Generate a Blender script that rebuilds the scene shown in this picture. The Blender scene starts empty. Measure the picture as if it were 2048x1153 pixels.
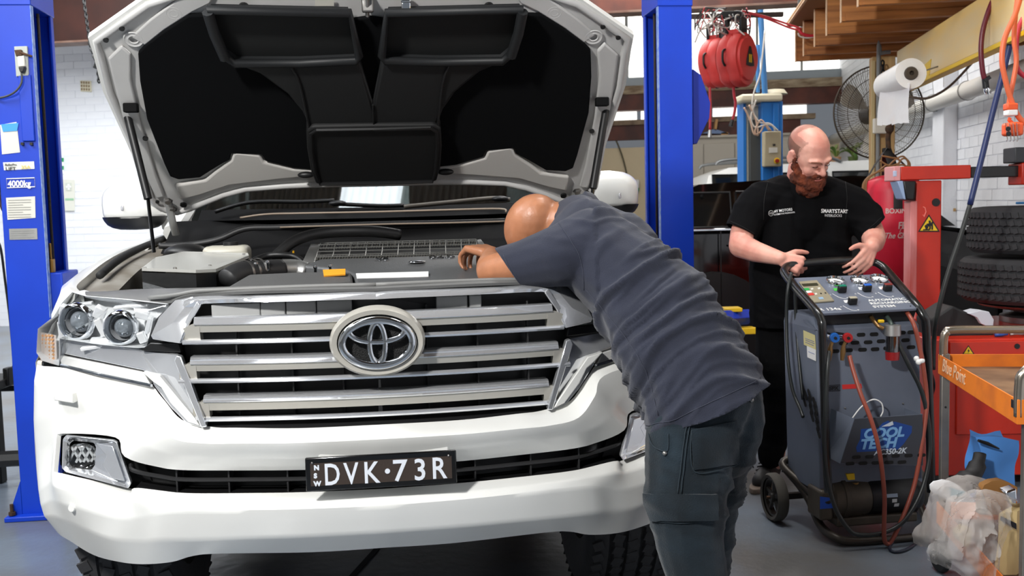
import bpy, bmesh, math, random
from math import sin, cos, pi, radians, sqrt, atan2
from mathutils import Vector as V, Matrix, noise
import numpy as np
random.seed(7)
S = bpy.context.scene
C = S.collection
# ------------------------------------------------------------ camera, world, lights, exposure
FPX = 2000.0; PITCH = .0837; ROLL = -.025; CAMH = 1.35
sr, cr, sp, cp = sin(ROLL), cos(ROLL), sin(PITCH), cos(PITCH)
RGT = V((cr, sp*sr, cp*sr)); UPV = V((-sr, sp*cr, cp*cr)); FWD = V((0, cp, -sp))
CAM = V((0, 0, CAMH))
cam = bpy.data.cameras.new('camera'); cam.sensor_width = 36; cam.lens = FPX/2048*36; cam.clip_start = .05; cam.clip_end = 200
camo = bpy.data.objects.new('camera', cam); C.objects.link(camo)
mw = Matrix.Identity(4)
for i, c_ in enumerate((RGT, UPV, -FWD)):
    for j in range(3): mw[j][i] = c_[j]
for j in range(3): mw[j][3] = CAM[j]
camo.matrix_world = mw; S.camera = camo
cam.dof.use_dof = True; cam.dof.focus_distance = 2.9; cam.dof.aperture_fstop = 7.0
S.view_settings.view_transform = 'Standard'; S.view_settings.look = 'None'; S.view_settings.gamma = 1
S.view_settings.use_curve_mapping = False; S.view_settings.exposure = 0.0
try: S.cycles.sample_clamp_indirect = 6; S.cycles.max_bounces = 8; S.cycles.caustics_reflective = False; S.cycles.caustics_refractive = False
except Exception: pass
w = bpy.data.worlds.new('sky'); S.world = w; w.use_nodes = True
wn = w.node_tree.nodes; wl = w.node_tree.links
bg = wn['Background']; sky = wn.new('ShaderNodeTexSky')
sky.sky_type = 'HOSEK_WILKIE'; sky.turbidity = 6; sky.sun_direction = (-.5, -.5, .7)
hs = wn.new('ShaderNodeHueSaturation'); hs.inputs['Saturation'].default_value = .45
wl.new(sky.outputs[0], hs.inputs['Color']); wl.new(hs.outputs[0], bg.inputs[0]); bg.inputs[1].default_value = .8
def light(name, kind, loc, power, color=(1, 1, 1), size=.3, size_y=None, aim=None, spread=None):
    l = bpy.data.lights.new(name, kind); l.energy = power; l.color = color
    if kind == 'AREA':
        l.size = size
        if size_y: l.shape = 'RECTANGLE'; l.size_y = size_y
        if spread: l.spread = spread
    o = bpy.data.objects.new(name, l); C.objects.link(o); o.location = loc
    if aim is not None: o.rotation_euler = (V(aim)-V(loc)).to_track_quat('-Z', 'Y').to_euler()
    return o
light('flash_lamp', 'AREA', (-1.55, -.1, 3.0), 160, (1, .985, .96), .28, aim=(-.15, 3.0, .8))
light('fill_back', 'AREA', (1.0, 9.2, 4.2), 190, (1, .98, .95), 3.0, 2.5, aim=(1.2, 9.4, 0))  # fill light added to brighten the back of the room, no fixture
light('fill_wall', 'AREA', (-3.2, 8.2, 4.2), 400, (.97, .99, 1), 2.5, 2.5, aim=(-4.6, 10.6, 1.2))  # extra light put in to bring the left brick wall near white
light('fill_left', 'AREA', (-3.4, 2.6, 3.9), 150, (.97, .99, 1), 2.4, .5, aim=(-2.6, 3.6, 0))  # added to lift the left floor, post and chrome; no lamp hangs there
light('fill_right', 'AREA', (.9, 3.9, 4.3), 85, (1, .98, .95), 1.6, .5, aim=(1.5, 4.4, 0))  # unseen fill, added so the right-hand floor and machine come up brighter
# ------------------------------------------------------------ pixel rays and frames
def ray(px, py):
    x = (px-1024)/FPX; y = -(py-576.5)/FPX
    return RGT*x + UPV*y + FWD
def W(px, py, Y):
    r = ray(px, py); return CAM + r*(Y/r.y)
def proj(p):
    d = V(p)-CAM; z = d.dot(FWD)
    return (1024+FPX*d.dot(RGT)/z, 576.5-FPX*d.dot(UPV)/z)
class Frame:
    def __init__(s, o, yaw):
        s.o = V(o); s.yaw = yaw
        s.M = Matrix.Translation(s.o) @ Matrix.Rotation(yaw, 4, 'Z'); s.I = s.M.inverted()
        s.c = s.I @ CAM; s.R = s.I.to_3x3()
    def hit(s, px, py, n, d):
        r = s.R @ ray(px, py); n = V(n)
        return s.c + r*((d - n.dot(s.c))/n.dot(r))
    def y(s, px, py, v): return s.hit(px, py, (0, 1, 0), v)
    def x(s, px, py, v): return s.hit(px, py, (1, 0, 0), v)
    def z(s, px, py, v): return s.hit(px, py, (0, 0, 1), v)
    def w(s, p): return s.M @ V(p)
WORLD = Frame((0, 0, 0), 0)
# ------------------------------------------------------------ materials
def lin(c):
    if max(c) > 1.001: c = [v/255 for v in c]
    return tuple((v/12.92 if v <= .04045 else ((v+.055)/1.055)**2.4) for v in c[:3])+(1,)
MATS = {}
def M(name, col, rough=.5, metal=0, var=0, vscale=6, col2=None, bump=0, bscale=60, coat=0, trans=0, emit=0, alpha=1, sheen=0, stretch=None, sss=0, spec=None, ior=None, detail=4, lo=.35, hi=.65):
    if name in MATS: return MATS[name]
    m = bpy.data.materials.new(name); m.use_nodes = True
    n = m.node_tree.nodes; l = m.node_tree.links; b = n['Principled BSDF']
    c = lin(col); b.inputs['Base Color'].default_value = c
    b.inputs['Roughness'].default_value = rough; b.inputs['Metallic'].default_value = metal
    b.inputs['Coat Weight'].default_value = coat; b.inputs['Coat Roughness'].default_value = .05
    b.inputs['Transmission Weight'].default_value = trans; b.inputs['Alpha'].default_value = alpha
    if spec is not None: b.inputs['Specular IOR Level'].default_value = spec
    if ior: b.inputs['IOR'].default_value = ior
    if sheen: b.inputs['Sheen Weight'].default_value = sheen; b.inputs['Sheen Roughness'].default_value = .5
    if sss: b.inputs['Subsurface Weight'].default_value = sss; b.inputs['Subsurface Radius'].default_value = (.012, .005, .003); b.inputs['Subsurface Scale'].default_value = 1
    if emit: b.inputs['Emission Color'].default_value = c; b.inputs['Emission Strength'].default_value = emit
    if var or col2 or bump:
        tc = n.new('ShaderNodeTexCoord'); src = tc.outputs['Object']
        if stretch:
            mp = n.new('ShaderNodeMapping'); mp.inputs['Scale'].default_value = stretch; l.new(src, mp.inputs[0]); src = mp.outputs[0]
    if var or col2:
        t = n.new('ShaderNodeTexNoise'); t.inputs['Scale'].default_value = vscale; t.inputs['Detail'].default_value = detail
        l.new(src, t.inputs['Vector'])
        r = n.new('ShaderNodeValToRGB'); r.color_ramp.elements[0].position = lo; r.color_ramp.elements[1].position = hi
        if col2: r.color_ramp.elements[0].color = c; r.color_ramp.elements[1].color = lin(col2)
        else:
            r.color_ramp.elements[0].color = tuple(v*(1-var) for v in c[:3])+(1,); r.color_ramp.elements[1].color = tuple(min(1, v*(1+var)) for v in c[:3])+(1,)
        l.new(t.outputs['Fac'], r.inputs[0]); l.new(r.outputs[0], b.inputs['Base Color'])
    if bump:
        t = n.new('ShaderNodeTexNoise'); t.inputs['Scale'].default_value = bscale; t.inputs['Detail'].default_value = 3
        l.new(src, t.inputs['Vector']); bp = n.new('ShaderNodeBump'); bp.inputs['Strength'].default_value = bump; bp.inputs['Distance'].default_value = .004
        l.new(t.outputs['Fac'], bp.inputs['Height']); l.new(bp.outputs[0], b.inputs['Normal'])
    MATS[name] = m; return m
def clear(name, tint, fac=.12, rough=.03):
    """thin clear plastic or glass: mostly see-through with a fresnel gloss"""
    if name in MATS: return MATS[name]
    m = bpy.data.materials.new(name); m.use_nodes = True; n = m.node_tree.nodes; l = m.node_tree.links
    n.remove(n['Principled BSDF']); out = n['Material Output']
    t = n.new('ShaderNodeBsdfTransparent'); t.inputs[0].default_value = lin(tint)
    g = n.new('ShaderNodeBsdfGlossy'); g.inputs['Roughness'].default_value = rough
    fr = n.new('ShaderNodeLayerWeight'); fr.inputs[0].default_value = .35
    ma = n.new('ShaderNodeMath'); ma.operation = 'MULTIPLY_ADD'; ma.inputs[1].default_value = .55; ma.inputs[2].default_value = fac
    mx = n.new('ShaderNodeMixShader'); l.new(fr.outputs['Fresnel'], ma.inputs[0]); l.new(ma.outputs[0], mx.inputs[0]); l.new(t.outputs[0], mx.inputs[1]); l.new(g.outputs[0], mx.inputs[2])
    l.new(mx.outputs[0], out.inputs[0]); MATS[name] = m; return m
# ------------------------------------------------------------ mesh building
def cat(pts, sub=4, closed=False):
    """Catmull-Rom through points"""
    P = [V(p) for p in pts]; n = len(P); out = []
    if n < 3: return P
    rng = n if closed else n-1
    for i in range(rng):
        if closed: a, b, c, d = P[(i-1) % n], P[i], P[(i+1) % n], P[(i+2) % n]
        else: a, b, c, d = P[max(i-1, 0)], P[i], P[i+1], P[min(i+2, n-1)]
        for k in range(sub):
            t = k/sub; out.append(.5*((2*b)+(c-a)*t+(2*a-5*b+4*c-d)*t*t+(3*b-a-3*c+d)*t**3))
    if not closed: out.append(P[-1])
    return out
class MB:
    def __init__(s): s.v = []; s.f = []
    def add(s, vs, fs):
        o = len(s.v); s.v += [V(v) for v in vs]; s.f += [tuple(i+o for i in f) for f in fs]; return s
    def box(s, x0, x1, y0, y1, z0, z1):
        return s.add([(x0,y0,z0),(x1,y0,z0),(x1,y1,z0),(x0,y1,z0),(x0,y0,z1),(x1,y0,z1),(x1,y1,z1),(x0,y1,z1)],
                     [(3,2,1,0),(4,5,6,7),(0,1,5,4),(1,2,6,5),(2,3,7,6),(3,0,4,7)])
    def boxc(s, c, d, rot=None):
        vs = []
        for sx, sy, sz in ((-1,-1,-1),(1,-1,-1),(1,1,-1),(-1,1,-1),(-1,-1,1),(1,-1,1),(1,1,1),(-1,1,1)):
            p = V((sx*d[0]/2, sy*d[1]/2, sz*d[2]/2))
            if rot is not None: p = rot @ p
            vs.append(V(c)+p)
        return s.add(vs, [(3,2,1,0),(4,5,6,7),(0,1,5,4),(1,2,6,5),(2,3,7,6),(3,0,4,7)])
    def prism(s, pts, vec):
        n = len(pts); vec = V(vec); a = [V(p) for p in pts]
        return s.add(a+[p+vec for p in a], [tuple(range(n))[::-1], tuple(range(n, 2*n))]+[(i, (i+1) % n, n+(i+1) % n, n+i) for i in range(n)])
    def grid(s, rows, skip=None, closed=False):
        nr, nc = len(rows), len(rows[0]); fs = []
        for i in range(nr-1):
            for j in range(nc if closed else nc-1):
                if skip and skip(i, j): continue
                k = (j+1) % nc; fs.append((i*nc+j, i*nc+k, (i+1)*nc+k, (i+1)*nc+j))
        return s.add([p for r in rows for p in r], fs)
    def tube(s, pts, r, n=8, closed=False, flat=1.0, up=None, caps=True):
        P = [V(p) for p in pts]; m = len(P)
        R = r if isinstance(r, (list, tuple)) else [r]*m
        u = None; rows = []
        for i, p in enumerate(P):
            if closed: t = (P[(i+1) % m]-P[i-1])
            else: t = P[min(i+1, m-1)]-P[max(i-1, 0)]
            if t.length < 1e-9: t = V((0, 0, 1))
            t.normalize()
            if up is not None: u = V(up)
            if u is None:
                u = V((0, 0, 1)) if abs(t.z) < .9 else V((0, 1, 0))
            u = (u - t*u.dot(t)); u.normalize(); b = t.cross(u)
            rows.append([p + (u*cos(2*pi*k/n)*flat + b*sin(2*pi*k/n))*R[i] for k in range(n)])
        if closed: rows.append(rows[0])
        o = len(s.v); s.grid(rows, closed=True)
        if caps and not closed:
            s.f.append(tuple(o+k for k in range(n))[::-1]); s.f.append(tuple(o+(m-1)*n+k for k in range(n)))
        return s
    def cyl(s, a, b, r0, r1=None, n=16, caps=True):
        return s.tube([a, b], [r0, r0 if r1 is None else r1], n, caps=caps)
    def lathe(s, prof, o=(0,0,0), axis=(0,0,1), n=24, closed=False):
        ax = V(axis).normalized(); u = ax.orthogonal().normalized(); b = ax.cross(u); o = V(o)
        rows = [[o+ax*z+(u*cos(2*pi*k/n)+b*sin(2*pi*k/n))*r for k in range(n)] for r, z in prof]
        if closed: rows.append(rows[0])
        return s.grid(rows, closed=True)
    def ball(s, c, r, n=12, m=8, rot=None):
        r = V(r) if hasattr(r, '__len__') else V((r, r, r)); rows = []
        for i in range(m+1):
            a = pi*i/m; a = min(max(a, .02), pi-.02); row = []
            for k in range(n):
                p = V((r.x*sin(a)*cos(2*pi*k/n), r.y*sin(a)*sin(2*pi*k/n), r.z*cos(a)))
                if rot is not None: p = rot @ p
                row.append(V(c)+p)
            rows.append(row)
        o = len(s.v); s.grid(rows, closed=True)
        s.f.append(tuple(o+k for k in range(n))); s.f.append(tuple(o+m*n+k for k in range(n))[::-1]); return s
    def mirror(s):
        """append the mirror image across x=0"""
        return s.add([(-v.x, v.y, v.z) for v in s.v], [tuple(reversed(f)) for f in s.f])
    def xf(s, Mx):
        s.v = [Mx @ v for v in s.v]; return s
    def build(s, name, mat, parent=None, world=True, smooth=35, bevel=0, seg=2, solid=0, fix=True, offset=-1, weld=False):
        Mp = WM.get(parent.name) if parent is not None else None
        vs = s.v
        if parent is not None:
            if world: I = Mp.inverted(); vs = [I @ v for v in vs]
            o_ = None
        else:
            xs = [v.x for v in vs]; ys = [v.y for v in vs]; z0 = min(v.z for v in vs)
            o_ = V(((min(xs)+max(xs))/2, (min(ys)+max(ys))/2, z0)); vs = [v-o_ for v in vs]
        me = bpy.data.meshes.new(name); me.from_pydata([tuple(v) for v in vs], [], s.f)
        if fix:
            bm = bmesh.new(); bm.from_mesh(me)
            if weld: bmesh.ops.remove_doubles(bm, verts=bm.verts, dist=1e-5)
            bmesh.ops.recalc_face_normals(bm, faces=bm.faces); bm.to_mesh(me); bm.free()
        return mkobj(name, me, mat, parent, o_, smooth, bevel, seg, solid, offset)
WM = {}
def mkobj(name, me, mat, parent=None, loc=None, smooth=35, bevel=0, seg=2, solid=0, offset=-1):
    if mat is not None and not me.materials: me.materials.append(mat)
    o = bpy.data.objects.new(name, me); C.objects.link(o)
    if loc is not None: o.location = loc; WM[o.name] = Matrix.Translation(loc)
    if parent is not None: o.parent = parent; WM[o.name] = WM[parent.name]
    if smooth:
        me.shade_smooth()
        if smooth < 180: me.set_sharp_from_angle(angle=radians(smooth))
    if solid:
        md = o.modifiers.new('solid', 'SOLIDIFY'); md.thickness = solid; md.offset = offset; dg = bpy.context.evaluated_depsgraph_get()
        m2 = bpy.data.meshes.new_from_object(o.evaluated_get(dg)); o.modifiers.clear(); o.data = m2; m2.name = name
        if smooth: m2.shade_smooth(); m2.set_sharp_from_angle(angle=radians(min(smooth, 60)))
    if bevel: md = o.modifiers.new('bevel', 'BEVEL'); md.width = bevel; md.segments = seg; md.limit_method = 'ANGLE'; md.angle_limit = radians(30); md.harden_normals = False
    return o
def root(name, label, category, frame=None, loc=None, yaw=0, group=None):
    o = bpy.data.objects.new(name, None); C.objects.link(o); o.empty_display_size = .1
    if frame is None: frame = Frame(loc, yaw)
    o.location = frame.o; o.rotation_euler = (0, 0, frame.yaw); WM[o.name] = frame.M.copy()
    return tag(o, label, category, group)
def tag(o, label=None, category=None, group=None, kind=None):
    if label: o['label'] = label
    if category: o['category'] = category
    if group: o['group'] = group
    if kind: o['kind'] = kind
    return o
def text(body, size, o, xd, yd, mat, parent, name='lettering', depth=.0006, align='LEFT', sx=1, shear=0, world=True, bold=0, space=1, smooth=0):
    cu = bpy.data.curves.new('t', 'FONT'); cu.body = body; cu.size = size; cu.extrude = depth; cu.align_x = align; cu.align_y = 'BOTTOM_BASELINE'; cu.shear = shear; cu.offset = bold; cu.space_character = space; cu.resolution_u = 3
    t = bpy.data.objects.new('t', cu); C.objects.link(t); dg = bpy.context.evaluated_depsgraph_get()
    me = bpy.data.meshes.new_from_object(t.evaluated_get(dg)); bpy.data.objects.remove(t); bpy.data.curves.remove(cu)
    x = V(xd).normalized(); y = V(yd); y = (y-x*y.dot(x)).normalized(); z = x.cross(y)
    T = Matrix(((x.x*sx, y.x, z.x, o[0]), (x.y*sx, y.y, z.y, o[1]), (x.z*sx, y.z, z.z, o[2]), (0,0,0,1)))
    if world and parent is not None: T = WM[parent.name].inverted() @ T
    me.transform(T); me.materials.clear(); return mkobj(name, me, mat, parent, smooth=smooth)
def cap(P, Q, r0, r1, n=14):
    """closed round cone as mesh builder piece, for voxel-joined bodies"""
    P, Q = V(P), V(Q); d = Q-P; L = max(d.length, 1e-6); t = d/L
    u = t.orthogonal().normalized(); b = t.cross(u); rows = []
    for i in range(5):
        a = (i/4)*pi/2; rows.append((P-t*r0*cos(a), r0*sin(a)))
    for i in range(1, 4): rows.append((P+d*i/4, r0+(r1-r0)*i/4))
    for i in range(5):
        a = (i/4)*pi/2; rows.append((Q+t*r1*sin(a), r1*cos(a)))
    m = MB(); m.grid([[c+(u*cos(2*pi*k/n)+b*sin(2*pi*k/n))*max(r, 1e-4) for k in range(n)] for c, r in rows], closed=True)
    o = 0; m.f.append(tuple(range(n))[::-1]); e = (len(rows)-1)*n; m.f.append(tuple(e+k for k in range(n))); return m
def chain(pts, m=None):
    """pts: list of (point, radius)"""
    m = m or MB()
    for (a, ra), (b, rb) in zip(pts[:-1], pts[1:]):
        c = cap(a, b, ra, rb); m.add(c.v, c.f)
    return m
def remesh(mb, voxel, smooth_it=4, disp=None, cut=None):
    me = bpy.data.meshes.new('r'); me.from_pydata([tuple(v) for v in mb.v], [], mb.f)
    bm = bmesh.new(); bm.from_mesh(me); bmesh.ops.recalc_face_normals(bm, faces=bm.faces); bm.to_mesh(me); bm.free()
    o = bpy.data.objects.new('r', me); C.objects.link(o)
    md = o.modifiers.new('r', 'REMESH'); md.mode = 'VOXEL'; md.voxel_size = voxel
    if smooth_it: ms = o.modifiers.new('s', 'SMOOTH'); ms.factor = .5; ms.iterations = smooth_it
    dg = bpy.context.evaluated_depsgraph_get(); out = bpy.data.meshes.new_from_object(o.evaluated_get(dg)); bpy.data.objects.remove(o); bpy.data.meshes.remove(me)
    if disp:
        no = [v.normal.copy() for v in out.vertices]
        for v, n_ in zip(out.vertices, no): v.co = V(v.co) + n_*disp(V(v.co), n_)
        out.update()
    if cut:
        bm = bmesh.new(); bm.from_mesh(out)
        bmesh.ops.delete(bm, geom=[f for f in bm.faces if cut(f.calc_center_median())], context='FACES'); bm.to_mesh(out); bm.free()
    return out
def meshobj(name, me, mat, parent, smooth=180):
    """mesh with world coordinates placed under a parent"""
    me.transform(WM[parent.name].inverted()); me.materials.clear()
    return mkobj(name, me, mat, parent, smooth=smooth)
def dup(o, parent, Mx=None):
    c = o.copy(); C.objects.link(c)
    if parent is not None: c.parent = parent; WM[c.name] = WM[parent.name]
    if Mx is not None: c.matrix_local = Mx
    return c
# ------------------------------------------------------------ shared materials
white_paint = M('white_paint', (236, 236, 232), .28, coat=.6)
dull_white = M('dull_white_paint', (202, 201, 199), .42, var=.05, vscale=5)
chrome = M('chrome', (225, 228, 232), .07, 1)
satin = M('satin_silver', (202, 198, 188), .34, .42)
chrome2 = M('bright_chrome', (234, 236, 240), .09, .74)
black_pl = M('black_plastic', (20, 20, 21), .45)
dark_pl = M('dark_grey_plastic', (38, 38, 39), .5)
grey_pl = M('grey_plastic', (98, 98, 97), .5, var=.07, vscale=12)
gloss_black = M('gloss_black', (9, 9, 10), .12, coat=.5)
felt = M('insulation_felt', (9, 10, 12), .97, spec=.15)
rubber = M('rubber', (26, 26, 27), .75, bump=.3, bscale=90)
tyre_m = M('tyre_rubber', (48, 48, 50), .8, bump=.35, bscale=70)
steel = M('steel', (150, 148, 145), .35, .9, var=.15, vscale=20)
alu = M('aluminium', (178, 178, 176), .42, .85, var=.08, vscale=18)
rust = M('rusty_steel', (92, 64, 44), .75, .4, col2=(60, 48, 38), vscale=30)
blue = M('blue_paint', (0, 60, 192), .45, coat=.05, col2=(0, 53, 176), vscale=2.5, detail=8)
wornblue = M('worn_blue_edge', (86, 124, 200), .5, col2=(150, 170, 210), vscale=40)
paper = M('paper', (214, 211, 200), .7)
white_m = M('white_plain', (240, 240, 238), .5)
glass = clear('windscreen_glass', (200, 210, 208), .26)
lens = clear('clear_lens', (252, 253, 253), .03)
matte_black = M('matte_black', (9, 9, 10), .8, spec=.2)
red_m = M('red_paint', (205, 44, 16), .42, coat=.2, col2=(184, 36, 14), vscale=3, detail=6)
yellow_m = M('yellow_paint', (238, 196, 30), .45)
# ================================================================ room shell
room = Frame((0, 0, 0), -.155)
def rb(m, name, mat, par=None, **k):
    m.xf(room.M) ; return m.build(name, mat, par, **k)
def st(o): o['kind'] = 'structure'; return o
floor_m = M('floor_paint', (112, 122, 134), .28, col2=(98, 97, 96), vscale=1.0, bump=.35, bscale=22, detail=10, lo=.42, hi=.58)
brick_m = M('white_brick_paint', (238, 240, 244), .6, var=.03, vscale=3, bump=.5, bscale=40)
mortar_m = M('white_mortar', (228, 230, 236), .7)
cream = M('cream_panel', (222, 204, 168), .6, var=.03, vscale=2)
rbeam = M('red_oxide_steel', (104, 50, 34), .6, col2=(66, 32, 24), vscale=3, detail=8)
st(rb(MB().box(-9, 2.6, -3.0, 15.2, -.1, 0), 'floor', floor_m, smooth=0))
st(rb(MB().box(-30, 30, -40.0, -3.0, -.12, -.01), 'floor_bounce', M('bounce_pale', (198, 196, 190), .8, var=.06), smooth=0))  # unseen pale ground, added for the chrome to reflect
def wall(name, y=None, x=None, a0=0, a1=1, z1=4.7, mat=mortar_m, th=.12):
    m = MB().box(a0, a1, y+.004, y+th, 0, z1) if y is not None else MB().box(x+.004, x+th, a0, a1, 0, z1)
    return st(rb(m, name, mat, smooth=0))
def bricks(wl_, y=None, x=None, a0=0, a1=1, z0=0, z1=4.7, vis=None, lim=290):
    """white painted bricks laid in stretcher bond, near ones single, the rest joined"""
    bl, bh = .234, .080; cl, ch = .24, .086; cand = []; r = 0; z = z0
    while z+bh < z1:
        a = a0+(.12 if r % 2 else 0)
        while a+bl < a1: cand.append((a, z)); a += cl
        z += ch; r += 1
    def ctr(a, z): return room.M @ (V((a+bl/2, y, z+bh/2)) if y is not None else V((x, a+bl/2, z+bh/2)))
    inside = []; rest = []
    for a, z in cand:
        px, py = proj(ctr(a, z)); (inside if any(v[0] < px < v[2] and v[1] < py < v[3] for v in vis) else rest).append((a, z))
    random.shuffle(inside); inside.sort(key=lambda q: (ctr(*q)-CAM).length if x is not None else 0)
    rest += inside[lim:]; inside = inside[:lim]
    me = None
    for a, z in inside:
        if me is None:
            b = MB(); d = .012
            if y is not None: b.box(-bl/2, bl/2, -.0012, d, -bh/2, bh/2)
            else: b.box(-.0012, d, -bl/2, bl/2, -bh/2, bh/2)
            me = bpy.data.meshes.new('brick'); me.from_pydata([tuple(v) for v in b.v], [], b.f); me.materials.append(brick_m)
        o = bpy.data.objects.new('brick', me); C.objects.link(o); o.parent = wl_
        j = random.uniform(-.002, .0015); p = V((a+bl/2, y+j, z+bh/2)) if y is not None else V((x+j, a+bl/2, z+bh/2))
        o.matrix_local = WM[wl_.name].inverted() @ room.M @ Matrix.Translation(p)
    m = MB()
    for a, z in rest:
        j = random.uniform(-.002, .0015)
        if y is not None: m.box(a, a+bl, y-.0012+j*.6, y+.012, z, z+bh)
        else: m.box(x-.0012+j*.6, x+.012, a, a+bl, z, z+bh)
    tag(m.xf(room.M).build('distant_bricks', brick_m, wl_, smooth=0, fix=False), kind='stuff')
w1 = wall('wall_back', y=11.2, a0=-9, a1=-1.2); bricks(w1, y=11.2, a0=-8.9, a1=-1.25, vis=[(-4, 85, 22, 660), (100, 85, 330, 480)])
w2 = wall('wall_right', x=2.45, a0=-3, a1=15.2); bricks(w2, x=2.45, a0=3.2, a1=15, vis=[(1850, 120, 2060, 480), (1780, 160, 1850, 330)])
st(rb(MB().box(-1.25, 2.5, 15.0, 15.12, 0, 2.14), 'wall_rear', cream, smooth=0))
st(rb(MB().box(-1.2, -1.1, 11.3, 15.0, 0, 4.7), 'wall_side', mortar_m, smooth=0))
st(rb(MB().box(-9.1, -9.0, -3, 11.2, 0, 4.7), 'wall_left', brick_m, smooth=0))
st(rb(MB().box(2.33, 2.45, 9.05, 9.4, 0, 4.7), 'wall_pier', brick_m, smooth=0, bevel=.01))
# roof: dark sheets, with rows of translucent ridged sheets over the car
st(rb(MB().box(-9.1, 2.6, 7.4, 15.2, 4.7, 4.78), 'ceiling', M('ceiling_grey', (104, 98, 92), .8), smooth=0))
st(rb(MB().box(-9.1, 2.6, -3.0, -2.0, 4.7, 4.78), 'ceiling_front', M('ceiling_pale', (190, 188, 184), .8), smooth=0))
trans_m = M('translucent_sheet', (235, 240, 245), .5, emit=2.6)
def corr(m, x0, x1, y0, y1, z, pitch=.09, amp=.018, vertical=None):
    n = int((x1-x0)/pitch*6); xs = [x0+(x1-x0)*i/n for i in range(n+1)]
    if vertical is None: return m.grid([[V((x, y, z+amp*sin(2*pi*x/pitch))) for x in xs] for y in (y0, y1)])
    return m.grid([[V((x, y0+amp*sin(2*pi*x/pitch), zz)) for x in xs] for zz in vertical])
rs_m = M('roof_sheet', (84, 74, 64), .6)
xs_ = [-9.1, -5.6, -4.9, -1.95, -1.25, 2.6]
for i in range(5):
    st(rb(corr(MB(), xs_[i], xs_[i+1], -2.0, 7.4, 4.72, .085), 'skylight_sheet' if i % 2 else 'roof_sheet', trans_m if i % 2 else rs_m, smooth=60))  # strips over the front bay added to put white highlights on the chrome
for y in (-1.6, 0, 1.6, 3.2, 4.4, 6.2, 7.1): st(rb(MB().box(-9.1, 2.6, y, y+.06, 4.58, 4.69), 'roof_purlin', M('purlin_brown', (120, 92, 66), .7), smooth=0))
# rear high glazing, lintels and beams
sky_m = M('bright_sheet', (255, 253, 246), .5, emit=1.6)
def zat(px, py, y): return room.y(px, py, y).z
zA, zB = zat(1500, 30, 14.9), zat(1500, 146, 14.9)
pane_x = [-1.15+i*.62 for i in range(7)]
for i in range(6):
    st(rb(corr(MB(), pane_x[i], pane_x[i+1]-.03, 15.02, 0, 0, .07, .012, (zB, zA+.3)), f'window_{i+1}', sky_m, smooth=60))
    st(rb(MB().box(pane_x[i+1]-.04, pane_x[i+1]-.01, 14.92, 14.99, zB, zA+.3), 'window_mullion', M('mullion_grey', (150, 150, 145), .5, .4), smooth=0))
st(rb(MB().box(-1.2, 2.45, 15.0, 15.12, zA+.3, 4.7), 'wall_rear_top', mortar_m, smooth=0))
zC = zat(1500, 178, 14.9); zD = zat(1500, 213, 14.9); zE = zat(1500, 232, 14.9)
st(rb(MB().box(-1.2, 2.45, 14.82, 15.0, zC+.10, zB), 'window_sill', M('sill_grey', (158, 168, 174), .5), smooth=0, bevel=.01))
st(rb(MB().box(-1.2, 2.45, 14.75, 15.0, zC-.02, zC+.10), 'trim_1', M('weathered_timber', (178, 160, 132), .7, col2=(120, 98, 74), vscale=5, stretch=(1, 1, 5)), smooth=0))
st(rb(MB().box(-1.2, 2.45, 14.78, 15.0, zD, zC-.02), 'trim_2', rbeam, smooth=0))
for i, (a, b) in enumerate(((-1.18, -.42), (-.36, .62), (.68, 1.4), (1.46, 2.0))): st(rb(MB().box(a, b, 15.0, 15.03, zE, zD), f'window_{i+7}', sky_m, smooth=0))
zF = zat(1500, 242, 14.9); zG = zat(1500, 272, 14.9)
st(rb(MB().box(-1.2, 2.1, 14.82, 15.0, zF, zE), 'trim_3', M('weathered_timber2', (158, 138, 112), .7, col2=(104, 84, 66), vscale=5), smooth=0))
st(rb(MB().box(-1.2, 1.9, 14.86, 15.0, zG, zF), 'trim_4', rbeam, smooth=0))
# the big I beam across the shed
zb0 = room.y(140, 90, 10).z
st(rb(MB().box(-2.6, 2.45, 9.97, 9.985, zb0+.02, zb0+.62), 'beam_web', rbeam, smooth=0))
st(rb(MB().box(-9, -2.6, 9.965, 9.985, zb0+.02, zb0+.62), 'beam_web', M('beam_shaded', (58, 26, 18), .6, col2=(40, 18, 13), vscale=3, detail=8), smooth=0))  # same beam, darker colour standing in for its unlit left end
st(rb(MB().box(-9, 2.45, 9.86, 10.09, zb0, zb0+.022), 'beam_flange', M('flange_grey', (120, 96, 84), .6, col2=(92, 60, 46), vscale=4), smooth=0, bevel=.003))
st(rb(MB().box(-9, 2.45, 9.86, 10.09, zb0+.62, zb0+.642), 'beam_top_flange', rbeam, smooth=0))
# tall cream cupboards on the rear wall
cp_m = M('cupboard_beige', (186, 178, 164), .55)
zt_ = zat(1440, 275, 14.5)
t = root('cupboard', 'long beige wall cupboards below the red beam beyond the white vehicle', 'cupboard', Frame(room.M @ V((.9, 14.5, 0)), room.yaw))
MB().box(.08, 1.9, 14.52, 14.98, 1.05, zt_).xf(room.M).build('body', cp_m, t)
for a, b in ((.10, .52), (.53, .95), (.96, 1.38), (1.39, 1.88)): MB().box(a, b, 14.49, 14.515, 1.08, zt_-.08).xf(room.M).build('door', cp_m, t, bevel=.004)
MB().box(.06, 1.92, 14.46, 14.98, zt_, zt_+.03).xf(room.M).build('top', cp_m, t)
tag(MB().prism([W(1460, 268, 14.5), W(1430, 258, 14.5), W(1405, 267, 14.5)], (0, .2, .01)).build('blue_board', M('board_blue', (128, 150, 190), .6), None), 'pale blue board lying on the beige cupboards', 'board')
tag(MB().boxc(W(1448, 269, 14.55)+V((0, 0, .0)), (.10, .1, .05)).build('timber_offcut', M('offcut', (196, 150, 96), .6), None), 'small timber offcut on top of the beige cupboards', 'timber')
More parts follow.
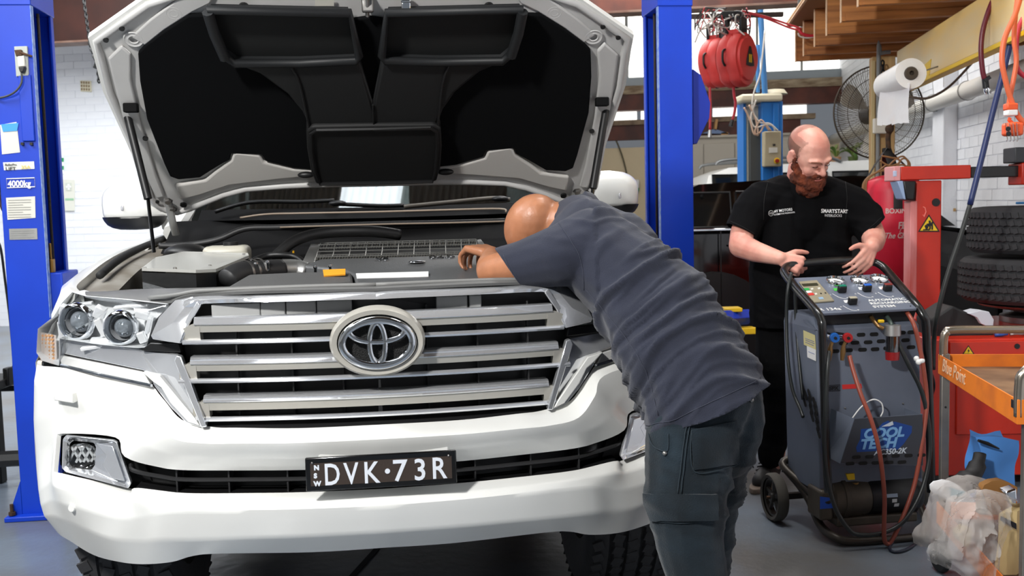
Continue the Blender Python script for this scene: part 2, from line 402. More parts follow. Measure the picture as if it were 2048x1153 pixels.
tag(MB().boxc(W(1431, 250, 14.55), (.035, .1, .16), Matrix.Rotation(.15, 3, 'Y')).build('timber_offcut', M('offcut', (196, 150, 96), .6), None), 'upright timber stick on top of the beige cupboards', 'timber')

j0, j1 = WORLD.z(775, 1075, 0), WORLD.z(640, 1225, 0); jd = (j1-j0).normalized(); jn = V((-jd.y, jd.x, 0))*.012
st(MB().prism([j0-jn, j0+jn, j1+jn, j1-jn], (0, 0, .002)).build('trim_5', M('joint_black', (10, 10, 11), .9), None, smooth=0))
# ================================================================ the white four wheel drive
car = Frame((-.340, 2.477, 0), .1197)
CR = root('car', 'large white four wheel drive with its bonnet open and a wide chrome grille', 'car', car)
def cb(m, name, mat, par=None, **k): return m.build(name, mat, par or CR, world=False, **k)
def yp(lst, y): return [car.y(a, b, y) for a, b in lst]
def yv(lst): return [car.y(a, b, y) for a, b, y in lst]
def both(f, name, mat, par=None, **k):
    """build a left half part and its mirrored twin"""
    r = []
    for sgn in (1, -1):
        m = f()
        if sgn < 0: m.v = [V((-v.x, v.y, v.z)) for v in m.v]
        r.append(cb(m, name, mat, par, **k))
    return r
# ---- bumper: rows of points, centre to outside
YC = [0, .01, .03, .055, .08, .11, .155, .24, .33, .43]
RW = [([(757,854),(600,861),(480,860),(424,858),(362,843),(322,797),(294,770),(200,750),(120,737),(79,730)], .055),
      ([(757,880),(600,887),(480,888),(410,888),(348,878),(310,838),(288,797),(196,776),(115,762),(73,762)], .0),
      ([(757,908),(600,913),(480,912),(400,910),(330,903),(283,884),(255,845),(180,828),(110,830),(72,840)], .024),
      ([(757,932),(600,937),(480,938),(362,938),(325,933),(253,913),(234,874),(127,869),(108,888),(75,905)], .055),
      ([(757,983),(615,989),(480,991),(376,991),(325,986),(272,979),(256,980),(122,949),(106,935),(78,945)], .04),
      ([(757,1001),(600,1008),(480,1010),(380,1009),(330,1006),(278,1002),(240,1002),(125,975),(104,968),(81,978)], .0),
      ([(757,1013),(600,1019),(480,1021),(400,1021),(335,1023),(292,1032),(235,1035),(138,1008),(107,1000),(85,1006)], -.012),
      ([(757,1062),(600,1070),(480,1074),(400,1077),(330,1077),(288,1080),(222,1074),(152,1045),(113,1030),(91,1026)], .012),
      ([(757,1093),(629,1101),(444,1104),(386,1109),(345,1121),(287,1126),(239,1121),(191,1108),(147,1082),(114,1056)], .065)]
def bump_rows():
    rows = []
    for pts, off in RW:
        r = [car.y(x, y, YC[k]+off*(1 if k < 8 else .5)+(.008 if pts[0][1] in (1013, 1062) and 5 <= k <= 8 else 0)) for k, (x, y) in enumerate(pts)]
        r[0].x = 0; z = r[-1].z
        r.append(V((-.985, .60, z+(.02 if pts[0][1] < 900 else .04))))
        rows.append(cat(r, 5))
    cols = list(zip(*rows)); out = []
    for c in cols:                       # smooth inside each band, keep the band edges
        def sg(q): return [q[i].lerp(q[i+1], t) for i in range(len(q)-1) for t in (0, .12, .5, .88)]+[q[-1]]
        out.append(sg(c[:4])+sg(c[4:]))
    return [list(r) for r in zip(*out)]
br = bump_rows(); nA = 12
m = MB(); m.grid(br, skip=lambda i, j: i == nA and j < 36); m.mirror()
bumper = cb(m, 'bumper', white_paint, smooth=50, solid=.012, offset=0, weld=True)
# dark lower intake with its fins
m = MB(); a = [br[nA][j] for j in range(0, 36)]; b = [br[nA+1][j] for j in range(0, 36)]
bk = lambda p: V((p.x, p.y+.09, p.z))
m.grid([a, [bk(p) for p in a], [bk(p) for p in b], b]); m.mirror()
intake = cb(m, 'lower_intake', black_pl, smooth=30, weld=True)
m = MB(); mid = [(p+q)*.5 for p, q in zip(a, b)]
m.tube([V((p.x, p.y+.02, p.z)) for p in mid[:29]], .006, 6); m.mirror(); cb(m, 'intake_bar', dark_pl, intake)
for j in (6, 11, 16):
    A, B_ = a[j], b[j]
    for s_ in (1, -1): cb(MB().box(s_*A.x-.002, s_*A.x+.002, max(A.y, B_.y)+.012, A.y+.08, B_.z, A.z), 'intake_fin', dark_pl, intake, smooth=0)
# number plate bracket step, sensors and washer cover
m = MB(); pts = yp([(636,890),(650,884),(890,872),(898,880),(900,914),(636,930)], .020); m.prism(pts, (0, .03, 0)); cb(m, 'plate_mount', white_paint, bevel=.006)
def f():
    p = car.y(144, 1017, .218); return MB().lathe([(.0, -.004), (.009, -.004), (.011, 0), (.011, .02)], p, (.35, 1, 0), 16)
both(f, 'parking_sensor', white_paint)
def f():
    P = yv([(106,784,.299),(144,787,.254),(146,808,.254),(108,802,.299)]); return MB().prism(P, (.006, .03, 0))
both(f, 'washer_cover', white_paint, bevel=.003)
# ---- fog lamp pods
fogp = [(125,880,.285),(131,872,.275),(225,882,.19),(233,886,.185),(262,968,.155),(256,978,.16),(131,946,.265),(123,938,.275)]
def fog(sgn):
    P = yv(fogp); c = sum(P, V())/len(P)
    ins = [c+(p-c)*.88+V((0, .01, 0)) for p in P]
    Q = yv([(139,889,.30),(146,882,.295),(188,886,.265),(192,895,.26),(190,930,.26),(183,941,.265),(146,936,.29),(138,927,.295)])
    Q2 = [q+V((0, .05, 0)) for q in Q]
    m = MB(); m.grid([[p+V((0, .015, 0)) for p in P], P, ins], closed=True); m.grid([ins, Q], closed=True)
    k = MB(); k.grid([Q, Q2], closed=True); k.f.append(tuple(range(8, 16)))
    l = MB(); lc = car.y(163, 913, .285); l.ball(lc, (.045, .012, .036), 16, 8)
    rf = MB()
    for t in range(7):
        rf.boxc(lc+V((-.03+.01*t, .03, 0)), (.006, .02, .05), Matrix.Rotation(.5*(-1)**t, 3, 'Y'))
    rb = MB().prism(yv([(192,886,.235),(226,893,.185),(250,962,.165),(224,957,.185),(206,930,.215),(214,912,.21)]), (0, -.004, 0))
    if sgn < 0:
        for q in (m, k, l, rf, rb): q.v = [V((-v.x, v.y, v.z)) for v in q.v]
    c9 = sum(P, V())/len(P); pk = MB().prism([c9+(p-c9)*1.36+V((0, .08, 0)) for p in P], (0, .05, 0)); pk.v = [V((s9*v.x, v.y, v.z)) for v in pk.v for s9 in ((-1 if sgn < 0 else 1),)]
    o = cb(m, 'fog_lamp_bezel', chrome2, smooth=25, bevel=.003); cb(pk, 'fog_lamp_pocket', black_pl, o, smooth=0); cb(k, 'lamp_recess', black_pl, o); cb(l, 'lamp_lens', lens, o, smooth=180); cb(rf, 'reflector', M('reflector_bright', (244, 245, 247), .2, .3), o, smooth=0)
    cb(rb, 'bezel_blade', chrome2, o, bevel=.002)
fog(1); fog(-1)
# ---- grille
m = MB(); P = yv([(352,600,.2),(757,590,.16),(757,868,.16),(400,862,.2),(350,700,.22)]); m.prism(P, (0, .02, 0)); m.mirror(); cb(m, 'grille_backing', black_pl, smooth=0)
m = MB(); rowT = [car.y(x, y, q) for x, y, q in ((757,854,.055),(600,861,.065),(480,860,.085),(424,858,.11),(395,852,.13))]; rowT[0].x = 0
rowB = [V((p.x, p.y+.11, p.z+.006)) for p in rowT]; rowU = [V((p.x, p.y+.03, p.z+.02)) for p in rowT]; m.grid([rowT, rowU, rowB]); m.mirror(); cb(m, 'grille_sill', black_pl, solid=.006)
for x in (480, 590, 690, 860, 960, 1060): 
    p = car.y(x, 850, .15); cb(MB().box(p.x-.002, p.x+.002, .152, .18, .80, 1.09), 'grille_fin', dark_pl, smooth=0)
for q in ((424,521),(522,571),(573,632),(634,704),(872,934),(938,962)):
    A = car.y(q[0], 606, .15); B_ = car.y(q[1], 606, .15); cb(MB().box(A.x, B_.x, .135, .15, 1.072, 1.112), 'radiator_panel', M('panel_grey', (165, 166, 165), .5), bevel=.003)
# top chrome bar and corner shoulders
def f():
    top = [(757,580,.118),(700,581,.118),(560,586,.13),(430,592,.14),(386,595,.155),(362,606,.165)]
    bot = [(757,599,.078),(700,600,.078),(560,604,.094),(430,607,.125),(400,610,.135),(380,622,.145)]
    T = cat(yv(top), 3); Bt = cat(yv(bot), 3); T[0].x = Bt[0].x = 0
    mid = [(a+b)*.5+V((0, -.012, 0)) for a, b in zip(T, Bt)]
    bk_ = [V((p.x, p.y+.05, p.z)) for p in Bt]; tk = [V((p.x, p.y+.05, p.z)) for p in T]
    return MB().grid([tk, T, mid, Bt, bk_])
both(f, 'grille_top_bar', chrome2, smooth=60)
def f():   # shoulder between headlight and grille: outer plate and inner leg
    P = yv([(352,599,.185),(386,594,.155),(398,611,.14),(374,645,.125),(359,687,.105),(337,684,.115),(306,679,.150),(302,672,.155),(318,635,.18)])
    c = sum(P, V())/len(P)+V((0, -.02, 0)); m = MB(); n = len(P)
    m.add(P+[c]+[p+V((0, .05, 0)) for p in P], [(i, (i+1) % n, n) for i in range(n)]+[(i, n+1+i, n+1+(i+1) % n, (i+1) % n) for i in range(n)]); return m
both(f, 'grille_shoulder', chrome2, smooth=20)
def f():
    P = yv([(393,603,.128),(402,611,.12),(379,648,.118),(362,688,.112),(352,686,.122),(368,645,.126)]); return MB().prism(P, (0, .03, 0))
both(f, 'grille_leg', chrome2, bevel=.003)
def f():
    P = yv([(300,686,.19),(357,688,.15),(362,706,.15),(281,702,.20)]); return MB().prism(P, (0, .03, 0))
both(f, 'shoulder_gap', black_pl, bevel=.003)
def f():   # the chrome wing sweeping from headlight to grille foot
    P = yv([(120,677,.392),(200,687,.303),(281,699,.225),(355,708,.160),(362,716,.143),(414,857,.095),(395,855,.105),(372,848,.125),(342,818,.145),(306,770,.165),(303,750,.18),(285,742,.20),(200,724,.28),(122,708,.37)])
    n = len(P); ring = [p+V((0, .004, 0)) for p in P]
    m = MB(); m.prism(P, (0, .03, 0)); return m
both(f, 'chrome_wing', chrome2, bevel=.005, smooth=30)
def f():
    P = yv([(352,712,.118),(362,714,.112),(413,854,.082),(402,857,.088),(348,722,.122)]); return MB().prism(P, (0, .03, 0))
both(f, 'wing_edge', chrome2, bevel=.003)
def f():
    P = yv([(284,745,.17),(318,752,.14),(390,838,.095),(400,853,.09),(376,845,.10),(340,806,.12),(322,776,.138),(306,765,.15)]); return MB().prism(P, (0, .03, 0))
both(f, 'wing_infill', white_paint, bevel=.003)
def bar(y0c, y0e, yb, yslot, yrod, ex, name):
    """one thick satin bar with a chrome crown, a slot and a thin chrome rod under it"""
    X = car.y(*ex[0], .1).x
    def zz(y): return car.y(757, y, .08).z
    zc0, zc1, zb, zs, zr = zz(y0c), zz(y0e), zz(yb), zz(yslot), zz(yrod)
    xs = [i/10*X for i in range(11)]
    dy = lambda x: .055+.22*x*x
    for s_ in (1, -1):
        m = MB(); rows = []
        for dz, oy in ((zc1-.001, -.003), (zc1+.001, -.004), (zc0-.003, .007), (zc0, .014), (zc0-.001, .06)):
            rows.append([V((s_*x*(1 if dz == zc1 else .985), dy(x)+oy, dz)) for x in xs])
        m.grid(rows); b = cb(m, 'grille_bar', chrome2, smooth=50, solid=.003); tag(b, 'chrome crown of a grille bar')
        m = MB(); P = [(0, zc1, .002), (X, zc1, .002), (X*1.045, zb-.012, .014), (X*1.04, zr+.004, .014), (X*.955, zr+.004, .014), (X*.955, zb, .008), (0, zb, .008)]
        xs2 = [i/10*X*.955 for i in range(11)]
        m.grid([[V((s_*x, dy(x)+.001, zc1)) for x in xs2], [V((s_*x, dy(x)+.008, zb)) for x in xs2], [V((s_*x, dy(x)+.05, zb+.002)) for x in xs2]])
        pts = [(X*.955, zc1, .001), (X, zc1, .001), (X*1.05, (zc1+zb)/2, .01), (X*1.05, zr+.003, .012), (X*.955, zr+.003, .012)]
        m.prism([V((s_*x, dy(x)+o, z)) for x, z, o in pts], (0, .04, 0)); cb(m, 'grille_bar_face', satin, b, smooth=30)
        m = MB(); xs3 = [i/10*X*1.05 for i in range(11)]; m.tube([V((s_*x, dy(x)+.006, zr)) for x in xs3], .0068, 8); cb(m, 'grille_rod', chrome2, b)
bar(624, 638, 654, 664, 673, [(380,631)], 'a')
bar(703, 716, 731, 741, 750, [(372,708)], 'b')
bar(780, 791, 809, 817, 826, [(400,788)], 'c')
# badge
bc = car.y(755, 685, .01); pxm = .00126
def ell(rx, ry, n=48, cx=0, cz=0, y=0): return [bc+V((cx+rx*cos(2*pi*k/n), y, cz+ry*sin(2*pi*k/n))) for k in range(n)]
m = MB(); m.grid([ell(96*pxm, 71*pxm, y=.05), ell(95*pxm, 70*pxm, y=.012), ell(90*pxm, 65*pxm, y=-.004), ell(80*pxm, 56*pxm, y=-.002), ell(77*pxm, 53*pxm, y=.012), ell(77*pxm, 53*pxm, y=.02)], closed=True)
bz = cb(m, 'badge_surround', satin, smooth=50)
m = MB(); m.add(ell(78*pxm, 54*pxm, y=.012), [tuple(range(48))]); cb(m, 'badge_mesh', M('badge_net', (16, 16, 17), .5, bump=1, bscale=400), bz, smooth=0)
def oval(rx, ry, cx, cz, r, y=-.008): return MB().tube(ell(rx, ry, 48, cx, cz, y), r, 10, closed=True, up=(0, 1, 0), flat=.7)
for a in ((69*pxm, 45.5*pxm, 0, -.001, .0105), (53*pxm, 21*pxm, 0, 22*pxm, .0075), (15.5*pxm, 41*pxm, 0, -2*pxm, .0075)):
    cb(oval(*a), 'badge_ring', chrome, bz, smooth=180)
m = MB().prism([bc+V((x*pxm, -.010, z*pxm)) for x, z in ((-9,-40),(9,-40),(14,-30),(8,-26),(0,-34),(-8,-26),(-14,-30))], (0, .006, 0)); cb(m, 'badge_ring', chrome, bz)
# number plate
A = car.y(610, 919, -.03); B_ = car.y(912, 901, -.03); Cc = car.y(914, 968, -.03); zt = (A.z+B_.z)/2; zb_ = Cc.z+.002
pf = cb(MB().box(A.x, Cc.x, -.034, -.024, zb_, zt+.002), 'number_plate', gloss_black, bevel=.003)
cb(MB().box(A.x+.012, Cc.x-.012, -.0355, -.034, zb_+.014, zt-.012), 'plate_face', M('plate_brown', (62, 52, 46), .25, coat=.4, bump=.2, bscale=200), pf, smooth=0)
pw = M('plate_white', (225, 230, 238), .5)
def ptxt(s_, px, py, size, sx=.82, sp_=1):
    o = car.w(car.y(px, py, -.036)); text(s_, size*.93, o, car.w((1,0,0))-car.o, (0,0,1), pw, pf, depth=.0008, sx=sx, bold=.001, space=sp_)
ptxt('D', 648, 971, .082, .72); ptxt('V', 689, 969, .082, .75); ptxt('K', 727, 967, .082, .80); ptxt('7', 785, 963, .082, 1.0); ptxt('3', 827, 961, .082, .90); ptxt('R', 863, 958, .082, .83)
cb(MB().lathe([(0, -.0015), (.0065, -.0015), (.0065, 0)], car.y(775, 943, -.036), (0, 1, 0), 14), 'lettering', pw, pf)
for s_, y in (('N', 941), ('S', 957), ('W', 973)): ptxt(s_, 628, y, .0175, 1.0)
for x, y in ((624, 927), (897, 912)): cb(MB().ball(car.y(x, y, -.037), .003, 8, 5), 'screw', steel, pf)
# ---- headlights
def headlight(s_):
    HO = [(144,585,.47),(171,593,.42),(250,600,.30),(333,609,.20),(331,620,.19),(306,644,.195),(293,695,.20),(277,697,.21),(200,690,.275),(119,678,.36),(118,732,.37),(84,722,.43),(73,706,.47),(76,658,.49),(107,634,.455),(125,605,.455)]
    P = yv(HO); n = len(P)
    c = V((sum(p.x for p in P)/n, sum(p.y for p in P)/n, sum(p.z for p in P)/n))
    def flip(m):
        if s_ < 0: m.v = [V((-v.x, v.y, v.z)) for v in m.v]
        return m
    back = MB(); bp = [p+V((.012, .075, 0)) for p in P]; back.grid([P, bp], closed=True); back.f.append(tuple(range(n, 2*n)))
    h = cb(flip(back), 'headlight', M('lamp_housing', (236, 238, 240), .35, .12), smooth=30)
    for (cx, cy, r, yy) in ((156,644,.040,.37),(244,656,.036,.27)):
        q = car.y(cx, cy, yy); ax = V((-.30 if cx < 200 else -.2, -1, 0)).normalized(); ax = -ax
        rr = MB().lathe([(r*1.35, -.004), (r*1.25, -.016), (r*1.08, -.018), (r, -.008), (r*.96, .02)], q, ax, 28); cb(flip(rr), 'lamp_ring', chrome, h, smooth=60)
        bl = MB().lathe([(r*.96, .0), (r*.9, .035), (r*.6, .05), (.001, .052)], q, ax, 24); cb(flip(bl), 'lamp_bowl', M('lamp_bowl', (214, 216, 220), .3, .5), h, smooth=60)
        ball = MB().ball(q+ax*.018, r*.78, 20, 12); cb(flip(ball), 'projector_lens', M('projector_glass', (150, 158, 166), .08, .45, coat=1), h, smooth=180)
    rb = MB()   # facets of the reflector between the lamps
    for (x, y, yy, sx, sz, a) in ((200,625,.33,.03,.035,.5),(203,655,.33,.02,.05,-.4),(201,680,.33,.05,.012,0),(285,630,.26,.035,.02,.3),(284,675,.25,.02,.03,-.3),(128,620,.43,.02,.03,.4),(122,660,.43,.012,.05,0),(160,610,.41,.07,.010,-.1),(262,613,.30,.09,.010,-.08),(215,690,.31,.14,.010,-.12),(298,650,.24,.012,.05,.35)):
        rb.boxc(car.y(x, y, yy), (sx, .02, sz), Matrix.Rotation(a, 3, 'Y') @ Matrix.Rotation(.4*a+.2, 3, 'X'))
    cb(flip(rb), 'reflector_facets', M('reflector_bright', (244, 245, 247), .2, .3), h, smooth=0, bevel=.003)
    am = MB()
    for i in range(5):
        for j in range(7):
            am.boxc(car.y(80+i*6+j*.6, 672+j*7.5, .51-.012*i), (.007, .006, .006), Matrix.Rotation(.78, 3, 'Y'))
    cb(flip(am), 'indicator_prisms', M('amber_prisms', (236, 176, 118), .2, .3), h, smooth=0)
    m_ = MB().prism(yv([(76,664,.515),(110,672,.46),(112,728,.455),(84,720,.49),(75,705,.515)]), (0, .01, 0)); cb(flip(m_), 'indicator_back', M('indicator_back', (226, 214, 206), .3, .3), h)
    # cover lens, bulged
    ls = MB(); inn = [c+(p-c)*.55+V((-.01, -.022, 0)) for p in P]; out = [p+V((0, -.004, 0)) for p in P]
    mid = [p+(q-p)*.3+V((0, -.010, 0)) for p, q in zip(out, inn)]
    ls.grid([out, mid, inn], closed=True); ls.f.append(tuple(2*n+i for i in range(n))); cb(flip(ls), 'lamp_cover', lens, h, smooth=60)
    st = MB().prism(yv([(118,711,.375),(200,727,.285),(286,744,.205),(302,771,.175),(200,752,.27),(122,733,.36)]), (0, .03, 0)); cb(flip(st), 'marker_strip', M('marker_silver', (222, 222, 220), .3, .3), h, bevel=.004)
    st = MB().tube(yv([(122,731,.352),(200,750,.262),(303,772,.168)]), .0045, 6); cb(flip(st), 'marker_edge', chrome, h)
headlight(1); headlight(-1)
# ---- front top cover and slam panel
tops = [(171,590,.44),(250,597,.33),(332,608,.22),(352,598,.18),(388,589,.155),(500,583,.12),(620,580,.108),(757,577,.102)]
def f():
    A = yv(tops); A[-1].x = 0
    Cp = yv([(171,587,.50),(250,580,.43),(300,578,.36),(340,577,.30),(388,576,.25),(500,572,.21),(620,569,.19),(757,566,.18)]); Cp[-1].x = 0
    A2, C3 = cat(A, 3), cat(Cp, 3); B2 = [a.lerp(c, .35)+V((0, 0, .008)) for a, c in zip(A2, C3)]; D2 = [V((p.x, p.y+.03, p.z-.025)) for p in C3]; E2 = [V((p.x, p.y+.04, p.z-.12)) for p in C3]
    return MB().grid([A2, B2, C3, D2, E2])
both(f, 'slam_panel_cover', grey_pl, smooth=50, solid=.008)
def f():   # rubber seal bead right behind the grille
    A = yv([(300,596,.27),(350,591,.19),(388,584,.165),(430,581,.15),(600,574,.13),(757,570,.12)]); A[-1].x = 0
    return MB().tube(cat(A, 4), .0075, 10, flat=.8)
both(f, 'bonnet_seal', M('seal_grey', (118, 118, 116), .5), smooth=180)
# ---- inner guards, guards (fenders), seals
FE = [V((-.855,.47,1.128)), V((-.905,.58,1.142)), V((-.925,.75,1.160)), V((-.93,1.0,1.196)), V((-.925,1.25,1.222)), V((-.91,1.5,1.243)), V((-.88,1.72,1.262))]
F2 = cat(FE, 5)
def f():
    out = [V((p.x-.04*min(1, max(0, (p.y-.45)*4)), p.y, p.z-.02)) for p in F2]; low = [V((-.975 if p.y > .6 else -.93, p.y+.02, p.z-.09)) for p in F2]
    l3 = [V((-.985, p.y+.03, .93)) for p in F2]; l4 = [V((-.985, p.y+.03, max(.40+sqrt(max(.0, .47**2-(p.y-.92)**2)), .45) if abs(p.y-.92) < .47 else .5)) for p in F2]
    inn = [V((p.x+.022, p.y, p.z-.002)) for p in F2]; i2 = [V((p.x+.024, p.y, p.z-.03)) for p in F2]
    return MB().grid([i2, inn, F2, out, low, l3, l4])
both(f, 'front_guard', white_paint, smooth=50)
def f():   # grey channel with pipe-like seal
    a = [V((p.x+.024, p.y, p.z-.03)) for p in F2]; b = [V((p.x+.10, p.y, p.z-.022)) for p in F2]; c = [V((p.x+.135, p.y, p.z-.03)) for p in F2]; d = [V((p.x+.16, p.y, p.z-.2)) for p in F2]
    return MB().grid([a, b, c, d])
both(f, 'inner_guard', M('inner_guard_paint', (150, 146, 138), .5, col2=(112, 104, 92), vscale=7), smooth=50)
def f(): return MB().tube(cat([V((p.x+.062, p.y, p.z+.0)) for p in FE[2:]], 5), .0125, 10)
both(f, 'guard_seal', rubber, smooth=180)
def f():
    m = MB()
    for p in ((210,570,.62),(216,552,.7),(248,545,.82)): m.lathe([(.0, 0), (.011, 0), (.013, .004)], car.y(*p)+V((0, -.005, .003)), (0, 0, -1), 12)
    return m
# engine bay floor and firewall
cb(MB().box(-.72, .72, .35, 1.5, .86, .88), 'engine_bay_floor', black_pl, smooth=0)
m = MB(); fw = [(-.80, 1.24, 1.15), (0, 1.30, 1.17), (.80, 1.24, 1.15)]
m.grid([[V((x, y-.02, .9)) for x, y, z in fw], [V((x, y, z+.02)) for x, y, z in fw], [V((x, y+.12, z+.07)) for x, y, z in fw], [V((x*.98, y+.26, z+.165)) for x, y, z in fw]]); cb(m, 'firewall', matte_black, smooth=30)
def ctube(pts, r, name, mat, n=10, par=None, sub=5): return cb(MB().tube(cat(yv(pts), sub), r, n), name, mat, par, smooth=180)
ctube([(318,492,1.2),(350,492,1.2),(400,487,1.2),(440,478,1.2),(490,458,1.2),(560,455,1.2),(757,449,1.2),(900,446,1.2),(1010,443,1.2)], .011, 'firewall_seal', dark_pl)
ctube([(480,436,1.32),(530,429,1.32),(600,427,1.3),(757,424,1.3),(900,420,1.3),(1000,418,1.3),(1012,424,1.28)], .0035, 'cowl_highlight', M('highlight_tan', (150, 134, 118), .4))  # thin tan bead painting in the highlight along the cowl edge
ctube([(560,455,1.18),(757,449,1.18),(900,446,1.18),(1010,443,1.18)], .003, 'seal_highlight', M('highlight_tan', (150, 134, 118), .4))  # pale strip in place of the glint on the firewall seal
ctube([(545,520,1.0),(590,482,1.05),(650,466,1.1),(740,463,1.12),(800,470,1.15)], .02, 'coolant_hose', black_pl)
ctube([(500,525,.9),(530,513,.95),(560,510,.95),(590,514,.95),(612,530,.92)], .011, 'vacuum_hose', black_pl)
ctube([(360,512,1.05),(372,500,1.08),(395,500,1.08),(402,512,1.05)], .012, 'brake_hose', rubber)
ctube([(587,503,1.0),(586,528,.96)], .004, 'dipstick', M('dipstick_yellow', (214, 160, 30), .4))
m = MB(); m.ball(car.y(372, 505, 1.05), (.075, .06, .03), 20, 8); cb(m, 'strut_tower', black_pl, smooth=180)
# coolant bottle
q = car.y(455, 512, 1.0); m = MB().boxc(q, (.15, .12, .07)); bo = cb(m, 'coolant_bottle', M('bottle_plastic', (188, 184, 170), .4), bevel=.02, seg=4)
cb(MB().lathe([(0, .05), (.025, .05), (.025, .02), (.022, .0)], car.y(462, 502, 1.0)+V((0, 0, -.02)), (0, 0, 1), 18), 'bottle_cap', black_pl, bo)
# air box with clear lid
lid = [(284,545,.56),(312,523,.78),(369,511,.93),(496,514,.93),(498,519,.91),(432,547,.62),(392,549,.56)]
P = yv(lid); low = [V((p.x*1.0, p.y, p.z-.10)) for p in P]
m = MB(); m.grid([low, P], closed=True); m.f.append(tuple(range(len(P)))); ab = cb(m, 'air_box', M('airbox_black', (24, 25, 26), .35, bump=.15, bscale=30), smooth=20)
m = MB(); m.prism([p+V((0, 0, .004)) for p in P], (0, 0, .009)); cb(m, 'air_box_lid', M('lid_plastic', (205, 205, 200), .18, alpha=.72), ab, smooth=0)
m = MB(); c = sum(P, V())/len(P); m.grid([[c+(p-c)*.97+V((0, 0, .002)) for p in P], [c+(p-c)*.86+V((0, 0, .003)) for p in P]], closed=True); cb(m, 'lid_gasket', M('gasket_grey', (150, 148, 142), .5), ab)
m = MB(); m.boxc(c+V((.02, 0, -.02)), (.22, .16, .02)); cb(m, 'air_filter', M('filter_grey', (120, 118, 110), .8, var=.3, vscale=30), ab, bevel=.006)
for x, y, q in ((290,541,.57),(311,522,.78),(368,509,.93),(427,511,.93),(488,513,.92),(420,536,.66),(350,541,.57),(459,546,.6)):
    cb(MB().lathe([(0, .010), (.005, .009), (.006, .004), (.006, 0)], car.y(x, y, q), (0, 0, 1), 10), 'lid_screw', steel, ab)
cb(MB().prism(yv([(285,565,.555),(318,574,.53),(332,578,.52),(286,578,.55)]), (0, .01, 0)), 'air_snorkel', M('snorkel_grey', (72, 74, 76), .5, bump=.4, bscale=120), ab)
# intake pipe with clamps and screws
ctube([(455,562,.60),(480,548,.64),(520,544,.70),(560,541,.76)], .036, 'intake_pipe', dark_pl, 16)
ctube([(556,541,.76),(588,540,.80),(612,546,.80)], .034, 'intake_elbow', alu, 16)
for x, y, q in ((492,546,.66),(505,543,.68),(517,541,.70)):
    p = car.y(x, y, q); m = MB().lathe([(.038, -.005), (.0395, 0), (.038, .005)], p, car.y(530,540,.72)-car.y(480,548,.64), 20); cb(m, 'hose_clamp', steel)
for x, y, q in ((512,532,.66),(535,529,.68),(631,538,.66),(661,536,.66)):
    p = car.y(x, y, q); cb(MB().lathe([(0, .012), (.006, .011), (.007, .004), (.005, 0), (.005, -.02)], p, (0, 0, 1), 10), 'cover_screw', chrome)
# engine covers
P = yv([(452,575,.42),(478,560,.50),(497,549,.58),(600,545,.62),(696,543,.62),(704,548,.60),(706,564,.46),(620,572,.38),(480,578,.40)]); m = MB().prism(P, (0, 0, -.06)); cb(m, 'lower_engine_cover', M('engine_cover_grey', (92, 92, 92), .45, bump=.2, bscale=200), bevel=.008)
P = yv([(604,531,.78),(640,518,.86),(800,514,.86),(958,508,.86),(990,530,.66),(1000,565,.42),(712,566,.46),(708,550,.58),(690,541,.66),(660,536,.72)]); m = MB().prism(P, (0, 0, -.05)); ec = cb(m, 'engine_cover', M('engine_cover_grey2', (84, 85, 86), .42, bump=.2, bscale=200), bevel=.008)
cb(MB().prism([p+V((0, 0, .003)) for p in yv([(712,551,.575),(857,547,.575),(857,556,.52),(714,561,.52)])], (0, 0, .003)), 'white_sticker', white_m, ec, smooth=0)
cb(MB().prism([p+V((0, 0, .004)) for p in yv([(646,545,.575),(691,543,.575),(691,554,.53),(648,557,.53)])], (0, -.002, .004)), 'orange_label', M('label_orange', (236, 160, 44), .5), smooth=0)
p = car.y(834, 526, .74); cb(MB().ball(p+V((0, 0, .003)), (.029, .018, .005), 24, 8), 'cover_emblem', chrome, ec, smooth=180)
def glyphs():   # raised maker's digits on the cover
    for s_, x, y in (('V8', 752, 523), ('D4-D', 858, 520)):
        o = car.w(car.y(x, y, .80)+V((0, 0, .003))); text(s_, .034, o, car.w((1, 0, 0))-car.o, car.w((0, 1, .28))-car.o, chrome, ec, depth=.002, sx=1.1, bold=.001)
glyphs()
# intercooler with wire guard
P = yv([(622,488,1.13),(961,478,1.13),(968,498,.98),(972,508,.88),(640,519,.88),(600,524,.86)]); m = MB().prism([p+V((0, 0, -.03)) for p in P], (0, 0, -.05)); ic = cb(m, 'intercooler', M('cooler_black', (30, 30, 30), .5), smooth=0)
for P in ([(621,488,1.13),(640,488,1.13),(630,524,.87),(602,528,.84)], [(952,480,1.13),(962,478,1.13),(984,506,.90),(962,508,.90)]):
    cb(MB().prism(yv(P), (0, 0, -.05)), 'cooler_side_plate', alu, ic, bevel=.004)
def icp(u, v):   # u across, v front to back
    a = car.y(632, 517, .89).lerp(car.y(955, 509, .89), u); b = car.y(641, 489, 1.12).lerp(car.y(952, 481, 1.12), u); return a.lerp(b, v)
m = MB()
for v in (0, .12, .38, .62, .88, 1): m.tube([icp(0, v)+V((0, 0, .004)), icp(1, v)+V((0, 0, .004))], .0018, 5)
for k in range(22): u = k/21; m.tube([icp(u, 0)+V((0, 0, .004)), icp(u, .12)], .0013, 4); m.tube([icp(u, .7)+V((0, 0, .004)), icp(u, 1)+V((0, 0, .004))], .0013, 4)
for k in range(11): u = k/10; m.tube([icp(u, 0)+V((0, 0, .004)), icp(u, 1)+V((0, 0, .004))], .0016, 5)
cb(m, 'wire_guard', M('wire_grey', (168, 168, 164), .4, .7), ic)
for v0 in (.10, .88):
    m = MB()
    for k in range(60): u = k/59; m.tube([icp(u, v0)+V((0, 0, -.012)), icp(min(1, u+.008), v0+.07)+V((0, 0, -.002))], .003, 4)
    tag(cb(m, 'cooler_core', M('core_silver', (150, 148, 140), .4, .8), ic), kind='stuff')
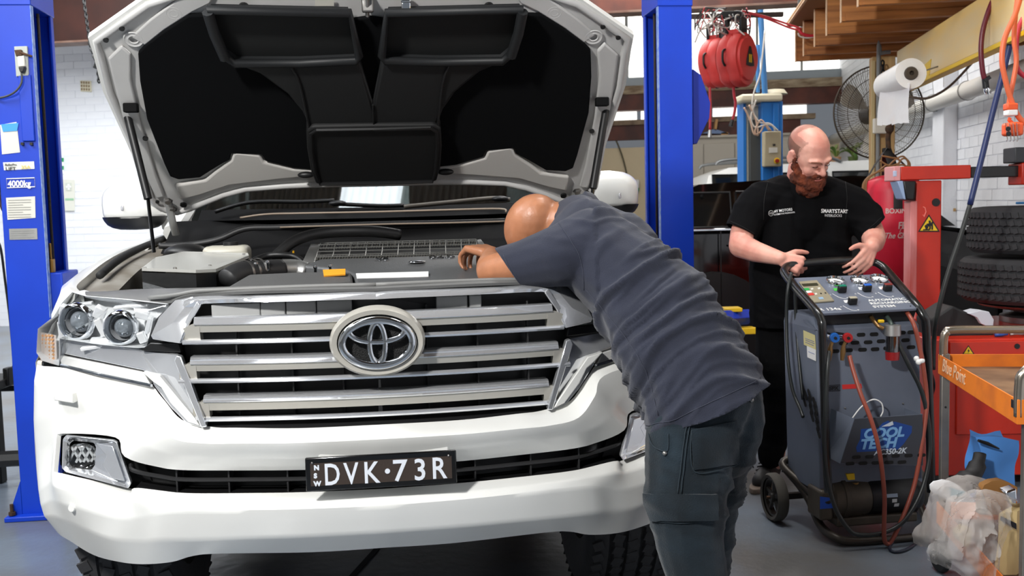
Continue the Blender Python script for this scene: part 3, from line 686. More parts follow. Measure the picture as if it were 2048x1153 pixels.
# ---- windscreen, cowl, wipers, cabin
m = MB(); wb = [V((-.70, 1.66, 1.345)), V((-.35, 1.56, 1.342)), V((0, 1.53, 1.340)), V((.35, 1.56, 1.342)), V((.70, 1.66, 1.345))]; wt = [V((p.x*.9, p.y+.60, 1.77)) for p in wb]
wb2, wt2 = cat(wb, 6), cat(wt, 6); m.grid([wb2, wt2, [p+V((0, .004, -.005)) for p in wt2], [p+V((0, .004, -.005)) for p in wb2], wb2]); cb(m, 'windscreen', glass, smooth=30, weld=True)
m = MB(); m.grid([[p+V((0, -.14, -.03)) for p in wb], [p+V((0, -.05, .012)) for p in wb], [p+V((0, .0, .006)) for p in wb]]); cb(m, 'cowl_panel', matte_black, smooth=30)
def wiper(pts, sgn):
    o = ctube(pts, .008, 'wiper', black_pl, 6)
wiper([(430,424,1.5),(500,405,1.5),(600,404,1.5),(668,401,1.48)], 1); wiper([(672,408,1.46),(757,412,1.46),(808,411,1.46)], 1)
ctube([(808,414,1.44),(900,405,1.45),(985,397,1.47),(1020,400,1.46)], .009, 'wiper', M('wiper_grey', (92, 86, 78), .4), 6)
for q in ((675, 407, 1.45), (1000, 398, 1.46)): cb(MB().ball(car.y(*q), (.035, .03, .012), 12, 6), 'wiper_pivot', black_pl, smooth=180)
cb(MB().box(-.68, .68, 1.62, 1.95, 1.14, 1.26), 'dashboard', M('dash_grey', (70, 72, 74), .6), bevel=.05, seg=4)
m = MB(); q = car.y(570, 400, 1.98); m.tube([q+V((.185*cos(a*pi/16), -.06*sin(a*pi/16), .175*sin(a*pi/16))) for a in range(32)], .014, 8, closed=True); cb(m, 'steering_wheel', M('wheel_grey', (96, 100, 104), .4))
for x in (-.38, .38): cb(MB().box(x-.24, x+.24, 2.35, 2.5, .9, 1.55), 'seat', M('seat_grey', (60, 58, 56), .8), bevel=.06, seg=4)
def f():   # pillar plus side of the cabin
    return MB().tube([V((-.80, 1.52, 1.27)), V((-.78, 1.70, 1.35)), V((-.68, 2.28, 1.78)), V((-.69, 2.6, 1.84)), V((-.68, 4.4, 1.80))], .035, 8)
both(f, 'windscreen_pillar', white_paint)
m = MB(); m.grid([[V((x, y, z-.18*abs(x)**3)) for x in (-.70, -.45, 0, .45, .70)] for y, z in ((2.2, 1.76), (2.5, 1.87), (3.4, 1.90), (4.5, 1.84), (4.75, 1.70))]); cb(m, 'roof', white_paint, solid=.02)
def f():
    m = MB(); ys = [1.45, 1.8, 2.4, 3.2, 3.6, 4.3, 4.85]
    return m.grid([[V((-.99, y, .45 if not 3.35 < y < 4.2 else .8)) for y in ys], [V((-.985, y, .9)) for y in ys], [V((-.93, y, 1.18)) for y in ys], [V((-.88, y, 1.24)) for y in ys]])
both(f, 'side_panel', white_paint, solid=.02)
def f():
    m = MB(); ys = [1.75, 2.3, 3.2, 4.6]; return m.grid([[V((-.87, y, 1.25)) for y in ys], [V((-.70, max(y, 2.25), 1.76)) for y in ys]])
both(f, 'side_window', clear('tinted_glass', (90, 95, 95), .2), solid=.005)
cb(MB().box(-.95, .95, 4.80, 4.95, .5, 1.25), 'tailgate', white_paint, bevel=.03)
cb(MB().box(-.90, .90, 1.45, 4.8, .42, .5), 'underbody', black_pl, smooth=0)
# ---- mirrors
def mirror(s_):
    q = car.y(272, 408, 1.62)
    m = MB(); rows = []
    for i, t in enumerate((0, .12, .3, .5, .7, .86, 1)):
        y = -.10+.20*t; k = (.55, .82, .97, 1.0, .98, .93, .90)[i]; row = []
        for a in range(24):
            th = 2*pi*a/24; cx = abs(cos(th))**.55*(1 if cos(th) > 0 else -1); sz = abs(sin(th))**.6*(1 if sin(th) > 0 else -1)
            x = .120*cx*k; z = .092*sz*k
            if z > 0 and x < 0: z *= 1-.28*(x/.12)**2
            row.append(q+V((x-.01*t, y, z)))
        rows.append(row)
    m.grid(rows, closed=True); m.f.append(tuple(range(24)))
    lowm = MB(); lowm.grid([[V((q.x+(p.x-q.x)*1.03, q.y+(p.y-q.y)*1.03, min(q.z+(p.z-q.z)*1.12, q.z-.050))) for p in r] for r in rows], closed=True)
    gl = MB().prism(yv([(213,410,1.60),(222,408,1.545),(246,410,1.512),(247,422,1.512),(222,424,1.545),(214,420,1.60)]), (0, .05, 0))
    arm = MB().tube([q+V((.10, .05, -.07)), q+V((.19, .03, -.09))], [.04, .035], 10)
    for b in (m, lowm, gl, arm):
        if s_ < 0: b.v = [V((-v.x, v.y, v.z)) for v in b.v]
    o = cb(m, 'wing_mirror', white_paint, smooth=60); cb(lowm, 'mirror_base', black_pl, o, smooth=60); cb(gl, 'mirror_indicator', M('indicator_clear', (205, 205, 210), .15, .5, bump=.6, bscale=150), o, bevel=.004); cb(arm, 'mirror_arm', white_paint, o)
mirror(1); mirror(-1)
# ---- bonnet, seen from underneath
hn = V((0, .52, .64)).normalized()       # plane normal, pointing back/up (outer side)
h0 = V((0, 1.30, 1.392))
def hp(px, py, off=0): return car.hit(px, py, hn, hn.dot(h0)+off)
def hl(lst, off=0): return [hp(a, b, off) for a, b in lst]
out = [(735,-84),(600,-78),(440,-50),(284,0),(230,38),(176,76),(186,108),(205,181),(234,244),(263,308),(278,356),(290,396),(303,412),(322,424),(345,428),(372,420),(400,408),(440,392),(485,380),(560,374),(625,371),(738,369)]
def mirx(P): return [V((-p.x, p.y, p.z)) for p in reversed(P)]
OL = hl(out); OL[0].x = 0; OL[-1].x = 0; ring = OL+mirx(OL[1:-1])
cen = sum(ring, V())/len(ring)
m = MB(); n = len(ring)
edge = [cen+(p-cen)*.985 for p in ring]; r2 = [cen+(p-cen)*.93+hn*.012 for p in ring]; sk = [p+hn*.022 for p in ring]; sk2 = [cen+(p-cen)*.8+hn*.055 for p in ring]; sk3 = [cen+(p-cen)*.4+hn*.075 for p in ring]
m.grid([[cen+hn*.078+(p-cen)*.001 for p in ring], sk3, sk2, sk, ring, edge], closed=True)
bon = cb(m, 'bonnet', white_paint, smooth=50)
m = MB(); m.prism([cen+(p-cen)*.985+hn*.001 for p in ring], hn*.006); m2 = MB(); m2.tube([cen+(p-cen)*.975-hn*.002 for p in ring], .012, 8, closed=True)
cb(m, 'bonnet_inner_frame', dull_white, bon); cb(m2, 'folded_edge', dull_white, bon, smooth=180)
# raised pressings on the frame
def f():
    P = hl([(215,118),(243,92),(262,110),(262,160),(282,250),(312,350),(330,395),(312,398),(280,330),(246,240),(225,160)], -.012); return MB().prism(P, hn*.014)
both(f, 'frame_pressing', dull_white, bon, bevel=.008, seg=3, smooth=60)
def f():
    P = hl([(410,362),(430,345),(462,322),(466,310),(472,306),(520,312),(528,326),(588,340),(625,342),(625,354),(560,360),(460,372),(400,392),(360,402),(350,372)], -.016); return MB().prism(P, hn*.018)
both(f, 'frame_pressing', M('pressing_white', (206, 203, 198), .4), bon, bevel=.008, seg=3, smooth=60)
def f():
    P = hl([(290,92),(330,60),(385,25),(420,8),(430,-10),(360,-5),(300,40),(262,75)], -.008); return MB().prism(P, hn*.01)
both(f, 'frame_pressing', dull_white, bon, bevel=.008, seg=3, smooth=60)
for (x, y), r in (((244,56),.008),((212,79),.008),((488,12),.014),((291,276),.009),((315,403),.007),((367,409),.012)):
    both(lambda: MB().lathe([(0, -.006), (r, -.006), (r*1.05, 0)], hp(x, y, -.010), hn, 14), 'frame_hole', black_pl, bon)
for (x, y), r in (((267,79),.030),((348,26),.024)):
    both(lambda: MB().lathe([(r, 0), (r*.9, -.0025), (r*.8, -.0005), (r*.6, -.0005), (r*.5, -.0025), (r*.4, 0)], hp(x, y, -.006), hn, 24), 'frame_embossing', dull_white, bon, smooth=60)
# insulation
ins = [(738,36),(700,42),(560,30),(440,30),(376,33),(325,66),(290,93),(276,108),(280,164),(294,240),(328,328),(340,354),(357,360),(400,356),(420,343),(445,328),(460,320),(463,308),(523,310),(531,323),(588,337),(625,340),(738,340)]
IL = hl(ins, -.016); IL[0].x = 0; IL[-1].x = 0; rg = IL+mirx(IL[1:-1]); cb(MB().prism(rg, hn*.016), 'bonnet_insulation', felt, bon, bevel=.004)
# duct: funnel and box
du = [(738,208),(720,122),(600,130),(470,131),(520,150),(575,190),(604,225),(622,262),(738,260)]
D = hl(du, -.045); D[0].x = 0; D[-1].x = 0; rg = D+mirx(D[1:-1]); dct = cb(MB().prism(rg, hn*.03), 'intake_duct', M('duct_grey', (19, 20, 21), .6), bon, bevel=.012, seg=3, smooth=60)
for x in (600, 738): 
    A = hl([(x-20,130),(x,170),(x+18,255)] if x == 600 else [(x,210),(x,240),(x,258)], -.05)
    if x == 738: 
        for p in A: p.x = 0
    for s_ in ((1, -1) if x == 600 else (1,)): cb(MB().tube(cat([V((s_*p.x, p.y, p.z)) for p in A], 4), .004, 6), 'duct_rib', black_pl, dct)
bx = [(738,252),(624,254),(612,262),(614,300),(622,345),(632,370),(738,368)]
Bx = hl(bx, -.06); Bx[0].x = 0; Bx[-1].x = 0; rg = Bx+mirx(Bx[1:-1]); sb = cb(MB().prism(rg, hn*.06), 'scoop_box', M('scoop_black', (7, 7, 8), .65), bon, bevel=.01, seg=3, smooth=60)
c2 = sum(rg, V())/len(rg); m = MB(); m.tube([c2+(p-c2)*.93-hn*.006 for p in rg], .007, 6, closed=True); cb(m, 'scoop_lip', black_pl, sb)
q = hp(612, 350, -.03)
for s_ in (1, -1): cb(MB().ball(V((s_*q.x, q.y, q.z)), (.03, .012, .012)), 'duct_grommet', black_pl, bon, smooth=180)
def f():   # upper scoops: deep trays with a thick rim
    P = hl([(416,20),(700,26),(718,112),(712,122),(600,127),(470,127),(450,112),(432,70)], -.05); c = sum(P, V())/len(P)
    m = MB(); m.tube(P, .014, 8, closed=True); m.tube([P[0]-hn*.01, hp(430,72,-.06), P[6]-hn*.01], .017, 8)
    inn = [c+(p-c)*.97+hn*.032 for p in P]; m.grid([P, inn], closed=True); return m
both(f, 'duct_scoop', M('scoop_grey', (22, 24, 26), .55), bon, smooth=60)
def f():
    P = hl([(418,22),(698,28),(716,112),(600,124),(472,124),(434,70)], -.016-.004); return MB().prism(P, hn*.004)
both(f, 'scoop_mesh', M('scoop_inside', (10, 12, 12), .7), bon)
# latch, striker, label
p = hp(735, 8, -.02); ltc = cb(MB().boxc(p, (.035, .02, .05)), 'bonnet_latch', steel, bon, bevel=.005); cb(MB().cyl(hp(734,-10,-.03), hp(735,32,-.03), .006), 'striker_rod', alu, ltc)
m = MB(); q0 = hp(812, 10, -.03); m.boxc(q0, (.028, .02, .05)); m.cyl(q0+V((-.015, -.01, .01)), q0+V((.015, -.01, .01)), .006); cb(m, 'latch_hook', chrome, bon, bevel=.004)
P = hl([(630,-2),(668,-2),(668,12),(630,12)], -.009); cb(MB().prism(P, hn*.002), 'information_label', paper, bon, smooth=0)
# gas struts and hinges
def f(): return MB().cyl(car.y(250,212,.96), car.y(296,398,.90), .0135, n=12)
r_ = both(f, 'gas_strut', black_pl)
for s_, par in ((1, r_[0]), (-1, r_[1])):
    fx = lambda p: V((s_*p.x, p.y, p.z))
    cb(MB().cyl(fx(car.y(296,398,.90)), fx(car.y(308,505,.86)), .006, n=10), 'strut_rod', gloss_black, par)
    q = fx(hp(262, 216, -.02)); cb(MB().boxc(q, (.045, .03, .03)).cyl(q+V((0, 0, 0)), fx(car.y(250,214,.96)), .014), 'strut_bracket', matte_black, par, bevel=.004)
def f():
    m = MB(); m.tube(cat([hp(337,404,-.01), car.y(341,425,1.3), car.y(346,448,1.31), car.y(352,470,1.33)], 4), .014, 8, flat=.5); return m
hg = both(f, 'bonnet_hinge', alu)
for s_, par in ((1, hg[0]), (-1, hg[1])):
    for x, y in ((336,403),(345,419)):
        q = hp(x, y, -.025); cb(MB().lathe([(0, -.008), (.011, -.008), (.011, 0), (.018, .002)], V((s_*q.x, q.y, q.z)), hn, 6), 'hinge_bolt', steel, par, smooth=0)
# ---- front wheels
def wheel(x, y, name='front_wheel'):
    s_ = 1 if x < 0 else -1
    prof = [(.23, -.12), (.30, -.138), (.36, -.14), (.392, -.125), (.400, -.10)]
    for k in (-.072, -.028, .028, .072): prof += [(.402, k-.009), (.390, k-.006), (.390, k+.006), (.402, k+.009)]
    prof += [(.400, .10), (.392, .125), (.36, .14), (.30, .138), (.23, .12)]
    o = cb(MB().lathe(prof, (x, y, .402), (1, 0, 0), 64), name, tyre_m, smooth=40)
    m = MB()
    for r, zs in enumerate((-.115, -.05, 0, .05, .115)):
        for k in range(52):
            a = 2*pi*k/52+(r % 2)*.06; c_, s2 = cos(a), sin(a); R = Matrix(((1, 0, 0), (0, c_, -s2), (0, s2, c_))) @ Matrix.Rotation(.35*(-1)**r, 3, 'Z')
            m.boxc(V((x+zs, y-sin(a)*.400, .402+cos(a)*.400)), (.034, .032, .009), R)
    tag(cb(m, 'tread', tyre_m, o, smooth=0), kind='stuff')
    cb(MB().lathe([(0, .05), (.06, .05), (.07, .02), (.16, .0), (.2, .06), (.235, .12), (.235, -.12)], (x, y, .402), (-s_, 0, 0), 32), 'rim', alu, o)
for x in (-.78, .78): wheel(x, .92); wheel(x, 3.77, 'rear_wheel')
def f():
    m = MB(); rows = []
    for a in range(13):
        t = pi*(.16+.84*a/12); rows.append([V((-.93, .92-.5*cos(t), .40+.5*sin(t))), V((-.55, .92-.5*cos(t), .40+.5*sin(t)))])
    return m.grid(rows)
both(f, 'wheel_arch_liner', black_pl, solid=.01)
cb(MB().tube([V((-.75, .92, .40)), V((.75, .92, .40))], .05, 12), 'front_axle', rust)
cb(MB().box(-.45, .45, .25, 1.2, .42, .50), 'underguard', dark_pl, bevel=.03)
for x in (-.30, .30): cb(MB().tube([V((x, .15, .52)), V((x, .25, .50)), V((x*1.3, 1.1, .46))], .03, 10), 'chassis_rail', black_pl)
# ================================================================ two post lift
def post(o, label, sgn, wd):
    f = Frame((o.x, o.y, 0), .1197); r = root('lift_post', label, 'lift post', f, group=None)
    def b(m, name, mat, par=None, **k):
        if sgn < 0: m.v = [V((-v.x, v.y, v.z)) for v in m.v]
        return m.build(name, mat, par or r, world=False, **k)
    H = 3.9; t = .008
    sec = [(0,0),(-wd,0),(-wd,.30),(0,.30),(0,.265),(-.012,.265),(-.012,.288),(-wd+t,.288),(-wd+t,t),(-.012,t),(-.012,.035),(0,.035)]
    b(MB().prism([V((x, y, .02)) for x, y in sec], (0, 0, H)), 'column', blue, bevel=.003, smooth=30)
    b(MB().box(-.0015, .0008, .0, .034, .9, H), 'worn_edge', wornblue, smooth=0)
    b(MB().box(-wd-.06, .10, -.05, .36, 0, .022), 'base_plate', blue, bevel=.004)
    for x, y in ((-wd-.035, -.02), (-wd-.035, .33), (.07, -.02), (.07, .33)):
        b(MB().cyl((x, y, .02), (x, y, .075), .008, n=10).lathe([(0, .034), (.016, .034), (.016, .02)], (x, y, .006), (0, 0, 1), 6), 'anchor_bolt', rust, smooth=0)
    for y in (.0, .29): b(MB().prism([V((-wd, y, .022)), V((-wd-.055, y, .022)), V((-wd, y, .17))], (0, .008, 0)), 'gusset', blue, smooth=0)
    for x, y, rr in ((-.045, .10, .006), (-.035, .20, .007)): b(MB().tube([V((x, y, .4)), V((x, y, H))], rr, 8), 'lift_cable', M('lift_cable', (66, 58, 50), .6, .5, bump=1, bscale=300), smooth=180)
    return f, r, b
o = W(97, 590, 4.4); LF, LP, lb = post(o, 'left blue lift post with a 4000kg marking and white stickers', 1, .172)
zc = LF.y(120, 545, .06).z
lb(MB().box(-.02, .05, .04, .275, .35, zc), 'carriage', blue, bevel=.006)
lb(MB().box(-.012, .012, .05, .08, zc, zc+.06).cyl((-.01, .09, zc), (-.01, .09, zc+.13), .006), 'cable_anchor', M('brass_dull', (140, 104, 50), .4, .8), bevel=.002)
lb(MB().box(-.14, .0, .10, .25, .10, .22), 'carriage_foot', blue, bevel=.01)
lb(MB().tube([V((-wd_, .5, .16)) for wd_ in (.10, .9)], .04, 8), 'swing_arm', black_pl)
def lq(P, y=-.002, th=.0015): return MB().prism([LF.y(a, b_, y) for a, b_ in P], (0, th, 0))
lb(lq([(0,250),(33,244),(40,305),(4,309)]), 'job_sheet', paper, smooth=0)
tg = lb(lq([(2,249),(37,246),(34,262),(6,264)], -.004), 'masking_tape', M('tape_blue', (64, 152, 226), .6), smooth=0)
st1 = lb(lq([(6,325),(68,323),(69,338),(8,341)]), 'maker_sticker', M('sticker_white', (222, 222, 214), .5), smooth=0)
ink = M('ink', (24, 24, 30), .6)
XD = LF.w((1, 0, 0))-LF.o
def lt(s_, px, py, size, mat, par, **k): text(s_, size, LF.w(LF.y(px, py, -.0045)), XD, (0, 0, 1), mat, par, **k)
lt('BulletPro', 9, 332, .014, ink, st1, shear=.3, sx=.95); lt('LIFT', 11, 341, .020, ink, st1, sx=1.2, bold=.0002); lt('35A', 42, 338, .020, M('ink_gold', (216, 196, 120), .5), st1, sx=1.2, bold=.0005)
fr = lb(MB().tube([LF.y(a, b_, -.002) for a, b_ in ((13,358),(69,356),(70,374),(14,376))], .0022, 6, closed=True), 'load_frame', white_m)
lt('4000kg', 16, 374, .038, white_m, fr, sx=.86, bold=.001)
for k, P in enumerate(([(12,396),(70,393),(71,436),(15,440)], [(18,458),(74,457),(75,479),(19,480)])):
    pl_ = lb(lq(P), 'rating_plate', paper if k == 0 else alu, smooth=0)
    m = MB(); (x0, y0), (x1, _), _, (x3, y3) = P
    for j in range(1, 9 if k == 0 else 5):
        yy = y0+(y3-y0)*j/(9 if k == 0 else 5); a = LF.y(x0+4, yy, -.003); c = LF.y(x0+4+(46 if j % 3 else 30), yy-1, -.003); m.box(a.x, c.x, -.0035, -.003, a.z-.0012, a.z+.0012)
    tag(lb(m, 'printed_lines', M('ink_grey', (150, 150, 145), .6), pl_, smooth=0), kind='stuff')
sw = lb(lq([(28,93),(54,92),(57,152),(32,153)], -.012, .012), 'switch_plate', M('switch_grey', (176, 180, 172), .5), bevel=.002)
lb(MB().prism([LF.y(a, b_, -.03) for a, b_ in ((28,100),(42,99),(44,112),(32,113))], (0, .02, 0)), 'rocker_block', rust, sw, bevel=.002)
lb(MB().tube([LF.y(40, 105, -.028), LF.y(64, 113, -.028)], .005, 8), 'lever', rust, sw)
lb(MB().prism([LF.y(a, b_, -.03) for a, b_ in ((34,112),(48,111),(50,133),(36,134))], (0, .02, 0)), 'plug', paper, sw, bevel=.004)
lb(MB().prism([LF.y(a, b_, -.04) for a, b_ in ((36,134),(49,133),(46,144),(40,145))], (0, .03, 0)), 'plug_top', black_pl, sw, bevel=.003)
lb(MB().tube(cat([LF.y(43,144,-.03), LF.y(43,165,-.03), LF.y(32,182,-.03), LF.y(15,192,-.02), LF.y(-8,196,-.01), LF.y(-30,190,.05)], 5), .0045, 8), 'power_cord', M('cord_grey', (60, 62, 64), .5), smooth=180)
lb(MB().box(LF.y(41,200,0).x, LF.y(66,200,0).x, -.012, 0, LF.y(50,283,0).z, LF.y(50,150,0).z), 'cable_cover', blue, bevel=.003)
for x in (44, 62): p = LF.y(x, 285, -.012); lb(MB().box(p.x-.006, p.x+.006, -.013, 0, p.z-.012, p.z), 'cover_clip', black_pl, smooth=0)
lb(MB().box(-.175, .004, -.004, .305, LF.y(60, 10, 0).z, 4.1), 'post_extension', blue, bevel=.003)
# cables behind the left post
tag(MB().tube(cat([W(-6,480,4.9), W(2,500,4.9), W(10,560,4.95), W(20,640,5.0), W(27,720,5.0), W(26,735,5.0)], 4), .006, 8).build('hanging_cable', black_pl, None, smooth=180), 'thin black cable hanging just left of the left lift post', 'cable')
m = MB()
for k in range(4): m.tube([W(2, 300+k*3, 4.9)+V((.03*cos(a*pi/10)*1.0, .03*k/2, .17*sin(a*pi/10)-.13)) for a in range(20)], .008, 6, closed=True)
tag(tag(m.build('hose_coil', M('coil_dark', (44, 20, 20), .5), None, smooth=180), 'coiled dark red and black hose at the left photo edge behind the post', 'hose'), kind='stuff')
arm = MB(); a0 = W(4, 765, 5.0)
arm.boxc(a0+V((-.05, 0, .0)), (.18, .3, .045)).boxc(a0+V((.035, 0, .03)), (.03, .06, .09)).boxc(a0+V((-.06, .2, -.06)), (.3, .1, .03)).boxc(V((a0.x-.05, a0.y, a0.z/2)), (.06, .06, a0.z))
tag(arm.build('jack_stand', M('black_iron', (22, 22, 23), .4, .5), None, bevel=.006), 'black steel stand on the floor behind the left lift post', 'stand')
# right post
o = W(1321, 400, 4.95); RF, RP, rp = post(o, 'right blue lift post rising behind the leaning man', -1, .168)
rp(MB().box(-.172, .004, -.004, .305, RF.y(1350, 12, 0).z, 4.1), 'post_extension', blue, bevel=.003)
rp(MB().box(-.02, .05, .04, .275, .35, 1.0), 'carriage', blue, bevel=.006)
aw = [W(1384, 640, 5.15), W(1440, 638, 5.4), W(1497, 634, 5.65)]
m = MB().tube(aw, .045, 4, up=(0, 0, 1)); sa_ = m.build('swing_arm', blue, RP, smooth=0, bevel=.004)
for p, q in ((V((-.08, -.06, .045)), (.10, .10, .022)), (V((.0, -.06, -.075)), (.12, .09, .035))): MB().boxc(W(1487, 632, 5.6)+p, q).build('yellow_pad', yellow_m, sa_, bevel=.004)
P = [RF.y(a, b_, .10) for a, b_ in ((1386,138),(1402,150),(1421,206),(1419,236),(1394,288),(1386,288))]
m = MB().prism(P, (0, .16, 0)); m.v = [V((-v.x, v.y, v.z)) for v in m.v]; rp(m, 'power_unit_guard', M('guard_blue', (16, 50, 168), .4), bevel=.003)
# chain with its padlock-like block hanging from the beam
def chainlink(m, p, q, r=.0045, n=8):
    d = (q-p); L = d.length; d.normalize(); k = int(L/.028)
    for i in range(k):
        c = p+d*(L*(i+.5)/k); side = d.orthogonal().normalized() if i % 2 else d.cross(d.orthogonal()).normalized()
        m.tube([c+d*(.019*cos(2*pi*a/10))+side*(.010*sin(2*pi*a/10)) for a in range(10)], r, 6, closed=True)
    return m
cz = root('hanging_chain', 'black steel chain with a dark block hanging left of the open bonnet', 'chain', loc=W(192, 160, 8.6)); 
m = MB(); sc_ = W(166, 40, 8.6); chainlink(m, W(165, -20, 8.6), W(180, 90, 8.6), .007); chainlink(m, W(180, 90, 8.6), W(194, 130, 8.6), .007); chainlink(m, W(196, 138, 8.6), W(198, 165, 8.6), .007); chainlink(m, W(202, 138, 8.6), W(203, 160, 8.6), .007)
tag(m.build('chain', M('black_iron', (22, 22, 23), .4, .5), cz), kind='stuff'); MB().boxc(W(193, 132, 8.6), (.04, .03, .05), Matrix.Rotation(.4, 3, 'Y')).build('block', M('black_iron', (22, 22, 23), .4, .5), cz, bevel=.006)
# left brick wall: air vent, first aid label
vp = [room.y(a, b_, 11.17) for a, b_ in ((160,161),(181,162),(182,184),(161,183))]
vt = root('air_vent', 'small cream air brick vent with twelve square holes on the white wall', 'vent', Frame(room.M @ vp[3], room.yaw))
MB().prism(vp, (0, .02, 0)).xf(room.M).build('plate', M('vent_cream', (226, 220, 196), .6), vt, bevel=.004)
for i in range(4):
    for j in range(3):
        c = vp[0].lerp(vp[1], (i+.6)/4.3).lerp(vp[3].lerp(vp[2], (i+.6)/4.3), (j+.6)/3.3); MB().boxc(room.M @ (c+V((0, -.002, 0))), (.019, .006, .026), Matrix.Rotation(room.yaw, 3, 'Z')).build('vent_hole', M('hole_brown', (150, 130, 100), .8), vt, smooth=0)
sg = root('first_aid_sign', 'pale first aid notice with a white cross on the wall beside the left post', 'sign', Frame(room.M @ room.y(135, 420, 11.17), room.yaw))
MB().prism([room.y(a, b_, 11.17) for a, b_ in ((124,359),(149,360),(149,422),(126,422))], (0, .006, 0)).xf(room.M).build('board', M('notice', (222, 222, 210), .6), sg, smooth=0)
MB().prism([room.y(a, b_, 11.165) for a, b_ in ((130,366),(143,366),(143,382),(131,382))], (0, .004, 0)).xf(room.M).build('cross_field', M('cross_field', (204, 208, 196), .6), sg, smooth=0)
c = room.y(137, 374, 11.16); MB().box(c.x-.012, c.x+.012, c.y, c.y+.004, c.z-.035, c.z+.035).box(c.x-.035, c.x+.035, c.y, c.y+.004, c.z-.012, c.z+.012).xf(room.M).build('cross', white_m, sg, smooth=0)
MB().prism([room.y(a, b_, 11.165) for a, b_ in ((130,397),(147,397),(147,401),(130,401))], (0, .004, 0)).xf(room.M).build('green_line', M('line_green', (150, 196, 160), .6), sg, smooth=0)
cdg = root('exit_card', 'narrow green and white card on the wall just right of the left lift post', 'card', Frame(room.M @ room.y(124, 345, 11.17), room.yaw))
for k in range(4): MB().prism([room.y(a, b_, 11.17) for a, b_ in ((118,316+k*8),(127,316+k*8),(127,324+k*8),(118,324+k*8))], (0, .005, 0)).xf(room.M).build('band', M('card_green', (38, 150, 92), .6) if k % 2 == 0 else white_m, cdg, smooth=0)
# ================================================================ timber deck, beam, post
wood = M('joist_timber', (204, 136, 72), .6, col2=(152, 94, 48), vscale=3, stretch=(.6, 3, 9), detail=8)
wood_p = M('pale_timber', (204, 168, 112), .6, col2=(176, 138, 86), vscale=3, stretch=(6, 6, .6))
endm = M('timber_end', (240, 204, 164), .6)
deck = root('timber_deck', 'raised timber storage deck with exposed joists above the punching bag', 'deck', Frame(room.M @ V((1.6, 6.4, 0)), room.yaw))
JX = []
for (px, ytop, ybot), Y in zip(((1592,67,132),(1608,48,121),(1630,30,103),(1654,5,82),(1683,-25,57),(1717,-50,27),(1756,-90,-12)), (7.5, 7.2, 6.77, 6.32, 5.86, 5.39, 4.92)):
    p = room.I @ W(px, ybot, Y); z0 = 2.352
    j = MB().box(p.x, 2.44, p.y, p.y+.045, z0, z0+.24).xf(room.M).build('joist', wood, deck, bevel=.003)
    MB().box(p.x+.02, 2.44, p.y-.012, p.y, z0, z0+.045).xf(room.M).build('batten', wood, j, bevel=.002)
    MB().box(p.x-.006, p.x, p.y-.004, p.y+.02, z0-.006, z0+.24).xf(room.M).build('end_cap', endm, j, smooth=0)
MB().box(.90, 2.44, 4.5, 7.7, 2.594, 2.612).xf(room.M).build('plywood_sheet', M('ply', (150, 104, 62), .7), deck, smooth=0)
for dz in (0, .022): MB().box(.885, .905, 4.5, 7.7, 2.60+dz, 2.612+dz).xf(room.M).build('edge_strip', endm, deck, smooth=0)
rk = root('steel_rack', 'dark steel rack standing on the timber deck at the top edge', 'rack', Frame(room.M @ V((1.05, 7.3, 2.612)), room.yaw))
for x in (.93, 1.25):
    for y in (6.5, 7.4): MB().box(x, x+.02, y, y+.03, 2.614, 3.3).xf(room.M).build('upright', M('rack_grey', (110, 112, 112), .5, .5), rk, smooth=0)
MB().box(.96, 1.7, 6.55, 7.35, 2.63, 3.2).xf(room.M).build('storage_bin', M('bin_black', (16, 17, 19), .6), rk, bevel=.01)
# yellow beam (side runs along the room depth)
bx_ = (room.I @ W(1776, 114, 6.7)).x
bt = (room.I @ W(1776, 114, 6.7)).z; bb = room.x(1845, 165, bx_).z
ybm = M('beam_yellow', (240, 202, 122), .45, col2=(226, 208, 168), vscale=2.2, stretch=(1, .5, 2.5), detail=8)
bm_ = root('yellow_beam', 'long worn yellow timber beam running from the timber post to the near right', 'beam', Frame(room.M @ V((bx_, 5.2, bb)), room.yaw))
MB().box(bx_, bx_+.05, 2.2, 6.75, bb+.02, bt).xf(room.M).build('beam_web', ybm, bm_, bevel=.006)
MB().box(bx_-.003, bx_+.055, 2.2, 6.75, bb, bb+.022).xf(room.M).build('lower_edge', yellow_m, bm_, bevel=.003)
MB().prism([room.x(a, b_, bx_-.003) for a, b_ in ((1843,135),(1862,118),(1858,150),(1846,162))], (.002, 0, 0)).xf(room.M).build('paint_patch', yellow_m, bm_, smooth=0)
pc = room.I @ W(1768, 300, 6.72)
tp = root('timber_post', 'square timber post with a grey conduit holding up the yellow beam', 'post', Frame(room.M @ V((pc.x, pc.y, 0)), room.yaw))
MB().box(pc.x-.075, pc.x+.07, pc.y, pc.y+.12, 0, bt+.01).xf(room.M).build('post', wood_p, tp, bevel=.006)
MB().box(pc.x-.085, pc.x-.062, pc.y-.02, pc.y, .2, bt-.02).xf(room.M).build('edge_lath', M('lath', (190, 168, 120), .6), tp, bevel=.003)
c_ = [V((pc.x-.045, pc.y-.03, .6)), V((pc.x-.045, pc.y-.03, bt-.04)), V((pc.x-.03, pc.y-.03, bt+.02)), V((pc.x+.03, pc.y-.03, bt+.03))]
MB().tube(cat(c_, 5), .013, 10).xf(room.M).build('conduit', M('conduit_grey', (128, 130, 128), .5), tp, smooth=180)
MB().prism([W(a, b_, 6.6) for a, b_ in ((1749,237),(1776,235),(1776,267),(1749,267))], (0, .04, 0)).build('junction_box', M('jbox', (220, 214, 198), .5), tp, bevel=.006)
ch = MB(); chainlink(ch, W(1765, 122, 6.6), W(1766, 150, 6.6), .006); tag(ch.build('chain', M('black_iron', (22, 22, 23), .4, .5), tp), kind='stuff')
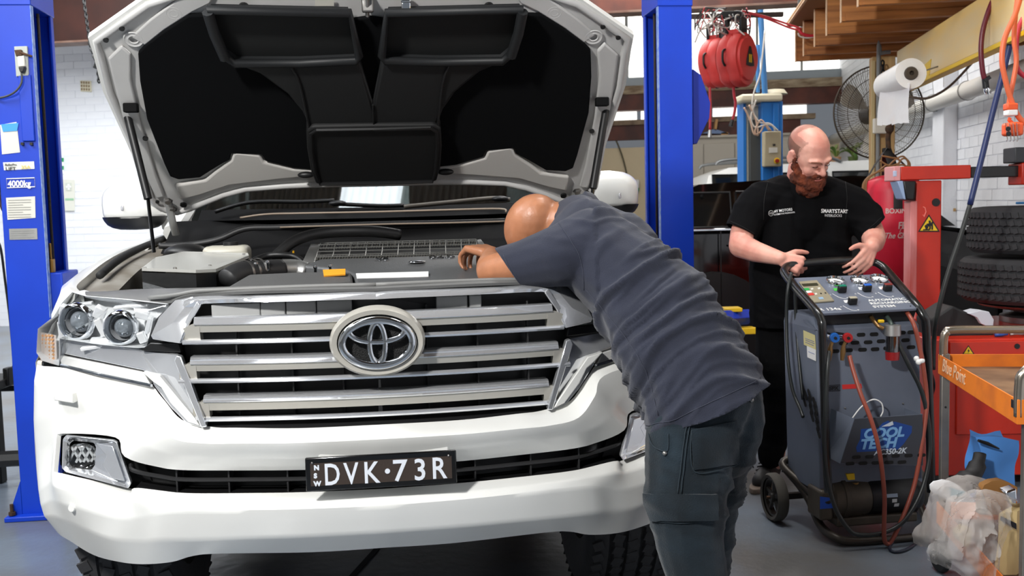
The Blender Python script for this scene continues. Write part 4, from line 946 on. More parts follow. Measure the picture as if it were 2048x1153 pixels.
# bag roll
rl = root('plastic_bag_roll', 'thick roll of clear plastic bags hung on the yellow beam', 'plastic roll', loc=W(1800, 160, 5.5))
MB().cyl(W(1800, 158, 5.5), room.M @ V((bx_+.01, (room.I @ W(1800,158,5.5)).y, bb+.05)), .004).build('roll_rod', steel, rl)
a, b_ = W(1775, 172, 5.72), W(1822, 147, 5.28); ax = (b_-a).normalized()
plm = M('film_white', (240, 238, 234), .45, bump=.5, bscale=30)
MB().lathe([(.02, 0), (.078, 0), (.079, (b_-a).length), (.03, (b_-a).length+.002)], a, ax, 28).build('roll', plm, rl, smooth=60)
MB().lathe([(.035, .0), (.036, .006), (.03, .02), (.012, .02), (.010, .0), (.0, .0)], b_+ax*-.004, ax, 20).build('core', M('core_brown', (70, 60, 48), .6), rl, smooth=60)
rows = []
for i in range(14):
    t = i/13; L_ = W(1764-9*t, 160+90*t, 5.60); R_ = W(1822-6*t, 165+80*t-3*sin(i), 5.22)
    rows.append([L_.lerp(R_, u/9)+V((0, .02*sin(u*2.2+t*3)*(.3+t), -.006*(u % 2)*t)) for u in range(10)])
MB().grid([[p+V((.01, .03, 0)) for p in r] for r in rows]).build('loose_bag', M('bag_film_solid', (238, 236, 236), .4, alpha=.8, bump=.5, bscale=25), rl, smooth=60)
# big fan
fc = W(1758, 225, 7.05); fr_ = .322
fn = root('industrial_fan', 'large round wire-caged industrial fan behind the timber post', 'fan', loc=fc+V((0, 0, -.3)))
wire = M('fan_wire', (120, 110, 92), .4, .6)
m = MB(); fax = V((.05, -1, .02)).normalized(); fu = V((1, .05, 0)).normalized(); fv = fax.cross(fu)
def fp(a, r, d): return fc+(fu*cos(a)+fv*sin(a))*r+fax*d
def dome(r): return .085*(1-(r/fr_)**2.2)
for r, w_ in ((fr_, .006), (.30, .0022), (.24, .0022), (.17, .0025), (.10, .003)): m.tube([fp(2*pi*k/48, r, dome(r)) for k in range(48)], w_, 6, closed=True)
cg = MB()
for k in range(110):
    a = 2*pi*k/110; cg.tube([fp(a+.45*(1-q), .08+(fr_-.08)*q, dome(.08+(fr_-.08)*q)) for q in (0, .2, .4, .6, .8, 1)], .0017, 4, caps=False)
m.build('cage_ring', M('fan_ring', (70, 60, 48), .5, .5), fn, smooth=60); tag(cg.build('cage_wires', wire, fn, smooth=0), kind='stuff')
bk_ = MB()
for k in range(40): a = 2*pi*k/40; bk_.tube([fp(a, .06, -.16), fp(a, .25, -.14), fp(a, fr_, 0)], .0014, 4, caps=False)
tag(bk_.build('rear_wires', wire, fn, smooth=0), kind='stuff')
MB().lathe([(0, .095), (.05, .09), (.062, .06), (.062, .0)], fc, fax, 24).build('hub', M('hub_blue', (84, 96, 110), .4), fn, smooth=60)
MB().lathe([(.0, -.05), (.06, -.05), (.065, -.2), (.0, -.21)], fc, fax, 20).build('motor', dark_pl, fn, smooth=40)
for k in range(3):
    rows = []
    for i in range(7):
        r = .05+.235*i/6; wd_ = .25+.55*sin(i/6*pi*.8)
        rows.append([fp(2*pi*k/3+.5+(u-.5)*wd_, r, -.03+(u-.5)*.07) for u in (0, .25, .5, .75, 1)])
    MB().grid(rows).build('blade', M('blade_grey', (196, 192, 182), .45, .2), fn, smooth=60, solid=.003)
MB().cyl(fc+V((0, .2, 0)), fc+V((.05, .35, -.02)), .02).build('bracket', dark_pl, fn)
# ---------------------------------------------------------------- punching bag
bgc = W(1783, 450, 6.15); bz0 = W(1783, 572, 6.15).z; bz1 = W(1783, 352, 6.15).z; bR = .163
pb = root('punching_bag', 'red punching bag with white boxing lettering hanging behind the bearded man', 'punching bag', loc=V((bgc.x, bgc.y, bz0)))
redv = M('bag_red', (222, 36, 62), .42, var=.08, vscale=5, bump=.25, bscale=14)
MB().lathe([(0, 0), (.12, .004), (bR, .03), (bR, .3), (bR*.99, bz1-bz0-.10), (bR*.93, bz1-bz0-.03), (.09, bz1-bz0), (0, bz1-bz0+.01)], (bgc.x, bgc.y, bz0), (0, 0, 1), 40).build('bag', redv, pb, smooth=60)
apx = W(1773, 296, 6.15); apx.y = bgc.y
strapm = M('strap_black', (24, 22, 22), .6)
for k in range(4):
    a = 2*pi*k/4-pi/2-.15; q = V((bgc.x+bR*cos(a), bgc.y+bR*sin(a), bz1-.05)); q2 = V((bgc.x+(bR+.004)*cos(a), bgc.y+(bR+.004)*sin(a), bz1-.20)); q3 = q+V((cos(a)*.004, sin(a)*.004, 0))
    MB().tube([apx, V((apx.x, apx.y, apx.z)).lerp(q3, .5)+V((0, 0, .01)), q3, q2], .026, 8, flat=.12, up=V((cos(a), sin(a), .4))).build('hanging_strap', strapm, pb, smooth=60)
m = MB(); m.tube(cat([W(1776,244,6.15), W(1783,252,6.15), W(1780,262,6.15), W(1776,272,6.15), W(1777,298,6.15)], 4), .016, 8); m.ball(W(1779, 258, 6.13), (.028, .02, .028), 12, 8); m.build('swivel_hook', rust, pb, smooth=60)
MB().tube([W(1776,244,6.15), W(1776,240,6.1), room.M @ V((bx_+.02, (room.I @ W(1776,230,6.15)).y, bb+.01))], .008, 6).build('hook_rod', rust, pb)
def wraptext(s_, size, px, py, sx=1, **k):
    """lettering wrapped round the bag"""
    me_o = text(s_, size, (0, 0, 0), (1, 0, 0), (0, 0, 1), M('bag_print', (226, 196, 190), .6), pb, world=False, sx=sx, depth=0.0006, **k)
    p = W(px, py, bgc.y-bR); a0 = math.asin(max(-.99, min(.99, (p.x-bgc.x)/bR))); z = W(px, py, bgc.y-bR*cos(a0)).z-bz0
    for v in me_o.data.vertices:
        x, y, zz = v.co; a = a0+x/bR; r = bR+.0015-y; v.co = (r*sin(a), -r*cos(a), z+zz)
    me_o.data.update()
wraptext('BOXING E', .042, 1774, 427, .92, bold=.001); wraptext('FENI', .058, 1796, 458, .8, bold=.0012, shear=.1); wraptext('The Champ', .048, 1772, 477, .8, shear=.35, bold=.0008)
m = MB()
for dx, dz, r in ((-.118, .345, .018), (-.098, .338, .016), (-.105, .378, .012), (-.112, .40, .008)):
    a = math.asin(dx/bR)
    m.ball(V((bgc.x+bR*sin(a), bgc.y-bR*cos(a), bz0+dz-.015)), (r, .004, r), 10, 6)
tag(m.build('glove_print', M('bag_print', (226, 196, 190), .6), pb), kind='stuff')
m = MB(); c0 = math.asin(.02/bR); m.tube([V((bgc.x+(bR+.001)*sin(.35+.42*cos(t)), bgc.y-(bR+.001)*cos(.35+.42*cos(t)), bz0+.335+.045*sin(t))) for t in [2*pi*i/40 for i in range(40)]], .0014, 4, closed=True); m.build('oval_print', M('bag_print', (226, 196, 190), .6), pb)
# brown flex tangled on top of the bag
def wp(l, Y=None): return cat([W(*p) if len(p) == 3 else W(p[0], p[1], Y) for p in l], 5)
flex = root('brown_flex', 'tangled brown electrical flex draped over the punching bag top', 'cable', loc=W(1775, 345, 6.0))
fm = M('flex_brown', (150, 106, 66), .5)
for l in ([(1763,312),(1785,316),(1795,318),(1800,325),(1780,332),(1760,322)], [(1728,398),(1726,370),(1740,352),(1765,342),(1790,345),(1800,352)], [(1730,390),(1729,368),(1745,350),(1770,338),(1790,320),(1806,313),(1816,325),(1814,338)], [(1775,350),(1790,335),(1805,330),(1822,340),(1815,352),(1790,345)], [(1732,385),(1735,360),(1760,340),(1775,330),(1785,345),(1793,372)], [(1785,352),(1800,322),(1812,318),(1820,332),(1806,350)]):
    MB().tube(wp(l, 5.93), .0055, 6).build('flex_loop', fm, flex, smooth=180)
# ---------------------------------------------------------------- hose reels
def reel(cx, cy, Y, k, label, dk):
    c = W(cx, cy, Y); ax = V((.74, -.67, 0)).normalized(); sd = V((.67, .74, 0)).normalized(); up = V((0, 0, 1))
    R = .165*k; T = .075*k
    r = root('hose_reel', label, 'hose reel', loc=c+V((0, 0, -.2)), group='red hose reels')
    rm = M('reel_red', (226, 72, 68), .5)
    def p(x, z, t): return c+sd*x+up*z+ax*t
    def outl(s_, t):
        pts = []
        for i in range(40):
            a = 2*pi*i/40; rr = R*(1+.08*abs(sin(a))**4) ; rr *= 1.10 if -2.2 < (a-2*pi if a > pi else a) < -.95 else 1
            pts.append(p(rr*cos(a)*s_, rr*sin(a)*s_, t))
        return pts
    m = MB(); m.grid([outl(.55, -T*1.15), outl(.92, -T), outl(1, -T*.75), outl(1, -T*.1), outl(.97, 0), outl(1, T*.1), outl(1, T*.75), outl(.93, T), outl(.80, T*1.02), outl(.77, T*1.22), outl(.45, T*1.3)], closed=True)
    m.f.append(tuple(range(40))); m.f.append(tuple(10*40+i for i in range(40))); m.build('casing', rm, r, smooth=40)
    m = MB(); m.prism([p(x*k, z*k, -T*.6) for x, z in ((-.05, .13), (.06, .13), (.045, .20), (-.035, .20))], ax*T*1.2); m.build('casing_neck', rm, r, bevel=.006)
    m = MB(); tri = [p(x*k, z*k, T*1.33) for x, z in ((-.055, -.055), (0, -.06), (.055, -.055), (.05, -.02), (.012, .075), (-.012, .075), (-.05, -.02))]; m.prism(tri, ax*.003); pt = m.build('badge_plate', dk, r, bevel=.002)
    m = MB(); 
    for dx in (-.012, .010): m.prism([p((x+dx)*k, z*k, T*1.33+.003) for x, z in ((-.007, -.035), (.007, -.035), (.007, .02), (-.007, .02))], ax*.002)
    m.build('badge_mark', yellow_m, pt, smooth=0)
    m = MB(); m.prism([p(x*k, z*k, -T*.8) for x, z in ((-.055, .165), (-.02, .165), (-.015, .27), (-.06, .27))], ax*.02); m.prism([p(x*k, z*k, T*.6) for x, z in ((-.055, .13), (.03, .13), (.03, .27), (-.055, .27))], ax*.02); m.prism([p(x*k, z*k, -T*.8) for x, z in ((-.06, .262), (.03, .262), (.03, .28), (-.06, .28))], ax*T*1.5)
    m.build('hanging_bracket', black_pl, r, bevel=.004)
    MB().tube(cat([p(-R*.98, .05*k, 0), p(-R*1.16, .03*k, 0), p(-R*1.16, -.03*k, 0), p(-R*.98, -.06*k, 0)], 4), .008*k, 8).build('carry_handle', black_pl, r, smooth=180)
    MB().ball(p(0, -R*1.08, 0), .022*k, 12, 8).build('hose_stopper', black_pl, r, smooth=180)
    return r, c, p
blk = M('plate_black', (22, 22, 22), .5)
r1, c1, p1 = reel(1474, 118, 7.0, 1.0, 'red round hose reel nearest the camera, hanging below the beam', blk)
r2, c2_, p2 = reel(1434, 124, 7.7, 1.0, 'red round hose reel partly hidden behind the nearer reel', blk)
hm = M('hose_red', (196, 44, 58), .35)
for r, l, Y, e in ((r1, [(1467,172),(1468,190),(1471,205),(1469,225),(1465,240)], 7.0, (1461,253)), (r2, [(1420,165),(1420,190),(1421,215),(1420,260)], 7.7, (1419,275))):
    MB().tube(wp(l, Y), .010, 8).build('hose', hm, r, smooth=180); q = W(l[-1][0], l[-1][1], Y); MB().tube([q, q.lerp(W(*e, Y), .4), W(*e, Y)], [.011, .014, .016], 8).build('air_fitting', black_pl if r is r1 else alu, r)
# wires and rails above the reels
wm = [M('wire_pale', (206, 200, 190), .5), M('wire_red', (206, 66, 72), .5), M('wire_dark', (50, 46, 46), .5)]
ws = root('ceiling_wiring', 'tangle of red, grey and white wires above the hose reels', 'wires', loc=W(1440, 60, 7.2))
random.seed(3)
for k in range(46):
    x = random.uniform(1392, 1500); y = random.uniform(14, 40); Y = random.uniform(6.9, 7.6)
    pts = [(x, y, Y)]
    for q in range(3): x += random.uniform(-22, 22); y += random.uniform(-4, 24); pts.append((min(max(x, 1390), 1500), min(y, 92), Y+random.uniform(-.1, .1)))
    MB().tube(wp(pts), random.uniform(.003, .006), 5).build('wire', wm[(k*7) % 3], ws, smooth=180)
for l in ([(1484,22),(1530,33),(1575,48),(1602,57)], [(1490,24),(1535,38),(1580,56),(1600,60)]): MB().tube(wp([(a, b, 7.0) for a, b in l]), .007, 6).build('wire', wm[1], ws, smooth=180)
MB().tube(wp([(1598,60),(1605,68),(1620,72),(1631,71)], 6.95), .011, 6).build('wire', hm, ws, smooth=180); MB().tube(wp([(1596,66),(1600,73),(1615,76),(1630,73)], 6.95), .005, 6).build('wire', wm[0], ws, smooth=180)
MB().boxc(W(1462, 30, 7.1), (.14, .06, .045)).build('cable_clamp', black_pl, ws, bevel=.006); MB().boxc(W(1440, 32, 7.3), (.9, .04, .03)).build('hanging_rail', M('rail_dark', (60, 50, 46), .6), ws, smooth=0)
# ---------------------------------------------------------------- light blue lift post far behind
lbm = M('light_blue_paint', (22, 110, 188), .4); bl = root('light_blue_lift_post', 'light blue lift post with a beige control box beyond the bearded man', 'lift post', Frame((W(1545, 600, 9.0).x, 9.0, 0), .05))
def bb_(x0, x1, y0, y1, Y=9.0, th=.2): a = W(x0, y1, Y); b = W(x1, y0, Y); return MB().box(a.x, b.x, Y, Y+th, a.z, b.z)
a = W(1523, 203, 9.0); b = W(1566, 203, 9.0)
MB().box(a.x, b.x, 9.0, 9.2, 0, a.z).build('column', lbm, bl, bevel=.01)
MB().box(b.x-.09, b.x-.04, 8.985, 9.0, .2, a.z-.02).build('column_rib', lbm, bl, bevel=.006)
a2 = W(1484, 205, 9.15); MB().box(a2.x, a2.x+.025, 9.1, 9.35, 0, a2.z).build('column_side', lbm, bl, smooth=0)
MB().box(a2.x+.03, a2.x+.14, 9.12, 9.3, 0, a2.z-.04).build('column_channel', M('channel_pale', (196, 196, 184), .5), bl, smooth=0)
MB().box(W(1500,205,9.05).x, a.x, 9.04, 9.2, 0, W(1500,240,9.05).z).build('column_gap', M('gap_dark', (60, 62, 60), .6), bl, smooth=0)
m = MB(); m.add(bb_(1482, 1566, 186, 204, 8.95, .3).v, bb_(0, 1, 0, 1).f); m.build('top_cover', M('cover_cream', (212, 204, 178), .5), bl, bevel=.02)
MB().lathe([(0, .05), (.09, .04), (.12, .0)], W(1548, 189, 9.1), (0, 0, 1), 20).build('cover_cap', M('cover_cream', (212, 204, 178), .5), bl, smooth=60)
MB().cyl(W(1530, 190, 9.0), W(1521, 20, 9.0), .026, n=12).build('hydraulic_pipe', M('pipe_blue', (58, 120, 178), .35), bl); MB().cyl(W(1516, 185, 9.1), W(1516, 90, 9.1), .018, n=12).build('hydraulic_pipe', M('pipe_blue', (58, 120, 178), .35), bl)
bxm = M('control_beige', (176, 164, 134), .5); cbx = bb_(1529, 1563, 262, 334, 8.88, .1).build('control_box', bxm, bl, bevel=.01)
bb_(1538, 1555, 295, 306, 8.872, .006).build('box_label', paper, cbx, smooth=0); bb_(1546, 1551, 288, 292, 8.872, .006).build('box_label', dark_pl, cbx, smooth=0)
MB().lathe([(0, -.006), (.026, -.006), (.028, 0)], W(1554, 322, 8.875), (0, 1, 0), 20).build('yellow_plate', yellow_m, cbx); MB().lathe([(0, -.02), (.016, -.02), (.018, 0)], W(1554, 322, 8.868), (0, 1, 0), 16).build('stop_button', M('stop_red', (150, 30, 20), .4), cbx)
for k, l in enumerate(([(1512,200),(1502,235),(1510,255),(1530,250),(1545,252),(1550,262)], [(1488,215),(1500,240),(1508,268),(1520,265),(1530,250),(1542,262)], [(1505,205),(1506,225),(1520,245),(1540,248),(1556,262)], [(1498,210),(1512,240),(1516,270),(1510,262),(1522,240),(1538,262)], [(1530,60),(1524,120),(1520,150),(1508,185),(1504,210)])):
    MB().tube(wp(l, 8.85), .008, 6).build('control_wire', M('wire_tan', (196, 164, 140), .5) if k % 2 else wm[0], bl, smooth=180)
# soap dispenser and aerial cable on the cream wall
dsp = root('soap_dispenser', 'white and green soap dispenser on the cream wall left of the right lift post', 'dispenser', Frame(room.M @ room.y(1273, 385, 14.98), room.yaw))
for (x0, x1, y0, y1), mt in (((1266, 1279, 359, 377), white_m), ((1267, 1278, 376, 384), M('soap_green', (110, 196, 150), .4))):
    MB().prism([room.y(a, b, 14.9) for a, b in ((x0, y0), (x1, y0), (x1, y1), (x0, y1))], (0, .08, 0)).xf(room.M).build('dispenser_body', mt, dsp, bevel=.02)
tag(MB().tube(cat([room.M @ room.y(*p, 14.9) for p in ((1222,262),(1236,290),(1248,325),(1256,365),(1259,400))], 5), .012, 6).build('wall_cable', M('cable_olive', (90, 84, 60), .5), None, smooth=180), 'thin dark cable bowing down the cream wall beside the soap dispenser', 'cable')
# white downpipe along the right wall
PX = 2.30
pa, pb_ = room.x(1852, 212, PX), room.x(2048, 140, PX); d_ = (pb_-pa); far = pa-d_*2.6; near = pb_+d_*.8
pp = root('white_pipe', 'white round pipe running along the right brick wall', 'pipe', Frame(room.M @ V((PX, 7, 1.9)), room.yaw))
z_ = (pa.z+pb_.z)/2; fy = 14.6
MB().cyl((PX, fy, z_), (PX, 3.4, z_), .068, n=20).xf(room.M).build('pipe', M('pipe_white', (236, 234, 226), .35), pp, smooth=180)
for (px, top) in ((1655+212, 165), (1655+280, 138)):
    q = room.x(px, 230, PX); y = q.y
    MB().tube([V((PX+.075*cos(a*pi/8), y, z_+.075*sin(a*pi/8))) for a in range(-8, 9)], .004, 6).xf(room.M).build('pipe_strap', alu, pp)
    MB().tube([V((PX, y, z_+.075)), V((PX-.01, y, z_+.16)), V((PX-.01, y+.0, z_+.28)), V((PX-.01, y-.35, z_+.28)), V((PX-.01, y-.35, z_+.10))], .003, 5).xf(room.M).build('hanger_wire', alu, pp)
tag(MB().tube(cat([W(1790,185,6.3), W(1830,196,6.2), W(1860,195,6.1), W(1900,172,6.0), W(1945,125,5.9)], 6), .008, 6).build('slack_cable', M('cable_taupe', (120, 106, 92), .5), None, smooth=180), 'slack grey-brown cable sagging below the yellow beam', 'cable')
# wall notices
nb = root('notice_board', 'green card pinned over a timber batten on the right wall behind the red column', 'board', Frame(room.M @ room.x(1893, 440, 2.43), room.yaw))
MB().prism([room.x(a, b, 2.43) for a, b in ((1882,422),(1907,422),(1907,448),(1882,447))], (.01, 0, 0)).xf(room.M).build('green_card', M('card_lime', (70, 214, 90), .6), nb, smooth=0)
MB().prism([room.x(a, b, 2.42) for a, b in ((1882,417),(1907,417),(1907,423),(1882,423))], (.02, 0, 0)).xf(room.M).build('batten', wood_p, nb, smooth=0)
tag(MB().prism([room.x(a, b, 2.41) for a, b in ((1880,380),(1893,382),(1893,417),(1880,417))], (.03, 0, 0)).xf(room.M).build('black_wall_panel', dark_pl, None, bevel=.004), 'narrow black panel on the right wall above the green card', 'board')  # plain black panel on the wall, use unknown
# ---------------------------------------------------------------- hoses and the work lamp at top right
ah = root('air_hose', 'dark red air hose with a black and steel coupling hanging from the yellow beam', 'hose', loc=W(1970, 185, 4.6))
MB().tube(wp([(1992,-12),(1978,20),(1966,60),(1962,100),(1965,140),(1969,158)], 4.6), .0115, 10).build('hose', M('hose_maroon', (104, 22, 38), .35), ah, smooth=180)
q0, q1 = W(1970,158,4.6), W(1972,176,4.6); MB().cyl(q0, q1, .014, n=12).boxc(W(1974,158,4.59), (.03, .016, .016), Matrix.Rotation(-.6, 3, 'Y')).build('coupling_body', black_pl, ah); MB().tube([q1, W(1974,180,4.6), W(1976,189,4.6)], [.012, .016, .014], 12).build('steel_fitting', chrome, ah)
oh = root('orange_cable', 'orange extension cable looping down from the yellow beam at the top right', 'cable', loc=W(2020, 200, 4.0))
om = M('cable_orange', (228, 108, 66), .4)
MB().tube(wp([(2042,-10),(2030,30),(2010,75),(2004,120),(2012,165),(2024,205),(2038,235),(2056,250)], 4.0), .0105, 10).build('cable_loop', om, oh, smooth=180)
MB().tube(wp([(2036,-10),(2031,30),(2028,80),(2033,120),(2026,165),(2018,205),(2021,212)], 4.05), .0095, 10).build('cable_loop', om, oh, smooth=180)
tag(MB().tube(wp([(2050,30),(2036,60),(2032,110),(2036,140),(2054,156)], 4.2), .010, 10).build('red_hose', M('hose_crimson', (190, 50, 66), .4), None, smooth=180), 'short crimson hose beside the orange cable at the right photo edge', 'hose')
bs = root('blue_black_hose', 'long dark blue to black hose slanting from the ceiling down past the tyres', 'hose', loc=W(1960, 350, 4.3))
MB().tube(wp([(2056,-30,4.4),(2030,50,4.4),(2010,130,4.4),(1988,215,4.4),(1965,310,4.4),(1940,410,4.4)]), .0125, 10).build('blue_run', M('hose_navy', (30, 44, 92), .4), bs, smooth=180)
MB().tube(wp([(1940,410,4.4),(1922,470,4.4),(1900,535,4.4),(1884,590,4.4),(1872,645,4.42),(1868,680,4.45),(1866,740,4.45)]), .0105, 10).build('black_run', M('hose_soot', (36, 38, 36), .5), bs, smooth=180)
wlp = root('work_lamp', 'orange caged inspection lamp hanging on the orange cable', 'lamp', loc=W(2026, 270, 4.0)); WM['wl'] = WM[wlp.name]
MB().boxc(W(2021, 214, 4.0), (.045, .04, .028)).build('socket', M('lamp_orange', (240, 92, 42), .4), wlp, bevel=.006)
MB().boxc(W(2021, 226, 4.0), (.042, .04, .024)).build('plug_white', white_m, wlp, bevel=.005)
MB().boxc(W(2025, 259, 4.0), (.066, .06, .052)).cyl(W(2024, 245, 4.0), W(2025, 270, 4.0), .034).build('lamp_head', M('lamp_orange', (240, 92, 42), .4), wlp, bevel=.01)
for x, y in ((2016, 258), (2017, 268)): MB().lathe([(0, -.004), (.009, -.004), (.010, 0)], W(x, y, 3.955), (0, 1, 0), 12).build('lamp_button', black_pl, wlp)
for x in (2012, 2019, 2026, 2033): MB().tube(wp([(x,246),(x+1,262),(x+3,278),(x+1,283)], 3.955), .0022, 5).build('cage_wire', clear('cage_clear', (230, 220, 210), .3), wlp)
MB().tube([W(2020,236,4.0), W(2018,240,4.0), W(2024,246,4.0)], .008, 6).build('hook', M('lamp_orange', (240, 92, 42), .4), wlp)
# ================================================================ air conditioning recharging trolley
ac = Frame((1.30, 3.86, 0), .15)
AR = root('recharging_machine', 'grey wheeled air conditioning recharging machine with gauges and hoses', 'machine', ac)
def ab_(m, name, mat, par=None, **k): return m.build(name, mat, par or AR, world=False, **k)
def ay(*l): return [ac.y(*p) for p in l]
agrey = M('machine_grey', (110, 118, 133), .45, col2=(100, 107, 122), vscale=4)
adark = M('tray_grey', (56, 60, 68), .5)
tubem = M('tube_black', (22, 23, 24), .28, coat=.3)
def atube(pts, r, name, mat=tubem, par=None, n=10, sub=5): return ab_(MB().tube(cat(ay(*pts), sub), r, n), name, mat, par, smooth=180)
# console
K = ay((1590,556,.27),(1765,549,.27),(1833,617,-.05),(1642,627,-.05))
cn = (K[1]-K[3]).cross(K[0]-K[2]).normalized()
if cn.z < 0: cn = -cn
cc = sum(K, V())/4; 
def con(px, py, off=0): return ac.hit(px, py, cn, cn.dot(cc)+off)
def cpz(lst, off, th): return MB().prism([con(a, b, off) for a, b in lst], cn*-th)
cx_ = (con(1700, 600)-con(1680, 600.9)).normalized(); cxw = ac.w(con(1820,618.5))-ac.w(con(1660,626.5)); cyw = ac.w(con(1615,590))-ac.w(con(1642,627))
cs_ = ab_(cpz([(1588,556),(1765,548),(1834,617),(1642,627)], 0, .012), 'console', agrey, bevel=.003)
ab_(MB().prism([con(a, b, -.012) for a, b in ((1640,612),(1828,603),(1834,617),(1642,627))], (0, .03, -.05)), 'console_skirt', dark_pl, cs_)
for gx, gy, r in ((1670,567,.036),(1718,566,.036),(1757,563,.036)):
    c = con(gx, gy); g = ab_(MB().lathe([(r*.88, .012), (r*.94, .020), (r, .018), (r*1.02, .006), (r*1.04, 0)], c, cn, 28), 'gauge', chrome, cs_, smooth=50)
    ab_(MB().lathe([(0, .009), (r*.9, .009)], c, cn, 24), 'gauge_face', white_m, cs_, smooth=0)
    d = {1670: V((.02, -.012, -.008)), 1718: V((.001, -.02, -.018)), 1757: V((-.018, -.014, -.012))}[gx]; d = d-cn*d.dot(cn); ab_(MB().tube([c+cn*.0105-d*.3, c+cn*.0105+d], .0018, 5), 'needle', black_pl, cs_)
    m = MB()
    u = cn.orthogonal().normalized(); v = cn.cross(u)
    for k in range(15): a = 2*pi*k/18; p = c+cn*.0098+(u*cos(a)+v*sin(a))*r*.76; m.boxc(p, (.002, .002, .001))
    tag(ab_(m, 'gauge_ticks', black_pl, cs_, smooth=0), kind='stuff')
lc_ = ab_(cpz([(1598,563),(1634,560),(1669,601),(1629,604),(1622,597)], .008, .008), 'controller', M('controller_beige', (150, 142, 120), .5), cs_, bevel=.003)
ab_(cpz([(1603,568),(1634,566),(1637,571),(1607,573)], .0095, .002), 'display', M('lcd', (58, 58, 44), .3), cs_, smooth=0)
for P, mt in (([(1607,577),(1617,576),(1620,580),(1611,581)], M('key_green', (44, 170, 84), .4)), ([(1615,587),(1626,586),(1629,590),(1618,591)], M('key_red', (214, 60, 56), .4)), ([(1636,595),(1645,594),(1648,598),(1639,599)], M('key_blue', (150, 180, 206), .4)), ([(1612,582),(1622,582),(1624,585),(1614,586)], white_m), ([(1621,577),(1626,576),(1627,579),(1623,580)], paper), ([(1635,576),(1640,575),(1641,578),(1637,579)], paper), ([(1629,587),(1633,586),(1635,589),(1631,590)], paper), ([(1640,586),(1643,586),(1644,588),(1641,588)], dark_pl), ([(1649,585),(1652,585),(1653,587),(1650,587)], dark_pl)):
    ab_(cpz(P, .0095, .002), 'membrane_key', mt, lc_, smooth=0)
for x, y, cmt, lab, ltx in ((1683,583,M('knob_green', (16, 120, 96), .4),M('label_green', (70, 190, 70), .5),''),(1733,581,M('knob_blue', (30, 96, 190), .4),white_m,'L'),(1774,580,M('knob_red', (128, 44, 40), .4),white_m,'H'),(1704,607,M('knob_beige', (176, 170, 150), .4),white_m,'')):
    ab_(cpz([(x-17,y-6),(x+1,y-7),(x+4,y-2),(x-14,y-1)], .0015, .001), 'knob_label', lab, cs_, smooth=0)
    if ltx: text(ltx, .016, ac.w(con(x-9, y-2, .002)), cxw, cyw, M('lt_'+ltx, (60, 110, 200) if ltx == 'L' else (200, 50, 50), .5), cs_, bold=.0008)
    c = con(x, y+2); R_ = Matrix((cx_, cn.cross(cx_), cn)).transposed(); kb = ab_(MB().boxc(c+cn*.014, (.034, .022, .028), R_), 'valve_knob', black_pl, cs_, bevel=.005); ab_(MB().boxc(c+cn*.029, (.030, .018, .004), R_), 'knob_cap', cmt, cs_, bevel=.002)
    pts = [con(x-18+28*t, y+5+8*sin(t*pi*.6)+2*t, .001) for t in (0, .2, .4, .6, .8, 1)]; ab_(MB().tube(pts, .0009, 4), 'scale_arc', white_m, cs_); text('C', .010, ac.w(con(x-23, y+8, .001)), cxw, cyw, white_m, cs_); text('O', .010, ac.w(con(x+11, y+14, .001)), cxw, cyw, white_m, cs_)
for s_, x, y, sz in (('AUTOMATIC', 1738, 604.5, .026), ('RECHARGING', 1742, 610.5, .026), ('SYSTEM', 1748, 617, .026), ('R 134a', 1640, 623, .030)): text(s_, sz, ac.w(con(x, y-1, .001)), cxw, cyw, white_m, cs_, sx=1.05, bold=.0003)
ab_(MB().ball(con(1821, 613), .003, 8, 5), 'console_screw', black_pl, cs_)
# handle frame
hd = [(1862,985,-.05),(1861,900,-.05),(1857,760,-.05),(1852,655,-.05),(1846,632,-.05),(1828,605,0),(1800,572,.15),(1775,543,.27),(1760,530,.31),(1742,524,.33),(1700,521,.33),(1640,524,.33),(1600,528,.33),(1580,531,.33),(1570,537,.31),(1570,548,.27),(1590,575,.17),(1615,603,.05),(1633,624,-.03),(1642,640,-.06),(1645,660,-.07),(1648,760,-.07),(1652,900,-.07),(1657,985,-.07)]
frm = atube(hd, .0165, 'handle_frame', n=12, sub=4)
# body
B0 = ay((1632,660,.0),(1838,650,.0),(1846,990,.0),(1640,990,.0)); bt0 = ay((1648,637,.06),(1832,630,.06))
body = ab_(MB().add([B0[0], B0[1], B0[2], B0[3], V((B0[0].x-.0, .30, B0[0].z)), V((B0[1].x, .30, B0[1].z)), V((B0[2].x, .30, B0[2].z)), V((B0[3].x, .30, B0[3].z)), V((B0[0].x+.01, .05, bt0[0].z+.01)), V((B0[1].x-.01, .05, bt0[0].z+.01)), V((B0[0].x+.01, .30, bt0[0].z+.01)), V((B0[1].x-.01, .30, bt0[0].z+.01))],
   [(0,1,2,3),(0,3,7,4),(1,5,6,2),(3,2,6,7),(4,7,6,5),(0,8,9,1),(0,4,10,8),(1,9,11,5),(8,10,11,9),(4,5,11,10)]), 'cabinet', agrey, smooth=0, bevel=.004)
slotm = M('slot_black', (8, 8, 9), .8)
def slot(p, w_, h, par, nrm=(0, -1, 0), u=(1, 0, 0), vv=(0, 0, 1)):
    u = V(u); vv = V(vv); r = h/2; pts = []
    for k in range(6): a = -pi/2+pi*k/5; pts.append(p+u*(w_/2-r+r*cos(a))+vv*r*sin(a))
    for k in range(6): a = pi/2+pi*k/5; pts.append(p+u*(-w_/2+r+r*cos(a))+vv*r*sin(a))
    ab_(MB().prism(pts, V(nrm)*.0012), 'vent_slot', slotm, par, smooth=0)
for x, y in ((1722,670),(1748,669),(1803,666),(1823,665),(1687,687),(1710,686),(1736,685),(1762,683),(1811,681),(1670,703),(1697,701),(1725,700),(1750,699),(1775,697),(1822,695)): slot(ac.y(x, y, -.0005), .036, .015, body)
SX = B0[0].x
